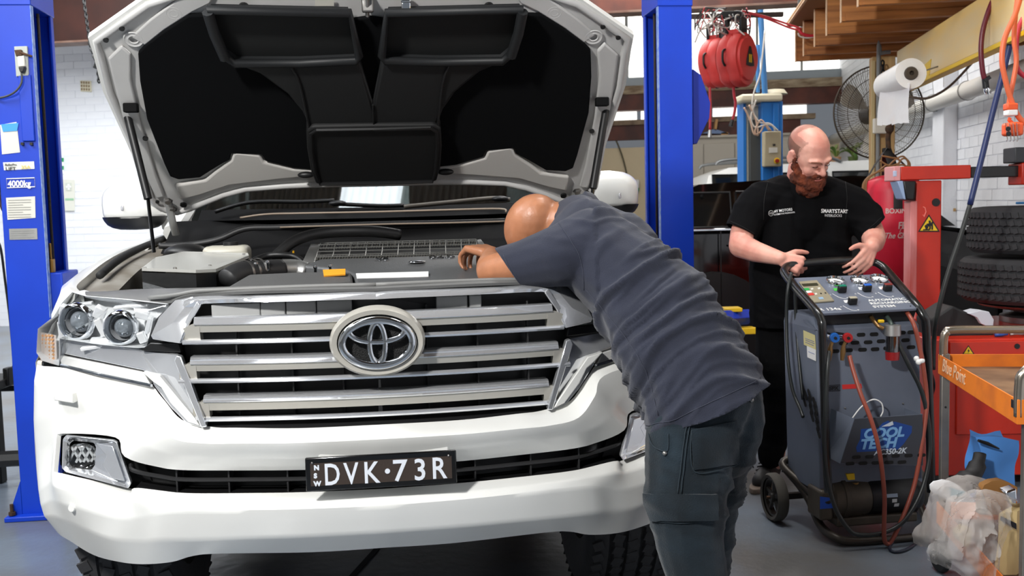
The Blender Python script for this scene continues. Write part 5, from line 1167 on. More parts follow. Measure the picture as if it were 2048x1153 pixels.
for x, y in ((1604,775),(1609,790),(1617,790),(1607,803),(1618,805),(1627,806),(1620,819),(1629,820),(1622,833),(1631,836),(1633,851),(1635,866)):
    slot(ac.x(x+2, y, SX-.0005), .05, .018, body, (-1, 0, 0), (0, -.6, -.8), (0, .8, -.6))
def sidep(P, mt, nm): ab_(MB().prism([ac.x(a, b, SX-.001) for a, b in P], (-.001, 0, 0)), nm, mt, body, smooth=0)
sidep([(1607,661),(1630,671),(1632,700),(1608,690)], M('sticker_cream', (218, 208, 150), .6), 'service_sticker'); sidep([(1614,692),(1632,700),(1632,723),(1615,715)], white_m, 'service_sticker')
def sline(P): ab_(MB().tube([ac.x(a, b, SX-.0025) for a, b in P], .0012, 4), 'sticker_print', M('print_blue', (90, 104, 160), .6), body)
sline([(1610,677),(1628,684)]); sline([(1611,681),(1629,688)]); sline([(1611,685),(1627,692)]); sline([(1617,704),(1629,709)])
ab_(MB().prism([ac.x(a, b, SX-.001) for a, b in ((1605,640),(1612,640),(1634,660),(1629,662))], (-.002, 0, 0)), 'side_flange', agrey, body)
# red bar and framed mark
ab_(MB().prism(ay((1684,770,-.001),(1722,768,-.001),(1724,777,-.001),(1685,779,-.001)), (0, -.001, 0)), 'red_stripe', M('stripe_red', (206, 44, 40), .5), body, smooth=0)
ab_(MB().tube(ay((1658,772,-.002),(1680,770,-.002),(1680,782,-.002),(1658,783,-.002)), .0012, 4, closed=True), 'mark_frame', ink, body); text('SPX', .020, ac.w(ac.y(1659, 781, -.003)), ac.w((1,0,0))-ac.o, (0, 0, 1), ink, body, bold=.0008, sx=1.1)
# tray with logo
TF = -.12; tp_ = ay((1708,838,TF),(1845,829,TF),(1846,932,TF),(1680,928,TF)); sdp = ay((1663,818,.0))
tray = ab_(MB().add([tp_[0], tp_[1], tp_[2], tp_[3], V((tp_[3].x, 0, tp_[3].z)), V((sdp[0].x, 0, sdp[0].z)), V((tp_[2].x, 0, tp_[2].z)), V((tp_[1].x, 0, tp_[1].z+.0))],
   [(0,1,2,3),(0,3,4,5),(1,7,6,2),(3,2,6,4)]), 'hose_tray', agrey, smooth=0, solid=.003)
tfr = ab_(MB().prism([tp_[0]+V((.002, -.001, -.001)), tp_[1]+V((-.002, -.001, -.001)), tp_[2]+V((-.002, -.001, .002)), tp_[3]+V((.002, -.001, .002))], (0, -.001, 0)), 'tray_front', adark, tray, smooth=0)
def tpz(P, off, mt, nm='logo_field'): return ab_(MB().prism([ac.y(a, b, TF-off) for a, b in P], (0, -.0008, 0)), nm, mt, tray, smooth=0)
lgb = M('logo_blue', (22, 66, 140), .5); lgl = M('logo_ice', (120, 170, 216), .5); lgw = M('logo_white', (196, 206, 216), .5)
tpz([(1722,859),(1757,856),(1765,847),(1776,842),(1782,846),(1790,844),(1824,853),(1823,866),(1806,890),(1795,900),(1714,905),(1712,896),(1720,880)], .002, lgb)
tpz([(1763,854),(1779,846),(1785,843),(1787,850),(1779,853)], .003, lgw, 'logo_peak')
txd = ac.w((1,0,0))-ac.o
text('COOL', .052, ac.w(ac.y(1726, 878, TF-.004)), txd, (0, 0, 1), lgl, tray, shear=.25, sx=1.12, bold=.0022); text('TECH', .052, ac.w(ac.y(1719, 899, TF-.004)), txd, (0, 0, 1), lgl, tray, shear=.25, sx=1.12, bold=.0022)
text('AC350-2K', .030, ac.w(ac.y(1748, 911, TF-.004)), txd, (0, 0, 1), lgw, tray, shear=.3, sx=1.0, bold=.0006)
for k in range(6): slot(ac.y(1713+k*26, 915-k*.8, TF-.003), .034, .013, tray)
for k in range(5): slot(ac.y(1700+k*26, 928-k*.8, TF-.003), .036, .013, tray)
ab_(MB().tube(cat(ay((1704,838,-.06),(1722,815,-.06),(1745,800,-.06),(1762,806,-.06),(1766,822,-.06),(1761,834,-.06)), 5), .0028, 6), 'cable_tie', white_m, tray, smooth=180)
for p in ((1690,817,-.002),(1806,808,-.002)): ab_(MB().ball(ac.y(*p), .004, 8, 5), 'rivet', steel, body)
ab_(MB().prism(ay((1693,949,-.06),(1709,948,-.06),(1710,960,-.06),(1697,961,-.06)), (0, .01, 0)), 'warning_tag', yellow_m, smooth=0)
# service couplers
for x, mt in ((1668, M('coupler_blue', (30, 96, 176), .35)), (1694, M('coupler_red', (170, 34, 36), .35))):
    c = ac.y(x, 675, -.05); q = ab_(MB().lathe([(0, -.022), (.017, -.022), (.0185, -.016), (.0185, 0), (.014, .004)], c, (.25, 1, .05), 20), 'service_coupler', mt, smooth=50)
    ab_(MB().cyl(c, V((c.x-.02, 0, c.z+.004)), .014), 'coupler_body', chrome, q); ab_(MB().tube([c+V((-.004, 0, -.012)), c+V((-.012, .004, -.035)), c+V((-.014, .004, -.055)), c+V((-.018, .004, -.09))], [.006, .0075, .011, .007], 10), 'brass_fitting', M('brass', (150, 116, 74), .35, .8), q); ab_(MB().lathe([(0, -.004), (.006, -.004), (.006, 0)], c+V((-.006, -.023, 0)), (.25, 1, .05), 10), 'coupler_hole', black_pl, q)
# oil bottle
c = ac.y(1785, 662, -.07); tb = ab_(MB().lathe([(0, .022), (.030, .022), (.031, -.018), (.026, -.02)], c, (0, 0, 1), 24), 'bottle_top', alu, smooth=40)
zq = ac.y(1785, 704, -.07).z; ab_(MB().lathe([(.0245, zq-c.z), (.0245, -.018)], c, (0, 0, 1), 24), 'bottle_glass', clear('bottle_clear', (206, 206, 206), .16, .08), tb, smooth=60, solid=.002); z2 = ac.y(1785, 720, -.07).z
ab_(MB().lathe([(0, z2-c.z), (.025, z2-c.z), (.027, zq-c.z), (.0, zq-c.z+.003)], c, (0, 0, 1), 24), 'bottle_base', M('oil_red', (150, 30, 32), .3), tb, smooth=50)
atube([(1738,626,.02),(1746,640,-.03),(1756,652,-.06),(1767,658,-.07)], .008, 'brass_pipe', M('brass', (150, 116, 74), .35, .8)); ab_(MB().boxc(ac.y(1762, 643, -.06), (.022, .014, .012)), 'valve_lever', yellow_m, bevel=.003)
ab_(MB().boxc(ac.y(1754, 626, .05), (.04, .03, .03)), 'solenoid', M('solenoid_tan', (176, 136, 70), .5), bevel=.003); ab_(MB().boxc(ac.y(1705, 634, .1), (.11, .03, .03)), 'blue_manifold', M('manifold_blue', (40, 50, 110), .5), bevel=.003)
# hoses
hb = M('hose_black', (34, 38, 38), .38); hr = M('hose_brown', (150, 74, 58), .38)
atube([(1658,703,-.07),(1655,740,-.09),(1651,820,-.10),(1648,890,-.11),(1655,960,-.12),(1672,1020,-.13),(1696,1058,-.14),(1716,1070,-.14),(1760,1068,-.14),(1800,1050,-.14),(1830,1010,-.14),(1850,960,-.13),(1860,900,-.12),(1856,840,-.11),(1842,780,-.10),(1812,720,-.09),(1790,670,-.06)], .0085, 'charging_hose', hb)
atube([(1699,712,-.07),(1706,740,-.09),(1722,790,-.13),(1742,840,-.16),(1756,890,-.17),(1764,940,-.17),(1769,1000,-.17),(1768,1060,-.16),(1770,1084,-.15),(1778,1088,-.14),(1790,1070,-.14),(1812,1020,-.13),(1830,965,-.12),(1842,900,-.12),(1852,830,-.11),(1853,790,-.10),(1846,730,-.10),(1838,690,-.09),(1828,650,-.08),(1812,622,-.02)], .0085, 'charging_hose', hr)
atube([(1768,625,.02),(1778,640,-.03),(1784,652,-.06)], .008, 'short_hose', M('hose_green', (70, 84, 78), .4))
atube([(1583,546,.20),(1576,580,.18),(1573,640,.18),(1576,720,.15),(1585,780,.12),(1600,818,.06),(1606,835,.03)], .007, 'mains_lead', hb); atube([(1590,575,.20),(1592,640,.20),(1598,720,.15),(1606,800,.10)], .0065, 'mains_lead', hb)
atube([(1838,700,-.06),(1860,740,-.04),(1868,770,-.02),(1864,790,0)], .006, 'mains_lead', black_pl)
for p in ((1833,718,-.09),(1837,725,-.1),(1844,722,-.1)): ab_(MB().ball(ac.y(*p), .011, 10, 6), 'pipe_clip', white_m)
# chassis loop, wheels
atube([(1600,912,.30),(1565,928,.30),(1600,965,.20),(1640,1000,.05),(1656,1000,-.03)], .017, 'chassis_tube', M('tube_worn', (66, 60, 54), .4, .5))
atube([(1572,940,.30),(1598,970,.22),(1618,1000,.14),(1640,1050,.05),(1668,1074,-.06),(1700,1083,-.09),(1780,1080,-.09),(1835,1074,-.08),(1853,1062,-.04),(1852,1040,.04),(1840,1010,.2)], .017, 'chassis_loop', M('tube_worn', (66, 60, 54), .4, .5))
def awheel(c):
    R = c.z; rr = R
    o = ab_(MB().lathe([(rr*.80, -.020), (rr*.93, -.024), (rr, -.014), (rr, .014), (rr*.93, .024), (rr*.80, .020)], c, (1, 0, 0), 36), 'wheel_tyre', M('wheel_rubber', (74, 70, 64), .8, bump=.3), smooth=50)
    ab_(MB().lathe([(0, -.02), (.02, -.02), (.024, -.008), (.024, .008), (.0, .02)], c, (1, 0, 0), 16), 'wheel_hub', M('hub_dark', (52, 48, 44), .5), o); ab_(MB().lathe([(rr*.80, -.014), (rr*.72, -.012), (rr*.72, .012), (rr*.80, .014)], c, (1, 0, 0), 30), 'wheel_rim', M('hub_dark', (52, 48, 44), .5), o)
    for k in range(5):
        a = 2*pi*k/5+.3; ab_(MB().tube([c+V((0, .018*cos(a), .018*sin(a))), c+V((0, rr*.76*cos(a), rr*.76*sin(a)))], [.011, .008], 6), 'wheel_spoke', M('hub_dark', (52, 48, 44), .5), o)
    ab_(MB().cyl(c+V((-.035, 0, 0)), c+V((-.015, 0, 0)), .006), 'axle_end', rust, o)
wc = ac.y(1549, 986, .27); R_ = .100; wc.z = R_; awheel(wc); awheel(V((wc.x+.62, wc.y, R_)))
ab_(MB().box(wc.x+.02, wc.x+.62, wc.y-.012, wc.y+.012, R_-.012, R_+.012), 'axle', M('tube_worn', (66, 60, 54), .4, .5))
# vacuum pump
pc_ = [ac.y(1672, 1030, -.02), ac.y(1848, 1022, -.02)]; zc_ = .155
pm = M('pump_cast', (84, 76, 66), .55, .4, var=.2, vscale=12)
pump = ab_(MB().lathe([(0, 0), (.06, 0), (.076, .015), (.080, .05), (.084, .052), (.084, .068), (.078, .072), (.078, .11), (.072, .16), (.070, .165)], (pc_[0].x-.02, .03, zc_), (1, 0, 0), 28), 'vacuum_pump', pm, smooth=40)
ab_(MB().lathe([(0, 0), (.072, 0), (.074, .01), (.074, .20), (.06, .225), (0, .23)], (pc_[0].x+.145, .03, zc_), (1, 0, 0), 28), 'pump_motor', black_pl, pump, smooth=40)
ab_(MB().box(pc_[0].x-.07, pc_[0].x-.015, -.03, .09, zc_-.07, zc_+.05), 'pump_housing', pm, pump, bevel=.01); ab_(MB().box(pc_[0].x+.0, pc_[0].x+.34, -.03, .09, .055, .09), 'pump_foot', pm, pump, bevel=.006)
ab_(MB().lathe([(0, .03), (.016, .03), (.017, 0), (.012, -.015)], ac.y(1709, 980, .0), (0, 0, 1), 18), 'oil_cap', M('cap_amber', (160, 116, 40), .4), pump); ab_(MB().boxc(ac.y(1706, 967, .05), (.09, .04, .02)), 'cap_bracket', black_pl, pump, bevel=.003)
def pump_lab(x, y, w_, mt):
    q = ac.y(x, y, -.03); dz = max(-.07, min(.07, q.z-zc_)); a = math.asin(dz/.0745); p = V((q.x, .03-.0755*cos(a), zc_+dz)); ab_(MB().boxc(p, (w_, .001, .014), Matrix.Rotation(-(a), 3, 'X')), 'pump_label', mt, pump, smooth=0)
pump_lab(1781, 990, .045, M('lab_blue', (180, 196, 214), .5)); pump_lab(1785, 1000, .02, white_m); pump_lab(1790, 1009, .02, white_m)
ab_(MB().prism([V((pc_[0].x-.072, -.031, zc_-.02)), V((pc_[0].x-.018, -.031, zc_-.02)), V((pc_[0].x-.018, -.031, zc_+.02)), V((pc_[0].x-.072, -.031, zc_+.03))], (0, -.001, 0)), 'pump_sticker', M('sticker_blue', (30, 84, 190), .5), pump, smooth=0)
tag(MB().tube(cat([W(1866,1070,3.6)*1, *[V((p.x, p.y, .006)) for p in (WORLD.z(1850,1080,0), WORLD.z(1815,1102,0), WORLD.z(1790,1108,0), WORLD.z(1779,1100,0), WORLD.z(1790,1085,0), WORLD.z(1825,1078,0))]], 6), .006, 8).build('floor_cable', M('cable_navy', (34, 40, 56), .5), None, smooth=180), 'dark cable looped on the floor in front of the recharging machine', 'cable')
# ================================================================ tyre changer, tyres, trolley, vehicles behind
tc = Frame((W(1832, 600, 5.1).x, 5.1, 0), -.05)
TR = root('tyre_changer', 'red tyre changing machine with a tall column and horizontal arm', 'tyre changer', tc)
def tb_(m, name, mat, par=None, **k): return m.build(name, mat, par or TR, world=False, **k)
def ty(y, *l): return [tc.y(a, b, y) for a, b in l]
a = tc.y(1832, 362, 0); b = tc.y(1884, 362, 0); col = tb_(MB().box(a.x, b.x, 0, .13, .05, a.z), 'column', red_m, bevel=.006)
p0 = tc.y(1800, 361, 0); p1 = tc.y(1941, 330, 0); arm = tb_(MB().box(p0.x, p1.x, -.01, .14, p0.z, p1.z), 'arm_sleeve', red_m, bevel=.005)
tb_(MB().box(p0.x-.035, p0.x, -.012, .142, p0.z-.003, p1.z+.003), 'sleeve_cap', M('cap_pink', (222, 150, 150), .5), arm, bevel=.005); tb_(MB().box(p0.x-.036, p0.x-.02, -.0135, .0, p0.z+.02, p1.z-.02), 'cap_inset', M('cap_blue', (186, 196, 220), .5), arm, bevel=.002)
q0 = tc.y(1941, 356, .02); q1 = tc.y(2090, 330, .02); tb_(MB().box(q0.x, q1.x, .02, .11, q0.z, q1.z), 'slide_bar', M('bar_black', (22, 23, 24), .35, coat=.2), arm, bevel=.004)
q0 = tc.y(2026, 326, 0); q1 = tc.y(2070, 294, 0); tb_(MB().box(q0.x, q1.x, -.02, .12, q0.z, q1.z), 'lock_block', M('block_grey', (58, 60, 64), .5), arm, bevel=.006); q0 = tc.y(2040, 362, 0); tb_(MB().box(q0.x, q0.x+.12, -.02, .14, q0.z-.02, q0.z+.09), 'mount_head', red_m, arm, bevel=.006)
tb_(MB().prism(ty(-.03, (1806,362), (1833,362), (1829,402), (1812,400)), (0, .12, 0)), 'control_grip', black_pl, bevel=.008); tb_(MB().prism(ty(-.032, (1795,363), (1806,362), (1812,400), (1807,398)), (0, .12, 0)), 'grip_edge', M('edge_blue', (150, 172, 206), .4), bevel=.003)
a = tc.y(1817, 600, .02); b = tc.y(1833, 402, .02); tb_(MB().box(a.x, b.x, .0, .10, a.z-.1, b.z), 'column_side', M('pale_red', (226, 148, 146), .5, col2=(206, 96, 88), vscale=4, stretch=(6, 1, .6)), bevel=.003)  # left side of the column in a paler, pinker red
tb_(MB().lathe([(0, -.004), (.020, -.004), (.021, 0)], tc.y(1872, 405, 0), (0, 1, 0), 20), 'plug_cover', black_pl, col)
def warn(P, par, mk, bl):
    tb_(MB().prism(ty(-.002, *P), (0, .001, 0)), 'warning_border', bl, par, smooth=0); c = [sum(q[0] for q in P)/3, sum(q[1] for q in P)/3]; I_ = [(c[0]+(x-c[0])*.80, c[1]+(y-c[1])*.80) for x, y in P]; tb_(MB().prism(ty(-.003, *I_), (0, .001, 0)), 'warning_field', yellow_m, par, smooth=0)
warn([(1858,429),(1880,464),(1836,464)], col, None, ink)
for P in ([(1857,442),(1861,441),(1862,446),(1858,447)], [(1853,448),(1863,446),(1864,452),(1856,454)], [(1849,452),(1853,449),(1857,456),(1852,460)], [(1863,444),(1866,444),(1866,460),(1863,460)], [(1846,459),(1859,458),(1859,461),(1846,461)], [(1859,453),(1862,453),(1861,460),(1858,460)]): tb_(MB().prism(ty(-.0045, *P), (0, .001, 0)), 'warning_figure', ink, col, smooth=0)
m = MB(); m.tube(ty(-.001, (1846,414), (1850,416), (1852,424), (1848,434), (1846,430)), .0028, 5); tb_(m, 'scratch', M('scratch_pink', (236, 130, 116), .6), col)
# lower cabinet
CY = -.62
a = tc.y(1884, 680, CY); b = tc.y(2120, 900, CY); z9 = a.z
cab = tb_(MB().box(a.x-.06, a.x+.80, CY, .25, .06, z9), 'cabinet', red_m, bevel=.006)
t1 = tc.y(1898, 684, CY); t2 = tc.y(2060, 708, CY); tb_(MB().box(t1.x, a.x+.78, CY-.012, CY, t2.z, t1.z), 'upper_panel', red_m, cab, bevel=.003); tb_(MB().box(t1.x, a.x+.78, CY-.02, CY, t2.z-.01, t2.z-.002), 'panel_lip', red_m, cab, bevel=.003)
t3 = tc.y(1912, 752, CY); t4 = tc.y(2060, 868, CY); tb_(MB().box(t3.x, a.x+.76, CY-.010, CY, t4.z, t3.z), 'lower_panel', red_m, cab, bevel=.004)
P = [(1937,691),(1949,709),(1925,709)]; tb_(MB().prism([tc.y(x, y, CY-.0135) for x, y in P], (0, .001, 0)), 'warning_border', ink, cab, smooth=0); tb_(MB().prism([tc.y(x, y, CY-.0145) for x, y in ((1937,694),(1946,708),(1928,708))], (0, .001, 0)), 'warning_field', yellow_m, cab, smooth=0); tb_(MB().prism([tc.y(x, y, CY-.0155) for x, y in ((1938,697),(1935,703),(1937,703),(1936,707),(1940,701),(1937.5,701))], (0, .001, 0)), 'warning_flash', ink, cab, smooth=0)
tb_(MB().lathe([(0, -.004), (.012, -.004), (.012, 0)], tc.y(2034, 693, CY-.012), (0, 1, 0), 16), 'panel_bolt', black_pl, cab)
for x in (.03, .7): tb_(MB().box(a.x+x, a.x+x+.08, CY+.05, CY+.15, 0, .06), 'foot', black_pl, cab, smooth=0)
tq = W(2085, 640, 5.05); tl_ = tc.I @ tq
tb_(MB().lathe([(0, z9), (.20, z9), (.20, z9+.03), (.12, z9+.05), (.30, z9+.085), (.31, z9+.095), (0, z9+.10)], (tl_.x, tl_.y, 0), (0, 0, 1), 32), 'turntable', steel, bevel=.002)
tb_(MB().prism([tc.y(x, y, CY+.12) for x, y in ((1862,640),(1905,612),(1945,630),(1990,668),(1985,682),(1862,690))], (0, .2, 0)), 'bead_breaker_pad', M('mat_black', (24, 24, 25), .7), bevel=.01)
# things lying on the cabinet
def thing_(o, l, c_, g=None): return tag(o, l, c_, g)
wp_ = [tc.w(tc.y(x, y, CY+.10)) for x, y in ((1938,628),(1960,622),(1978,624),(1988,640),(1986,658),(1962,648),(1955,636))]
thing_(MB().prism(wp_, (.0, .10, 0)).build('white_card', M('card_white', (206, 210, 218), .6), None, bevel=.002), 'folded white card leaning on the tyre changer below the tyres', 'card')
for k, (x0, x1, y, mt, nm, lb_) in enumerate(((1990,2016,655,M('tool_blue', (40, 84, 160), .4),'screwdriver','blue handled screwdriver lying on the tyre changer'), (2020,2050,656,steel,'spanner','steel spanner lying right of the blue handled screwdriver'))):
    p, q = tc.w(tc.y(x0, y, CY+.05)), tc.w(tc.y(x1, y+1, CY+.05)); p.z = q.z = z9+.012; thing_(MB().tube([p, p.lerp(q, .5), q], [.010, .010, .004] if k == 0 else [.008, .004, .008], 8).build(nm, mt, None, smooth=180), lb_, nm)
# tyres
def tyre(c, R, wd_, label):
    prof = [(R*.64, -wd_*.42), (R*.80, -wd_*.50), (R*.93, -wd_*.48), (R*.985, -wd_*.40)]
    for k in (-.24, -.08, .08, .24): prof += [(R, wd_*(k-.02)-.004), (R*.982, wd_*k-.003), (R*.982, wd_*k+.003), (R, wd_*(k+.02)+.004)]
    prof += [(R*.985, wd_*.40), (R*.93, wd_*.48), (R*.80, wd_*.50), (R*.64, wd_*.42), (R*.60, 0)]
    r = root('tyre', label, 'tyre', loc=c+V((0, 0, -wd_/2)), group='stacked tyres')
    MB().lathe(prof, c, (0, 0, 1), 72, closed=True).build('carcass', tyre_m, r, smooth=35)
    m = MB()
    for zz in (-.32, -.16, 0, .16, .32):
        for k in range(60):
            a = 2*pi*k/60+zz; m.boxc(c+V((cos(a)*R*.989, sin(a)*R*.989, zz*wd_)), (.018, .022, wd_*.105), Matrix.Rotation(a, 3, 'Z') @ Matrix.Rotation(.3, 3, 'X'))
    tag(m.build('tread_blocks', tyre_m, r, smooth=0), kind='stuff')
t1 = W(2088, 458, 5.05); t2 = W(2080, 557, 5.05)
tyre(t1, .352, .235, 'upper black tyre of the stack on the tyre changer'); tyre(t2, .378, .225, 'lower wider black tyre of the stack on the tyre changer')
thing_(MB().boxc(W(2046, 405, 5.0)+V((0, 0, -.003)), (.05, .05, .012)).build('blue_cloth_edge', M('cloth_blue', (60, 130, 190), .7), None, bevel=.003), 'small blue scrap lying on top of the upper tyre', 'cloth')
# ---------------------------------------------------------------- orange trolley
tf = Frame((1.50, 3.5, 0), -.158)
OR = root('tool_trolley', 'worn orange two tier tool trolley with chrome tube handle at the right edge', 'trolley', tf)
def ob(m, name, mat, par=None, **k): return m.build(name, mat, par or OR, world=False, **k)
orm = M('trolley_orange', (236, 128, 34), .5, col2=(190, 96, 40), vscale=7, detail=8, lo=.45, hi=.75)
zt1 = tf.x(1882, 712, 0).z; zt0 = tf.x(1882, 752, 0).z; ye = -.815
ob(MB().box(0, .004, ye, 0, zt0, zt1), 'tray_side', orm, bevel=.002); ob(MB().box(.0, .52, -.004, 0, zt0, zt1), 'tray_side', orm, bevel=.002); ob(MB().box(.0, .52, ye-.004, ye, zt0, zt1), 'tray_side', orm, bevel=.002); ob(MB().box(.516, .52, ye, 0, zt0, zt1), 'tray_side', orm, bevel=.002)
ob(MB().box(.004, .516, ye, -.004, zt0+.02, zt0+.026), 'tray_floor', M('tray_worn', (150, 116, 84), .6, col2=(90, 62, 46), vscale=5, detail=8), smooth=0)
legm = M('leg_steel', (150, 144, 136), .4, .8, var=.12, vscale=12)
for x, y in ((.005, -.03), (.022, ye+.004), (.49, -.03), (.47, ye+.004)): 
    ob(MB().box(x, x+.028, y, y+.028, .12, zt1+.005), 'leg', legm, bevel=.003)
    ob(MB().lathe([(0, -.002), (.004, -.002)], (x+.014, y-.0, .60), (0, 1, 0), 8), 'leg_hole', black_pl)
hz = zt1+.088; hy = -.016
ob(MB().tube(cat([V((.014, hy, zt1-.02)), V((.014, hy, zt1+.05)), V((.022, hy, zt1+.078)), V((.05, hy, hz)), V((.25, hy, hz)), V((.45, hy, hz)), V((.49, hy, zt1+.07)), V((.505, hy, zt1-.02))], 5), .0145, 12), 'handle', M('handle_chrome', (176, 166, 152), .25, .9), smooth=180)
ob(MB().tube(cat([V((.010, ye+.01, zt1-.05)), V((.010, ye+.01, zt1+.03)), V((.02, ye+.01, zt1+.07)), V((.08, ye+.01, hz)), V((.4, ye+.01, hz)), V((.5, ye+.01, zt1))], 5), .0145, 12), 'handle', M('handle_chrome', (176, 166, 152), .25, .9), smooth=180)
z3, z4 = tf.x(1880, 1012, 0).z, tf.x(1880, 1055, 0).z
for b4 in ((0, .004, ye, 0), (0, .52, -.004, 0), (0, .52, ye-.004, ye), (.516, .52, ye, 0)): ob(MB().box(*b4, z4, z3), 'shelf_side', orm, bevel=.002)
ob(MB().box(.004, .516, ye, -.004, z4+.01, z4+.016), 'shelf_floor', M('tray_worn', (150, 116, 84), .6), smooth=0)
text('Blue Point', .066, tf.w(tf.x(1884, 742, -.001)), tf.w((0, -1, 0))-tf.o, (0, 0, 1), M('letter_pale', (232, 196, 160), .6), OR, sx=1.0, shear=.25)
ob(MB().boxc(tf.x(2025, 808, -.002), (.003, .016, .022)), 'paint_chip', ink, smooth=0)
for x, y in ((.02, -.02), (.02, ye+.02), (.49, -.02), (.49, ye+.02)):
    c = V((x-.01, y, .058)); o = ob(MB().lathe([(0, -.016), (.03, -.016), (.052, -.014), (.058, -.006), (.058, .006), (.052, .014), (.03, .016), (0, .016)], c, (1, .25, 0), 28), 'caster_wheel', M('caster_black', (24, 24, 26), .6), smooth=40)
    ob(MB().boxc(c+V((-.02, 0, .03)), (.003, .03, .08)).boxc(c+V((.022, 0, .03)), (.003, .03, .08)).boxc(c+V((0, 0, .066)), (.05, .05, .006)), 'caster_fork', steel, o, bevel=.002); ob(MB().cyl(c+V((-.028, 0, 0)), c+V((.028, 0, 0)), .007, n=8), 'caster_axle', steel, o)
# things on the lower shelf
shz = z4+.018
def onsh(px, py, x): return tf.w(tf.x(px, py, x))
bgp = [W(a, b, 3.25) for a, b in ((1957,880),(2032,884),(2030,935),(2032,1010),(1968,1010),(1958,960),(1956,920))]
def cloth(m, sub, amp, sc_, seed=0):
    bm = bmesh.new(); me = bpy.data.meshes.new('c'); me.from_pydata([tuple(v) for v in m.v], [], m.f); bm.from_mesh(me); bmesh.ops.triangulate(bm, faces=bm.faces); bmesh.ops.subdivide_edges(bm, edges=bm.edges, cuts=sub, use_grid_fill=True)
    for v in bm.verts:
        n_ = noise.noise_vector(v.co*sc_+V((seed, 0, 0))); v.co += n_*amp
    out = MB(); bm.verts.index_update(); out.v = [v.co.copy() for v in bm.verts]; out.f = [tuple(v.index for v in f.verts) for f in bm.faces]; bm.free(); bpy.data.meshes.remove(me); return out
thing_(cloth(MB().prism(bgp, (.02, .14, 0)), 6, .03, 9).build('cloth_bag', M('cloth_bag_blue', (74, 134, 206), .75), None, smooth=60), 'bright blue crumpled cloth bag on the lower trolley shelf', 'bag')
thing_(MB().tube([W(1957,882,3.22), W(1975,888,3.22), W(1998,898,3.22)], [.008, .011, .004], 8, flat=.6).build('black_clip', black_pl, None), 'black plastic clip on the top edge of the blue bag', 'clip')
thing_(MB().tube(cat([W(1960,908,3.2), W(1955,930,3.18), W(1942,955,3.16), W(1925,970,3.14)], 4), [.02]*4+[.028]*4+[.04]*4+[.045], 10, flat=.6).build('spray_nozzle', M('nozzle_black', (26, 24, 24), .6), None, smooth=180), 'black curved hand tool leaning beside the blue bag', 'tool')
cbp = [W(a, b, 3.06) for a, b in ((1962,982),(1968,970),(1985,964),(2005,963),(2022,970),(2034,978),(2030,1030),(1960,1030))]
thing_(cloth(MB().prism(cbp, (0, .03, 0)), 2, .006, 14).build('cardboard_flap', M('cardboard', (150, 104, 52), .7), None, smooth=40), 'torn brown cardboard flap behind the clear plastic bag', 'cardboard')
thing_(MB().prism([W(a, b, 2.98) for a, b in ((2010,986),(2034,978),(2036,1012),(2022,1010))], (0, .05, 0)).build('metal_tray', chrome, None, bevel=.006), 'shiny metal tray edge beside the trolley front leg', 'tray')
wp2 = [W(a, b, 3.1) for a, b in ((1883,985),(1890,975),(1905,972),(1925,978),(1934,985),(1925,1000),(1895,1003),(1884,995))]
wr = thing_(cloth(MB().prism(wp2, (0, .08, 0)), 2, .008, 20).build('wipe_packet', M('packet_white', (222, 226, 230), .5), None, smooth=60), 'white and teal packet of wipes at the shelf corner', 'packet'); WM[wr.name] = Matrix.Translation(wr.location)
cloth(MB().prism([W(a, b, 3.08) for a, b in ((1902,978),(1932,984),(1925,992),(1903,994))], (0, .01, 0)), 2, .004, 20).build('teal_print', M('teal_print', (40, 160, 186), .5), wr, smooth=60)
cx2 = thing_(cloth(MB().prism([W(a, b, 2.95) for a, b in ((1998,1028),(2034,1024),(2034,1180),(1985,1180),(1996,1100))], (.1, .10, 0)), 3, .006, 10).build('cream_box', M('box_cream', (222, 196, 140), .7), None, smooth=40), 'crushed cream carton with a black band beside the trolley leg', 'carton'); WM[cx2.name] = Matrix.Translation(cx2.location)
MB().prism([W(a, b, 2.93) for a, b in ((2002,1033),(2033,1048),(2033,1060),(2001,1042))], (0, .003, 0)).build('black_band', ink, cx2, smooth=0)
# clear plastic bag bulging over the shelf edge
def film(rows): return MB().grid(rows)
ctrl = [[(1945,976,3.0),(1962,980,2.97),(1990,985,2.95),(2015,990,2.97),(2030,1000,3.0)], [(1893,1000,3.0),(1930,1010,2.88),(1965,1012,2.84),(2000,1012,2.88),(2030,1020,2.95)], [(1884,1035,3.0),(1925,1045,2.82),(1960,1050,2.78),(1995,1050,2.84),(2026,1060,2.92)], [(1872,1078,3.0),(1915,1085,2.80),(1955,1090,2.75),(1990,1095,2.82),(2010,1100,2.90)], [(1854,1105,3.02),(1895,1118,2.85),(1945,1130,2.78),(1980,1135,2.84),(1998,1140,2.9)], [(1856,1122,3.05),(1900,1140,2.9),(1940,1165,2.82),(1970,1175,2.86),(1990,1180,2.9)]]
def dense(ctrl, su=12, sv=10):
    r = [cat([W(*p) for p in row], su) for row in ctrl]; cols = [cat(c, sv) for c in zip(*r)]; return [list(x) for x in zip(*cols)]
D = dense(ctrl)
for i, row in enumerate(D):
    for j, p in enumerate(row):
        n_ = noise.noise(p*11)+.5*abs(noise.noise(p*26+V((3, 1, 0)))); q = p+noise.noise_vector(p*8)*.03; rg = lambda s_, o: (1-min(1, abs(noise.noise(q*s_+V((o, 0, o))))*2.6))**2; row[j] = p+V((.004*noise.noise(p*30), .02-.022*noise.noise(p*7)-.032*rg(5, 1)-.020*rg(10, 4)-.005*rg(20, 9), .004*noise.noise(p*20)))
bgx = root('clear_plastic_bag', 'big crumpled clear plastic bag spilling over the lower trolley shelf', 'bag', loc=W(1940, 1080, 2.95))
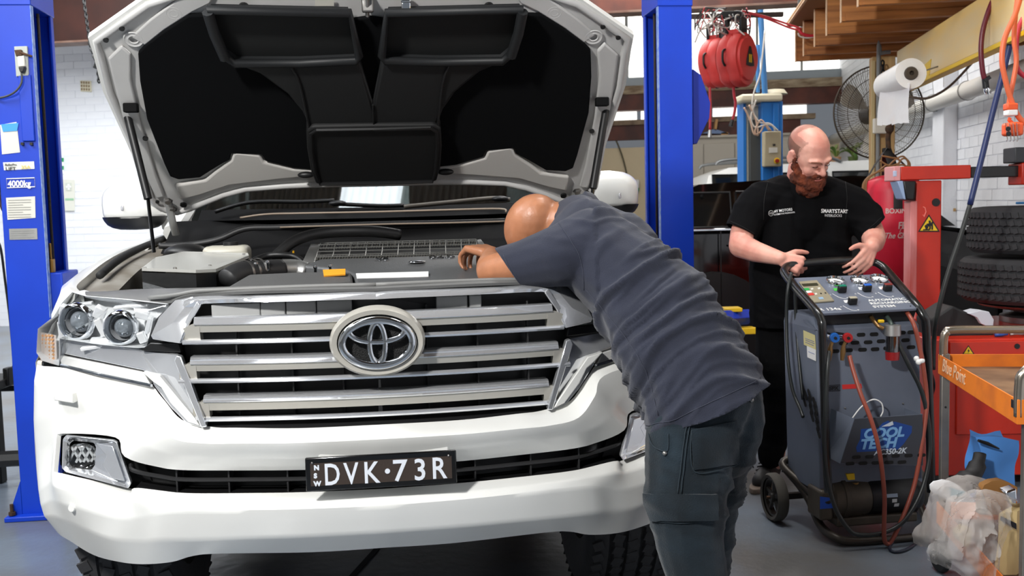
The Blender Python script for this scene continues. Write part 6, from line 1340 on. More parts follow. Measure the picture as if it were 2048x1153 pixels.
MB().grid(D).build('film_front', M('film_clear', (236, 232, 228), .22, alpha=.36, bump=.4, bscale=26), bgx, smooth=60)
MB().grid([[p+V((.02, .16, 0)) for p in r] for r in D]).build('film_back', M('film_milky', (214, 206, 200), .4, alpha=.45, bump=.6, bscale=18), bgx, smooth=70)
thing_(cloth(MB().prism([W(a, b, 3.0) for a, b in ((1920,1072),(1935,1062),(1945,1064),(1940,1085),(1932,1098),(1922,1086))], (0, .05, 0)), 2, .01, 14).build('yellow_rag', M('rag_yellow', (214, 180, 110), .8), None, smooth=60), 'crumpled yellow rag seen inside the clear plastic bag', 'rag')
# ---------------------------------------------------------------- vehicles beyond
def vehicle(f, L, paint, H, label, name, rails, sill=None, hb_=None, cx=1.0, Wd=1.85):
    """side-on vehicle: local x along its length (0..L, bonnet towards +x), y from near side"""
    r = root(name, label, 'car', f)
    def vb(m, nm, mat, par=None, **k): return m.build(nm, mat, par or r, world=False, **k)
    hb_ = hb_ or H*.585; x_ = lambda t: t*L
    prof = [(0, .42), (0, H*.50), (.015, hb_-.05), (.05, hb_), (.80, hb_+.0), (.88, hb_-.03), (.97, hb_-.12), (1.0, hb_-.28), (1.0, .42)]
    m = MB(); rows = []
    def ring_(y, dz=0, sh=1): return [V((L/2+(x_(t)-L/2)*sh, y, z if z < .5 else z-dz)) for t, z in prof]
    m.grid([ring_(.05, .03, .985), ring_(0), ring_(-.005), ring_(Wd), ring_(Wd+.0), ring_(Wd-.05, .03, .985)], closed=False); n = len(prof)
    m.f.append(tuple(range(n))); m.f.append(tuple(len(m.v)-n+i for i in range(n))); 
    vb(m, 'body', paint, smooth=40)
    # lower waist crease, wheel arches drawn as dark liners with wheels
    cab = [(t*cx, z) for t, z in ((.04, hb_-.02), (.075, H*.93), (.13, H*.975), (.30, H*.99), (.50, H), (.585, H*.985), (.72, hb_-.01))]
    m = MB(); t_in = .13
    m.grid([[V((x_(t), t_in*(z-hb_)/(H-hb_)*1.2+.02, z)) for t, z in cab], [V((x_(t), Wd-t_in*(z-hb_)/(H-hb_)*1.2-.02, z)) for t, z in cab]]); vb(m, 'roof', paint, smooth=60)
    def side(y0, s_):
        m = MB(); P = [V((x_(t), y0+s_*(t_in*(z-hb_)/(H-hb_)*1.2+.02), z)) for t, z in cab]; m.prism(P, (0, s_*.01, 0)); return m
    vb(side(0, 1), 'cabin_side', paint, smooth=0); vb(side(Wd, -1), 'cabin_side', paint, smooth=0)
    dk = clear('dark_glass', (26, 28, 28), .16) 
    for (a, b) in ((.085*cx, .20*cx), (.215*cx, .385*cx), (.40*cx, .60*cx)):
        hi = H*.945; lo_ = hb_+.02; P = [(a+.02 if a < .1 else a, hi-.02), (b-(.0 if b < .5 else .055), hi-.02), (b+(.0 if b < .5 else .05), lo_), (a-.0, lo_)]
        P3 = [V((x_(t), t_in*(z-hb_)/(H-hb_)*1.2+.008, z)) for t, z in P]; g = vb(MB().prism(P3, (0, .006, 0)), 'side_window', M('window_dark', (14, 15, 16), .06, coat=.6), smooth=0)
        vb(MB().tube(P3, .012, 6, closed=True), 'window_trim', black_pl, g)
    vb(MB().tube([V((x_(.06), -.004, hb_+.004)), V((x_(.66), -.004, hb_+.004))], .010, 6), 'waist_strip', chrome)
    for k in (.205, .39, .64): vb(MB().box(x_(k)-.004, x_(k)+.004, -.004, 0, .5, hb_), 'door_gap', black_pl, smooth=0)
    for k in (.23, .42): vb(MB().tube([V((x_(k), -.02, hb_-.12)), V((x_(k)+.16, -.02, hb_-.12))], .012, 8, flat=.6), 'door_handle', paint if paint is not gblk else chrome)
    vb(MB().tube([V((x_(.20), -.02, .47)), V((x_(.78), -.02, .47))], .020, 8, flat=.5), 'sill_strip', sill or paint)
    for t in (.19, .82):
        c = V((x_(t), .12, .34)); vb(MB().lathe([(.0, -.02), (.41, -.02), (.41, .2), (0, .2)], V((c.x, -.004+.02, .40)), (0, 1, 0), 30), 'wheel_arch', black_pl)
        o = vb(MB().lathe([(.20, -.11), (.32, -.11), (.34, -.08), (.34, .08), (.32, .11), (.2, .11)], c, (0, 1, 0), 36), 'wheel', tyre_m, smooth=50)
        vb(MB().lathe([(0, -.09), (.05, -.1), (.06, -.06), (.21, -.05), (.225, -.1), (.225, .1)], c, (0, 1, 0), 24), 'rim', M('rim_dark', (70, 70, 72), .3, .8), o)
        for k in range(5): a = 2*pi*k/5; vb(MB().tube([c+V((.04*cos(a), -.09, .04*sin(a))), c+V((.21*cos(a), -.085, .21*sin(a)))], .018, 6), 'rim_spoke', M('rim_dark', (70, 70, 72), .3, .8), o)
    if rails:
        for y in (.17, Wd-.17): vb(MB().tube(cat([V((x_(.12), y, H-.01)), V((x_(.15), y, H+.035)), V((x_(.32), y, H+.05)), V((x_(.48), y, H+.035)), V((x_(.53), y, H-.01))], 4), .017, 8), 'roof_rail', M('rail_grey', (120, 122, 122), .4, .5))
    vb(MB().ball(V((x_(.66), -.10, hb_+.10)), (.10, .09, .075), 14, 8), 'door_mirror', paint, smooth=180)
    return r
gblk = M('car_black', (5, 5, 6), .10, coat=.7)
vehicle(Frame((W(1296, 500, 7.4).x, 7.4, 0), -.02), 2.62, gblk, 1.50, 'black glossy car side-on behind the bearded man', 'car', False, hb_=1.12, cx=1.2, Wd=1.55, sill=M('sill_gold', (190, 180, 150), .3, .6))
vehicle(Frame((W(1330, 500, 10.2).x+.18, 10.2, 0), -.04), 3.1, white_paint, 1.71, 'white car with roof rails parked beyond the black car', 'car', True, hb_=1.1, cx=1.25, Wd=1.5)
# plants on a shelf beyond the white vehicle
shf = root('plant_shelf', 'narrow timber shelf carrying the pot plants beyond the white car roof', 'shelf', loc=W(1700, 345, 11.9)); q = W(1703, 330, 11.9)
MB().box(q.x-.32, q.x+.30, 11.75, 12.1, q.z-.03, q.z).build('shelf_board', wood_p, shf); 
for dx in (-.28, .26): MB().box(q.x+dx, q.x+dx+.03, 11.9, 11.94, 0, q.z-.03).build('shelf_leg', wood_p, shf, smooth=0)
gm = [M('leaf_green', (84, 120, 54), .5), M('leaf_pale', (136, 156, 84), .5)]
def plant(px, label, leaves, hgt, pot):
    b = W(px, 330, 11.95); b.z = q.z
    r = root('pot_plant', label, 'plant', loc=b)
    MB().lathe([(0, 0), (.045, 0), (.06, .10), (.055, .10), (.0, .09)], b, (0, 0, 1), 16).build('pot', pot, r)
    for k in range(leaves):
        a = 2*pi*k/leaves+.4; h = hgt*random.uniform(.45, 1); ln = random.uniform(.08, .15); m = MB()
        P = [b+V((0, 0, .09)), b+V((cos(a)*ln*.35, sin(a)*ln*.3, .09+h*.75)), b+V((cos(a)*ln*.8, sin(a)*ln*.5, .09+h)), b+V((cos(a)*ln*1.25, sin(a)*ln*.7, .09+h*.72))]
        m.tube(cat(P, 3), [.004, .008, .012, .018, .022, .022, .018, .012, .008, .003], 6, flat=.2, up=(0, .3, 1)); m.build('leaf', gm[k % 2], r, smooth=180)
random.seed(11)
plant(1672, 'potted plant with drooping leaves left on the shelf above the white car', 7, .16, M('pot_clay', (206, 160, 120), .6)); plant(1706, 'bushy potted plant with one upright leaf right on the shelf', 13, .17, M('pot_green', (90, 110, 60), .6))
MB().tube([W(1712, 322, 11.85), W(1711, 308, 11.85), W(1711, 293, 11.85)], [.01, .03, .004], 6, flat=.3).build('leaf', gm[0], bpy.data.objects['pot_plant.001'], smooth=180)
# ================================================================ the two mechanics
from mathutils.bvhtree import BVHTree
def bvh_of(me): return BVHTree.FromPolygons([v.co.copy() for v in me.vertices], [tuple(p.vertices) for p in me.polygons])
def sp_(bvh, px, py, off=0):
    d = ray(px, py).normalized(); h = bvh.ray_cast(CAM, d)
    if h[0] is None: return None
    n = h[1] if h[1].dot(d) < 0 else -h[1]; return h[0]+n*off
def patch(bvh, quad, off, mat, par, name, nu=10, nv=8, solid=.004):
    """cloth piece laid on the surface of a garment"""
    (a, b, c, d) = [V((x, y)) for x, y in quad]; rows = []
    for i in range(nv+1):
        r = []
        for j in range(nu+1):
            p = a.lerp(b, j/nu).lerp(d.lerp(c, j/nu), i/nv); h = sp_(bvh, p.x, p.y, off)
            if h is None: h = r[-1] if r else (rows[-1][j] if rows else None)
            if h is None: return None
            r.append(h)
        rows.append(r)
    return MB().grid(rows).build(name, mat, par, smooth=60, solid=solid, offset=0)
def seam(bvh, pts, r, mat, par, name, off=.004, n=20):
    P = [sp_(bvh, p.x, p.y, off) for p in cat([V((x, y, 0)) for x, y in pts], 6)]; P = [p for p in P if p is not None]
    if len(P) > 2: return MB().tube(P, r, 5).build(name, mat, par, smooth=180)
def surftext(bvh, s_, size, px, py, mat, par, ang=0, **k):
    """lettering printed on cloth: every vertex is laid on the garment"""
    o = text(s_, 1.0, (0, 0, 0), (1, 0, 0), (0, 1, 0), mat, par, world=False, depth=0, **k); I = WM[par.name].inverted()
    c_, s2 = cos(ang), sin(ang)
    for v in o.data.vertices:
        x, y = v.co.x*size, v.co.y*size; h = sp_(bvh, px+x*c_+y*s2, py-y*c_+x*s2, .0045)
        v.co = I @ (h if h is not None else W(px, py, 4))
    o.data.update(); return o
def hand(m, wrist, D, T, N=None, curl=(.5, .6, .4), thumb=(.3, .3), s_=1.0, spread=.05, twist=0):
    """palm, four unequal fingers and a thumb; D hand direction, T towards the thumb side"""
    D = V(D).normalized(); T = V(T); T = (T-D*T.dot(D)).normalized(); N = T.cross(D).normalized()
    if V((0, -.6, .8)).dot(N) < 0: N = -N          # back of the hand faces up and out
    wrist = V(wrist); tips = []
    for i, (ln, r) in enumerate(((.95, .0088), (1.05, .0092), (1.0, .0088), (.80, .0078))):
        side = (1.5-i)*.0205*s_; k0 = wrist+D*.018*s_+T*side*.6; kn = wrist+D*(.088-.004*abs(i-1))*s_+T*side+N*.004
        chain([(k0, .0145*s_), (kn, .0115*s_)], m); d = (D+T*(1.5-i)*spread).normalized(); p = kn; L = (.046*ln, .028*ln, .021*ln); a = 0; pts = [(p, .0105*s_)]
        for q in range(3):
            a += curl[q]*(1+.07*i); dd = d*cos(a)-N*sin(a); p = p+dd*L[q]*s_; pts.append((p, r*s_*(1-.09*(q+1))))
        chain(pts, m); tips.append(p)
    b0 = wrist+D*.022*s_+T*.020*s_-N*.004; t1 = b0+(D*.55+T*.75-N*thumb[0]).normalized()*.042*s_; t2 = t1+(D*.75+T*.5-N*thumb[1]).normalized()*.032*s_; t3 = t2+(D*.85+T*.35-N*thumb[1]).normalized()*.026*s_
    chain([(b0, .016*s_), (t1, .0125*s_), (t2, .0105*s_), (t3, .0085*s_)], m)
    chain([(wrist+T*.02*s_+D*.02, .013*s_), (wrist-T*.02*s_+D*.02, .013*s_)], m); return N, tips
def wr(freq, amp, axis, seed=0, sc=3.0, sub=.35):
    """cloth folds crossing the given axis"""
    axis = V(axis).normalized()
    u1 = axis.orthogonal().normalized(); u2 = axis.cross(u1); k = freq/5.0
    def f(co, n_):
        w0 = noise.noise_vector(co*4+V((seed, 0, 0)))*.05; p = co+w0; a, b, c = axis.dot(p), u1.dot(p), u2.dot(p)
        v1 = noise.noise(V((a*k+b*1.5, b*k*.16+seed, c*k*.16))); v2 = noise.noise(V((a*k*2.1-b*3, b*k*.3, c*k*.3+seed)))
        r1 = max(0, 1-abs(v1)*3.2)**2; r2 = max(0, 1-abs(v2)*3.0)**2
        msk = max(.1, min(1, .55+1.3*noise.noise(co*sc+V((0, seed, 5)))))
        return amp*(1.5*r1*msk+.6*r2*msk-.45)+amp*sub*.5*noise.noise(co*16)
    return f
def bis(me, co, no, cond=None):
    """trim a garment cleanly at a plane (world coordinates)"""
    bm = bmesh.new(); bm.from_mesh(me); fs = [f for f in bm.faces if cond is None or cond(f.calc_center_median())]
    ge = set(fs); 
    for f in fs: ge.update(f.edges); ge.update(f.verts)
    bmesh.ops.bisect_plane(bm, geom=list(ge), plane_co=co, plane_no=no, clear_outer=True); bm.to_mesh(me); bm.free(); return me
def head(m, c, f, u, k=1.0, bald=False):
    f = V(f).normalized(); u = V(u); u = (u-f*u.dot(f)).normalized(); r = f.cross(u); R = Matrix((r, f, u)).transposed()
    L = lambda x, y, z: V(c)+(r*x+f*y+u*z)*k
    def B(x, y, z, a, b, d, rot=None): m.ball(L(x, y, z), (a*k, b*k, d*k), 20, 12, R if rot is None else R @ rot)
    B(0, -.012, .035, .076, .098, .080); B(0, .030, .012, .068, .064, .075); B(0, .045, -.045, .056, .050, .066); B(0, .056, -.088, .036, .036, .026)
    for s_ in (1, -1):
        B(s_*.034, .066, -.030, .024, .022, .022); B(s_*.045, .030, -.070, .022, .04, .03)
        B(s_*.030, .083, .006, .0135, .0115, .0095)                        # lids over the eyes
        chain([(L(s_*.010, .094, .022), .0085*k), (L(s_*.030, .092, .027), .0085*k), (L(s_*.050, .076, .020), .007*k)], m)
        B(s_*.0115, .104, -.027, .008, .010, .007)                         # nostrils
        B(s_*.079, -.010, -.010, .007, .019, .030, Matrix.Rotation(s_*.35, 3, 'Z')); chain([(L(s_*.082, -.022, .012), .0045*k), (L(s_*.084, -.006, .022), .0045*k), (L(s_*.080, .006, .010), .004*k)], m); chain([(L(s_*.082, -.024, .008), .0045*k), (L(s_*.083, -.022, -.018), .004*k), (L(s_*.079, -.006, -.036), .005*k)], m)
    chain([(L(0, .090, .018), .009*k), (L(0, .104, -.005), .009*k), (L(0, .116, -.022), .0125*k)], m)
    chain([(L(-.020, .086, -.056), .006*k), (L(0, .097, -.054), .007*k), (L(.020, .086, -.056), .006*k)], m); chain([(L(-.018, .085, -.067), .006*k), (L(0, .094, -.068), .008*k), (L(.018, .085, -.067), .006*k)], m)
    return L, R
# ---------------------------------------------------------------- bald man leaning into the engine bay
skinA = M('skin_brown', (172, 116, 84), .40, var=.10, vscale=18, sss=.06, bump=.12, bscale=160)
skinB = M('skin_fair', (224, 168, 150), .48, col2=(206, 138, 122), vscale=11, sss=.15, bump=.12, bscale=160)
navy = M('shirt_navy', (44, 47, 60), .92, var=.08, vscale=9, bump=.35, bscale=420, sheen=.15, spec=.25)
blackT = M('shirt_black', (9, 9, 11), .95, bump=.3, bscale=420, spec=.12)
denim = M('work_trousers', (15, 22, 27), .85, spec=.25, col2=(28, 41, 50), vscale=7, bump=.4, bscale=300, sheen=.15, detail=7)
denim2 = M('trouser_stitch', (34, 46, 54), .85)
blackP = M('trousers_black', (8, 8, 10), .9, bump=.3, bscale=300, spec=.12)
BM = root('person', 'bald man in navy t-shirt and dark work trousers leaning head first into the engine bay', 'person', loc=(.47, 2.48, 0))
el = car.w(V((.255, .24, 1.168))); el = W(966, 538, 2.78)
wrA = W(984, 513, 3.02)
b = MB(); hc = W(1078, 452, 2.98)
fA = (W(1052, 500, 3.02)-W(1090, 430, 2.90)); fA = V((-.28, .55, -.78)); uA = V((-.88, -.42, .22))
Lh, Rh = head(b, W(1087, 461, 2.98), fA, uA, 1.07)
chain([(W(1098, 448, 2.95), .066), (W(1150, 452, 2.90), .068), (W(1190, 470, 2.86), .08)], b)
chain([(W(1170, 500, 2.70), .075), (W(1100, 518, 2.70), .062), (W(1030, 533, 2.72), .052), (W(985, 542, 2.78), .046), (W(982, 534, 2.88), .043), (wrA, .030)], b)
hand(b, wrA+V((0, 0, .01)), V((-.55, .80, .10)), (.8, .5, .0), curl=(.55, .8, .6), thumb=(.5, .5), spread=.10, s_=1.1)
# far arm and hidden trunk and legs, so the figure is whole
chain([(W(1165, 450, 3.0), .07), (W(1110, 490, 3.16), .05), (W(1060, 512, 3.22), .042), (W(1030, 512, 3.28), .03)], b); hand(b, W(1030, 512, 3.28), (-.9, .1, -.1), (.1, .5, .3), curl=(.7, .8, .5))
trk = [(1190,500,2.80,.095),(1265,565,2.72,.115),(1320,635,2.64,.118),(1370,720,2.56,.12),(1400,800,2.52,.095)]
for dy in (-.05, .05): chain([(W(x, y, Y)+V((0, dy, 0)), r) for x, y, Y, r in trk], b)
for pts in ([(1384,880,2.44,.085),(1374,1000,2.42,.07),(1385,1100,2.40,.06)], [(1422,880,2.58,.070),(1416,1000,2.60,.060),(1408,1100,2.60,.06)]):
    P = [(W(x, y, Y), r) for x, y, Y, r in pts]; e = P[-1][0]; chain(P+[(V((e.x+.04, e.y+.02, .12)), .045)], b)
me = remesh(b, .0055, 4); meshobj('body', me, skinA, BM)
# shirt
s = MB()
shp = [(1185,500,2.78,.118),(1262,563,2.71,.136),(1318,636,2.64,.142),(1370,722,2.57,.153),(1412,812,2.53,.160),(1440,872,2.52,.168)]
for dy in (-.065, .075): chain([(W(x, y, Y)+V((0, dy, 0)), r) for x, y, Y, r in shp], s)
chain([(W(1180, 455, 2.84), .085), (W(1245, 505, 2.76), .11)], s); chain([(W(1165, 445, 3.0), .085), (W(1110, 490, 3.14), .07)], s)
chain([(W(1185, 495, 2.70), .105), (W(1120, 512, 2.67), .083), (W(1050, 530, 2.70), .067), (W(985, 546, 2.74), .062)], s)
chain([(W(1172, 458, 2.84), .086), (W(1112, 505, 2.73), .060)], s); chain([(W(1165, 452, 2.88), .082), (W(1152, 446, 2.92), .076)], s)
ax_ = (W(1412, 812, 2.5)-W(1200, 500, 2.8)).normalized(); fold = wr(64, .0135, ax_, 2.0, 2.6)
hemA, hemB = W(1288, 866, 2.45), W(1540, 756, 2.45); hn_ = (hemB-hemA).cross(V((0, 1, 0))).normalized()
if hn_.z > 0: hn_ = -hn_
cfA, cfB = W(1001, 514, 2.72), W(1047, 580, 2.72); cn_ = (cfB-cfA).cross(FWD).normalized()
if cn_.x > 0: cn_ = -cn_
tz = W(1180, 460, 2.9)
fold2 = wr(70, .004, (.2, 0, 1), 5.0, 5)
me = remesh(s, .0065, 6, lambda co, n_: (fold(co, n_) if co.x > .22 else fold2(co, n_)*1.0)); bis(me, hemA, hn_); bis(me, cfA, cn_, lambda p: p.x < .12 and p.y < 2.92); bvA = bvh_of(me)
sh = meshobj('t_shirt', me, navy, BM); md = sh.modifiers.new('solid', 'SOLIDIFY'); md.thickness = .003; md.offset = 1
stc = M('stitch_navy', (56, 59, 72), .9)
seam(bvA, [(1118,448),(1140,480),(1158,512),(1168,545),(1170,580)], .0010, stc, sh, 'shoulder_seam'); seam(bvA, [(1008,512),(1025,545),(1050,578)], .0009, stc, sh, 'cuff_seam'); seam(bvA, [(1175,580),(1225,640),(1270,700),(1300,760),(1318,830)], .0009, stc, sh, 'side_seam')
seam(bvA, [(1295,852),(1350,838),(1420,806),(1480,778),(1532,748)], .0010, stc, sh, 'hem_seam'); seam(bvA, [(1240,589),(1246,592)], .002, white_m, sh, 'lint')
# trousers
t = MB()
chain([(W(1400, 800, 2.47), .135), (W(1376, 885, 2.44), .112), (W(1373, 985, 2.42), .104), (W(1378, 1080, 2.41), .090), (W(1398, 1170, 2.40), .078)], t); e = W(1398, 1170, 2.40); chain([(e, .078), (V((e.x+.02, e.y+.03, .10)), .066)], t)
chain([(W(1405, 800, 2.60), .13), (W(1428, 880, 2.60), .112), (W(1418, 985, 2.60), .085), (W(1408, 1080, 2.60), .082), (W(1400, 1170, 2.62), .078)], t); e = W(1400, 1170, 2.62); chain([(e, .078), (V((e.x+.02, e.y+.05, .10)), .066)], t)
chain([(W(1432, 790, 2.52), .118), (W(1446, 832, 2.52), .112), (W(1440, 880, 2.53), .10)], t)
me = remesh(t, .0075, 4, wr(52, .011, (.35, 0, 1), 8.0, 4)); bvT = bvh_of(me); tr = meshobj('trousers', me, denim, BM)
patch(bvT, [(1291,990),(1430,988),(1433,1038),(1297,1042)], .006, denim, tr, 'pocket_flap', 14, 6, .006); patch(bvT, [(1297,1044),(1433,1040),(1440,1108),(1334,1146)], .010, denim, tr, 'cargo_pocket', 14, 8, .010); patch(bvT, [(1382,862),(1470,842),(1478,928),(1386,940)], .004, denim, tr, 'back_pocket', 10, 10, .004)
for P in ([(1305,1012),(1350,1016),(1412,1012)], [(1306,1020),(1350,1024),(1412,1020)], [(1292,991),(1360,992),(1430,989)], [(1298,1041),(1360,1046),(1432,1038)], [(1374,846),(1366,900),(1356,988)], [(1380,846),(1372,900),(1362,988)], [(1300,868),(1304,885),(1316,898),(1336,902),(1338,868)], [(1382,862),(1386,940),(1430,942),(1478,928)], [(1382,862),(1425,852),(1470,842)]): seam(bvT, P, .0012, denim2, tr, 'seam', .004)
for x, y in ((1331,908),(1500,801)):
    p = sp_(bvT, x, y, .004)
    if p: MB().ball(p, .006, 8, 6).build('rivet', steel, tr)
def boot(toe, heel, par, mat, sole, k=1.0, lace=None):
    toe = V(toe); heel = V(heel); d = (toe-heel).normalized(); m = MB()
    chain([(heel+V((0, 0, .055)), .042*k), (heel.lerp(toe, .45)+V((0, 0, .055)), .046*k), (toe-d*.05+V((0, 0, .040)), .040*k)], m); chain([(heel+V((0, 0, .07)), .045*k), (heel+d*.01+V((0, 0, .16)), .05*k)], m); me = remesh(m, .006, 3); o = meshobj('boot', me, mat, par)
    sd = d.cross(V((0, 0, 1))).normalized(); P = []
    for i in range(20):
        a = 2*pi*i/20; c = heel.lerp(toe, .47); P.append(c+d*(.155*cos(a))+sd*(.052*sin(a))*k)
    MB().prism([V((p.x, p.y, .0)) for p in P], (0, 0, .025)).build('boot_sole', sole, o, bevel=.004)
    if lace:
        for q in range(5):
            c = heel.lerp(toe, .3+.08*q)+V((0, 0, .115-.012*q)); MB().tube(cat([c-sd*.035, c+V((0, 0, .008)), c+sd*.035+d*.01], 3), .0035, 5).build('lace', lace, o, smooth=180)
        for q in (1, -1): c = heel.lerp(toe, .3)+V((0, 0, .13)); MB().tube(cat([c, c+sd*.05*q+V((0, 0, .03)), c+sd*.08*q+V((0, 0, -.02)), c+sd*.07*q+V((0, 0, -.06))], 4), .0035, 5).build('lace', lace, o, smooth=180)
    return o
bt = M('boot_brown', (70, 54, 40), .6); sl = M('boot_sole', (30, 28, 26), .7)
boot((.36, 2.46, 0), (.58, 2.44, 0), BM, bt, sl); boot((.36, 2.68, 0), (.60, 2.70, 0), BM, bt, sl)
# ---------------------------------------------------------------- bearded man behind the recharging machine
GM = root('person', 'bearded man with shaved head in black t-shirt gripping the recharging machine handle', 'person', loc=(1.32, 4.6, 0))
def hY(px): return ac.w(ac.y(px, 522, .33)).y
b = MB(); fB = V((.36, -.74, -.60)); uB = V((.10, -.62, .78)); HC = W(1617, 308, 4.42)
Lb, Rb = head(b, HC, fB, uB, 1.06)
chain([(W(1606, 335, 4.52), .066), (W(1602, 372, 4.56), .07), (W(1605, 400, 4.58), .09)], b)
wrB = W(1560, 517, 4.20); ha = W(1555, 517, 4.22)
chain([(W(1512, 410, 4.52), .068), (W(1486, 465, 4.48), .056), (W(1482, 492, 4.42), .054), (W(1512, 504, 4.34), .046), (wrB, .030)], b)
hand(b, wrB, V((.80, -.30, -.32)), (.45, .25, .80), curl=(1.05, 1.0, .6), thumb=(.2, .5), s_=1.02, spread=.02)
wrC = W(1744, 494, 4.24)
chain([(W(1708, 410, 4.52), .068), (W(1738, 455, 4.50), .057), (W(1747, 476, 4.44), .054), (W(1748, 486, 4.34), .044), (wrC, .031)], b)
hand(b, wrC, V((-.46, -.42, -.52)), (-.75, -.25, .50), curl=(.5, .55, .35), thumb=(-.1, .0), s_=1.02, spread=.05)
for dx in (-.09, .09): chain([(W(1606, 420, 4.58)+V((dx, 0, 0)), .105), (W(1603, 520, 4.57)+V((dx, 0, 0)), .11), (W(1602, 640, 4.60)+V((dx, 0, 0)), .11)], b)
for x0 in (1556, 1650): e = W(x0, 840, 4.60); chain([(W(x0, 690, 4.60), .10), (e, .06), (V((e.x, 4.66, .10)), .042)], b)
me = remesh(b, .0048, 3); gb = meshobj('body', me, skinB, GM)
# buzz cut: thin dark shell on back and sides
h = MB(); r_, f_, u_ = Rb.col[0], Rb.col[1], Rb.col[2]
h.ball(Lb(0, -.013, .0355), (.0768*1.06, .0988*1.06, .0808*1.06), 120, 90, Rb)
bm = bmesh.new(); mm = bpy.data.meshes.new('h'); mm.from_pydata([tuple(v) for v in h.v], [], h.f); bm.from_mesh(mm)
def hairless(p):
    q = V((r_.dot(p-HC), f_.dot(p-HC), u_.dot(p-HC)))/1.06
    q += noise.noise_vector(p*60)*.003+noise.noise_vector(p*500)*.0025; fr = q.y > .034-.4*max(0, abs(q.x)-.052) or (q.z > .085 and q.y > -.02-.3*abs(q.x)); return fr or q.z < -.035 or (abs(q.x) > .05 and q.y > .035) 
bmesh.ops.delete(bm, geom=[f for f in bm.faces if hairless(f.calc_center_median())], context='FACES'); bm.to_mesh(mm); bm.free(); mm2 = mm.copy(); bm = bmesh.new(); bm.from_mesh(mm2); bmesh.ops.delete(bm, geom=[f for f in bm.faces if u_.dot(f.calc_center_median()-HC) > .062 or f_.dot(f.calc_center_median()-HC) > .020], context='FACES')
for v in bm.verts: v.co += (v.co-HC).normalized()*.0007
bm.to_mesh(mm2); bm.free(); meshobj('hair_sides', mm2, M('hair_sides', (96, 72, 58), .9, alpha=.40, bump=.6, bscale=500), GM)
meshobj('hair', mm, M('hair_stubble', (120, 92, 78), .9, alpha=.28, bump=.6, bscale=500), GM)
# brows and lashes
for s_ in (1, -1):
    MB().tube(cat([Lb(s_*.012, .1035, .021), Lb(s_*.030, .1010, .0285), Lb(s_*.050, .083, .021)], 4), .0032, 6).build('eyebrow', M('brow_brown', (130, 84, 66), .9), GM, smooth=180)
    MB().tube(cat([Lb(s_*.018, .0925, .0015), Lb(s_*.030, .0955, -.0015), Lb(s_*.042, .0900, .001)], 4), .0017, 5).build('eyelash', M('lash', (60, 38, 34), .8), GM, smooth=180)
# beard
bd = MB(); k_ = 1.06
for x, y, z, rr in ((0, .088, -.092, .036), (.022, .080, -.088, .033), (-.022, .080, -.088, .033), (.040, .062, -.078, .030), (-.040, .062, -.078, .030), (0, .080, -.125, .036), (.028, .066, -.118, .034), (-.028, .066, -.118, .034), (0, .060, -.150, .034), (.052, .036, -.060, .024), (-.052, .036, -.060, .024), (.062, .014, -.040, .018), (-.062, .014, -.040, .018), (.068, .006, -.015, .012), (-.068, .006, -.015, .012), (.05, .03, -.09, .03), (-.05, .03, -.09, .03)): bd.ball(Lb(x, y, z), rr*k_, 14, 10)
chain([(Lb(-.034, .080, -.058), .010), (Lb(-.014, .099, -.045), .0085), (Lb(.014, .099, -.045), .0085), (Lb(.034, .080, -.058), .010)], bd)
def bdisp(co, n_): return .004*noise.noise(co*60)+.004*noise.noise(V((co.x*130, co.y*130, co.z*45)))+.003*noise.noise(co*210)
me = remesh(bd, .0036, 3, bdisp); meshobj('beard', me, M('beard_red', (120, 54, 26), .85, col2=(66, 28, 16), vscale=34, bump=1.0, bscale=260, detail=6), GM)
MB().tube(cat([Lb(-.018, .1005, -.063), Lb(0, .107, -.062), Lb(.018, .1005, -.063)], 4), .0035, 6).build('lower_lip', M('lip', (166, 92, 82), .5), GM, smooth=180)
# t-shirt
s = MB()
for dx in (-.100, .100):
    chain([(W(1606, 418, 4.57)+V((dx, 0, 0)), .120), (W(1601, 490, 4.56)+V((dx, 0, 0)), .128), (W(1600, 590, 4.56)+V((dx, 0, 0)), .130), (W(1600, 700, 4.60)+V((dx, 0, 0)), .130)], s)
chain([(W(1605, 385, 4.56), .10), (W(1605, 440, 4.55), .125)], s)
chain([(W(1560, 385, 4.56), .078), (W(1514, 412, 4.53), .088), (W(1492, 445, 4.50), .080), (W(1478, 485, 4.45), .074)], s); chain([(W(1652, 385, 4.56), .078), (W(1705, 412, 4.53), .088), (W(1732, 442, 4.50), .078), (W(1756, 480, 4.44), .070)], s)
ca, cb_ = W(1456, 446, 4.45), W(1508, 474, 4.45); c1n = (cb_-ca).cross(FWD).normalized(); c1n = c1n if c1n.z < 0 else -c1n
da, db_ = W(1766, 438, 4.45), W(1724, 472, 4.45); d1n = (db_-da).cross(FWD).normalized(); d1n = d1n if d1n.z < 0 else -d1n
xa, xb_, zh = W(1504, 460, 4.45).x, W(1726, 460, 4.45).x, W(1600, 657, 4.45).z
nkc = W(1606, 352, 4.47)
foldB = wr(44, .008, (.5, 0, 1), 12.0, 3.2)
me = remesh(s, .0075, 5, foldB); bis(me, ca, c1n, lambda p: p.x < xa and p.z > zh+.25); bis(me, da, d1n, lambda p: p.x > xb_ and p.z > zh+.25); bis(me, V((0, 0, zh)), V((0, 0, -1))); bvB = bvh_of(me); ts = meshobj('t_shirt', me, blackT, GM); md = ts.modifiers.new('solid', 'SOLIDIFY'); md.thickness = .003; md.offset = 1
pr = M('print_white', (226, 226, 226), .6)
surftext(bvB, 'SMARTSTART', 10.5, 1641, 426, pr, ts, ang=.02, bold=.02, sx=.86); surftext(bvB, 'INTERLOCKS', 7.0, 1648, 433.5, pr, ts, ang=.02, sx=.84)
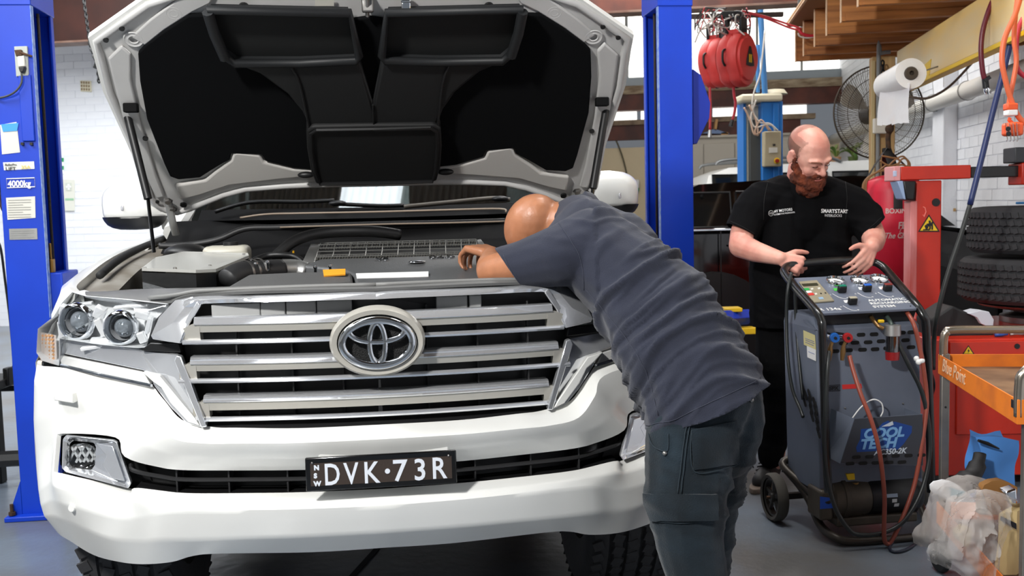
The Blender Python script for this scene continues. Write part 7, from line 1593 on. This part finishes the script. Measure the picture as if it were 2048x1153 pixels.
surftext(bvB, 'MY MOTORS', 7.5, 1548, 426, pr, ts, ang=-.13, bold=.015, sx=.85); surftext(bvB, 'AUTOMOTIVE WORKSHOPS', 4.2, 1548, 431.5, pr, ts, ang=-.13, sx=.78, bold=.01); surftext(bvB, 'MM', 7.5, 1537, 429.5, pr, ts, ang=-.1, sx=.75)
def sring(cx, cy, r, w_=.0009):
    P = [sp_(bvB, cx+r*cos(2*pi*k/24), cy+r*sin(2*pi*k/24), .0045) for k in range(24)]
    if all(p is not None for p in P): MB().tube(P, w_, 5, closed=True).build('logo_ring', pr, ts, smooth=180)
sring(1541, 426.5, 5.4)
seam(bvB, [(1546,421),(1546,432)], .0009, pr, ts, 'logo_bar'); seam(bvB, [(1638.5,418),(1638.5,425)], .0014, pr, ts, 'logo_bar')
st3 = M('stitch_black', (18, 18, 20), .9)
seam(bvB, [(1462,444),(1485,455),(1507,468)], .0012, st3, ts, 'cuff_seam'); seam(bvB, [(1762,436),(1745,452),(1728,468)], .0012, st3, ts, 'cuff_seam'); seam(bvB, [(1536,365),(1528,400),(1526,440)], .0012, st3, ts, 'sleeve_seam'); seam(bvB, [(1690,365),(1694,400),(1690,440)], .0012, st3, ts, 'sleeve_seam')
# trousers and shoes
t = MB()
for pts in ([(1562,645,4.60,.118),(1556,720,4.58,.105),(1552,820,4.58,.078),(1546,880,4.60,.068),(1541,912,4.60,.062)], [(1642,645,4.60,.118),(1652,720,4.58,.105),(1660,820,4.60,.080),(1668,900,4.68,.07),(1674,935,4.72,.06)]): chain([(W(x, y, Y), r) for x, y, Y, r in pts], t)
me = remesh(t, .008, 4, wr(40, .006, (.1, 0, 1), 3.0, 4)); meshobj('trousers', me, blackP, GM)
sh1 = WORLD.z(1512, 972, 0); sh2 = WORLD.z(1552, 955, 0)
shm = M('shoe_black', (34, 32, 32), .6); boot((W(1512,960,4.50).x, 4.50, 0), (W(1545,950,4.68).x, 4.68, 0), GM, shm, M('sole_tan', (120, 104, 90), .6), .95, lace=M('lace_black', (22, 22, 24), .7)); boot((W(1690,960,4.6).x, 4.6, 0), (W(1676,950,4.82).x, 4.82, 0), GM, shm, M('sole_tan', (120, 104, 90), .6), .95)
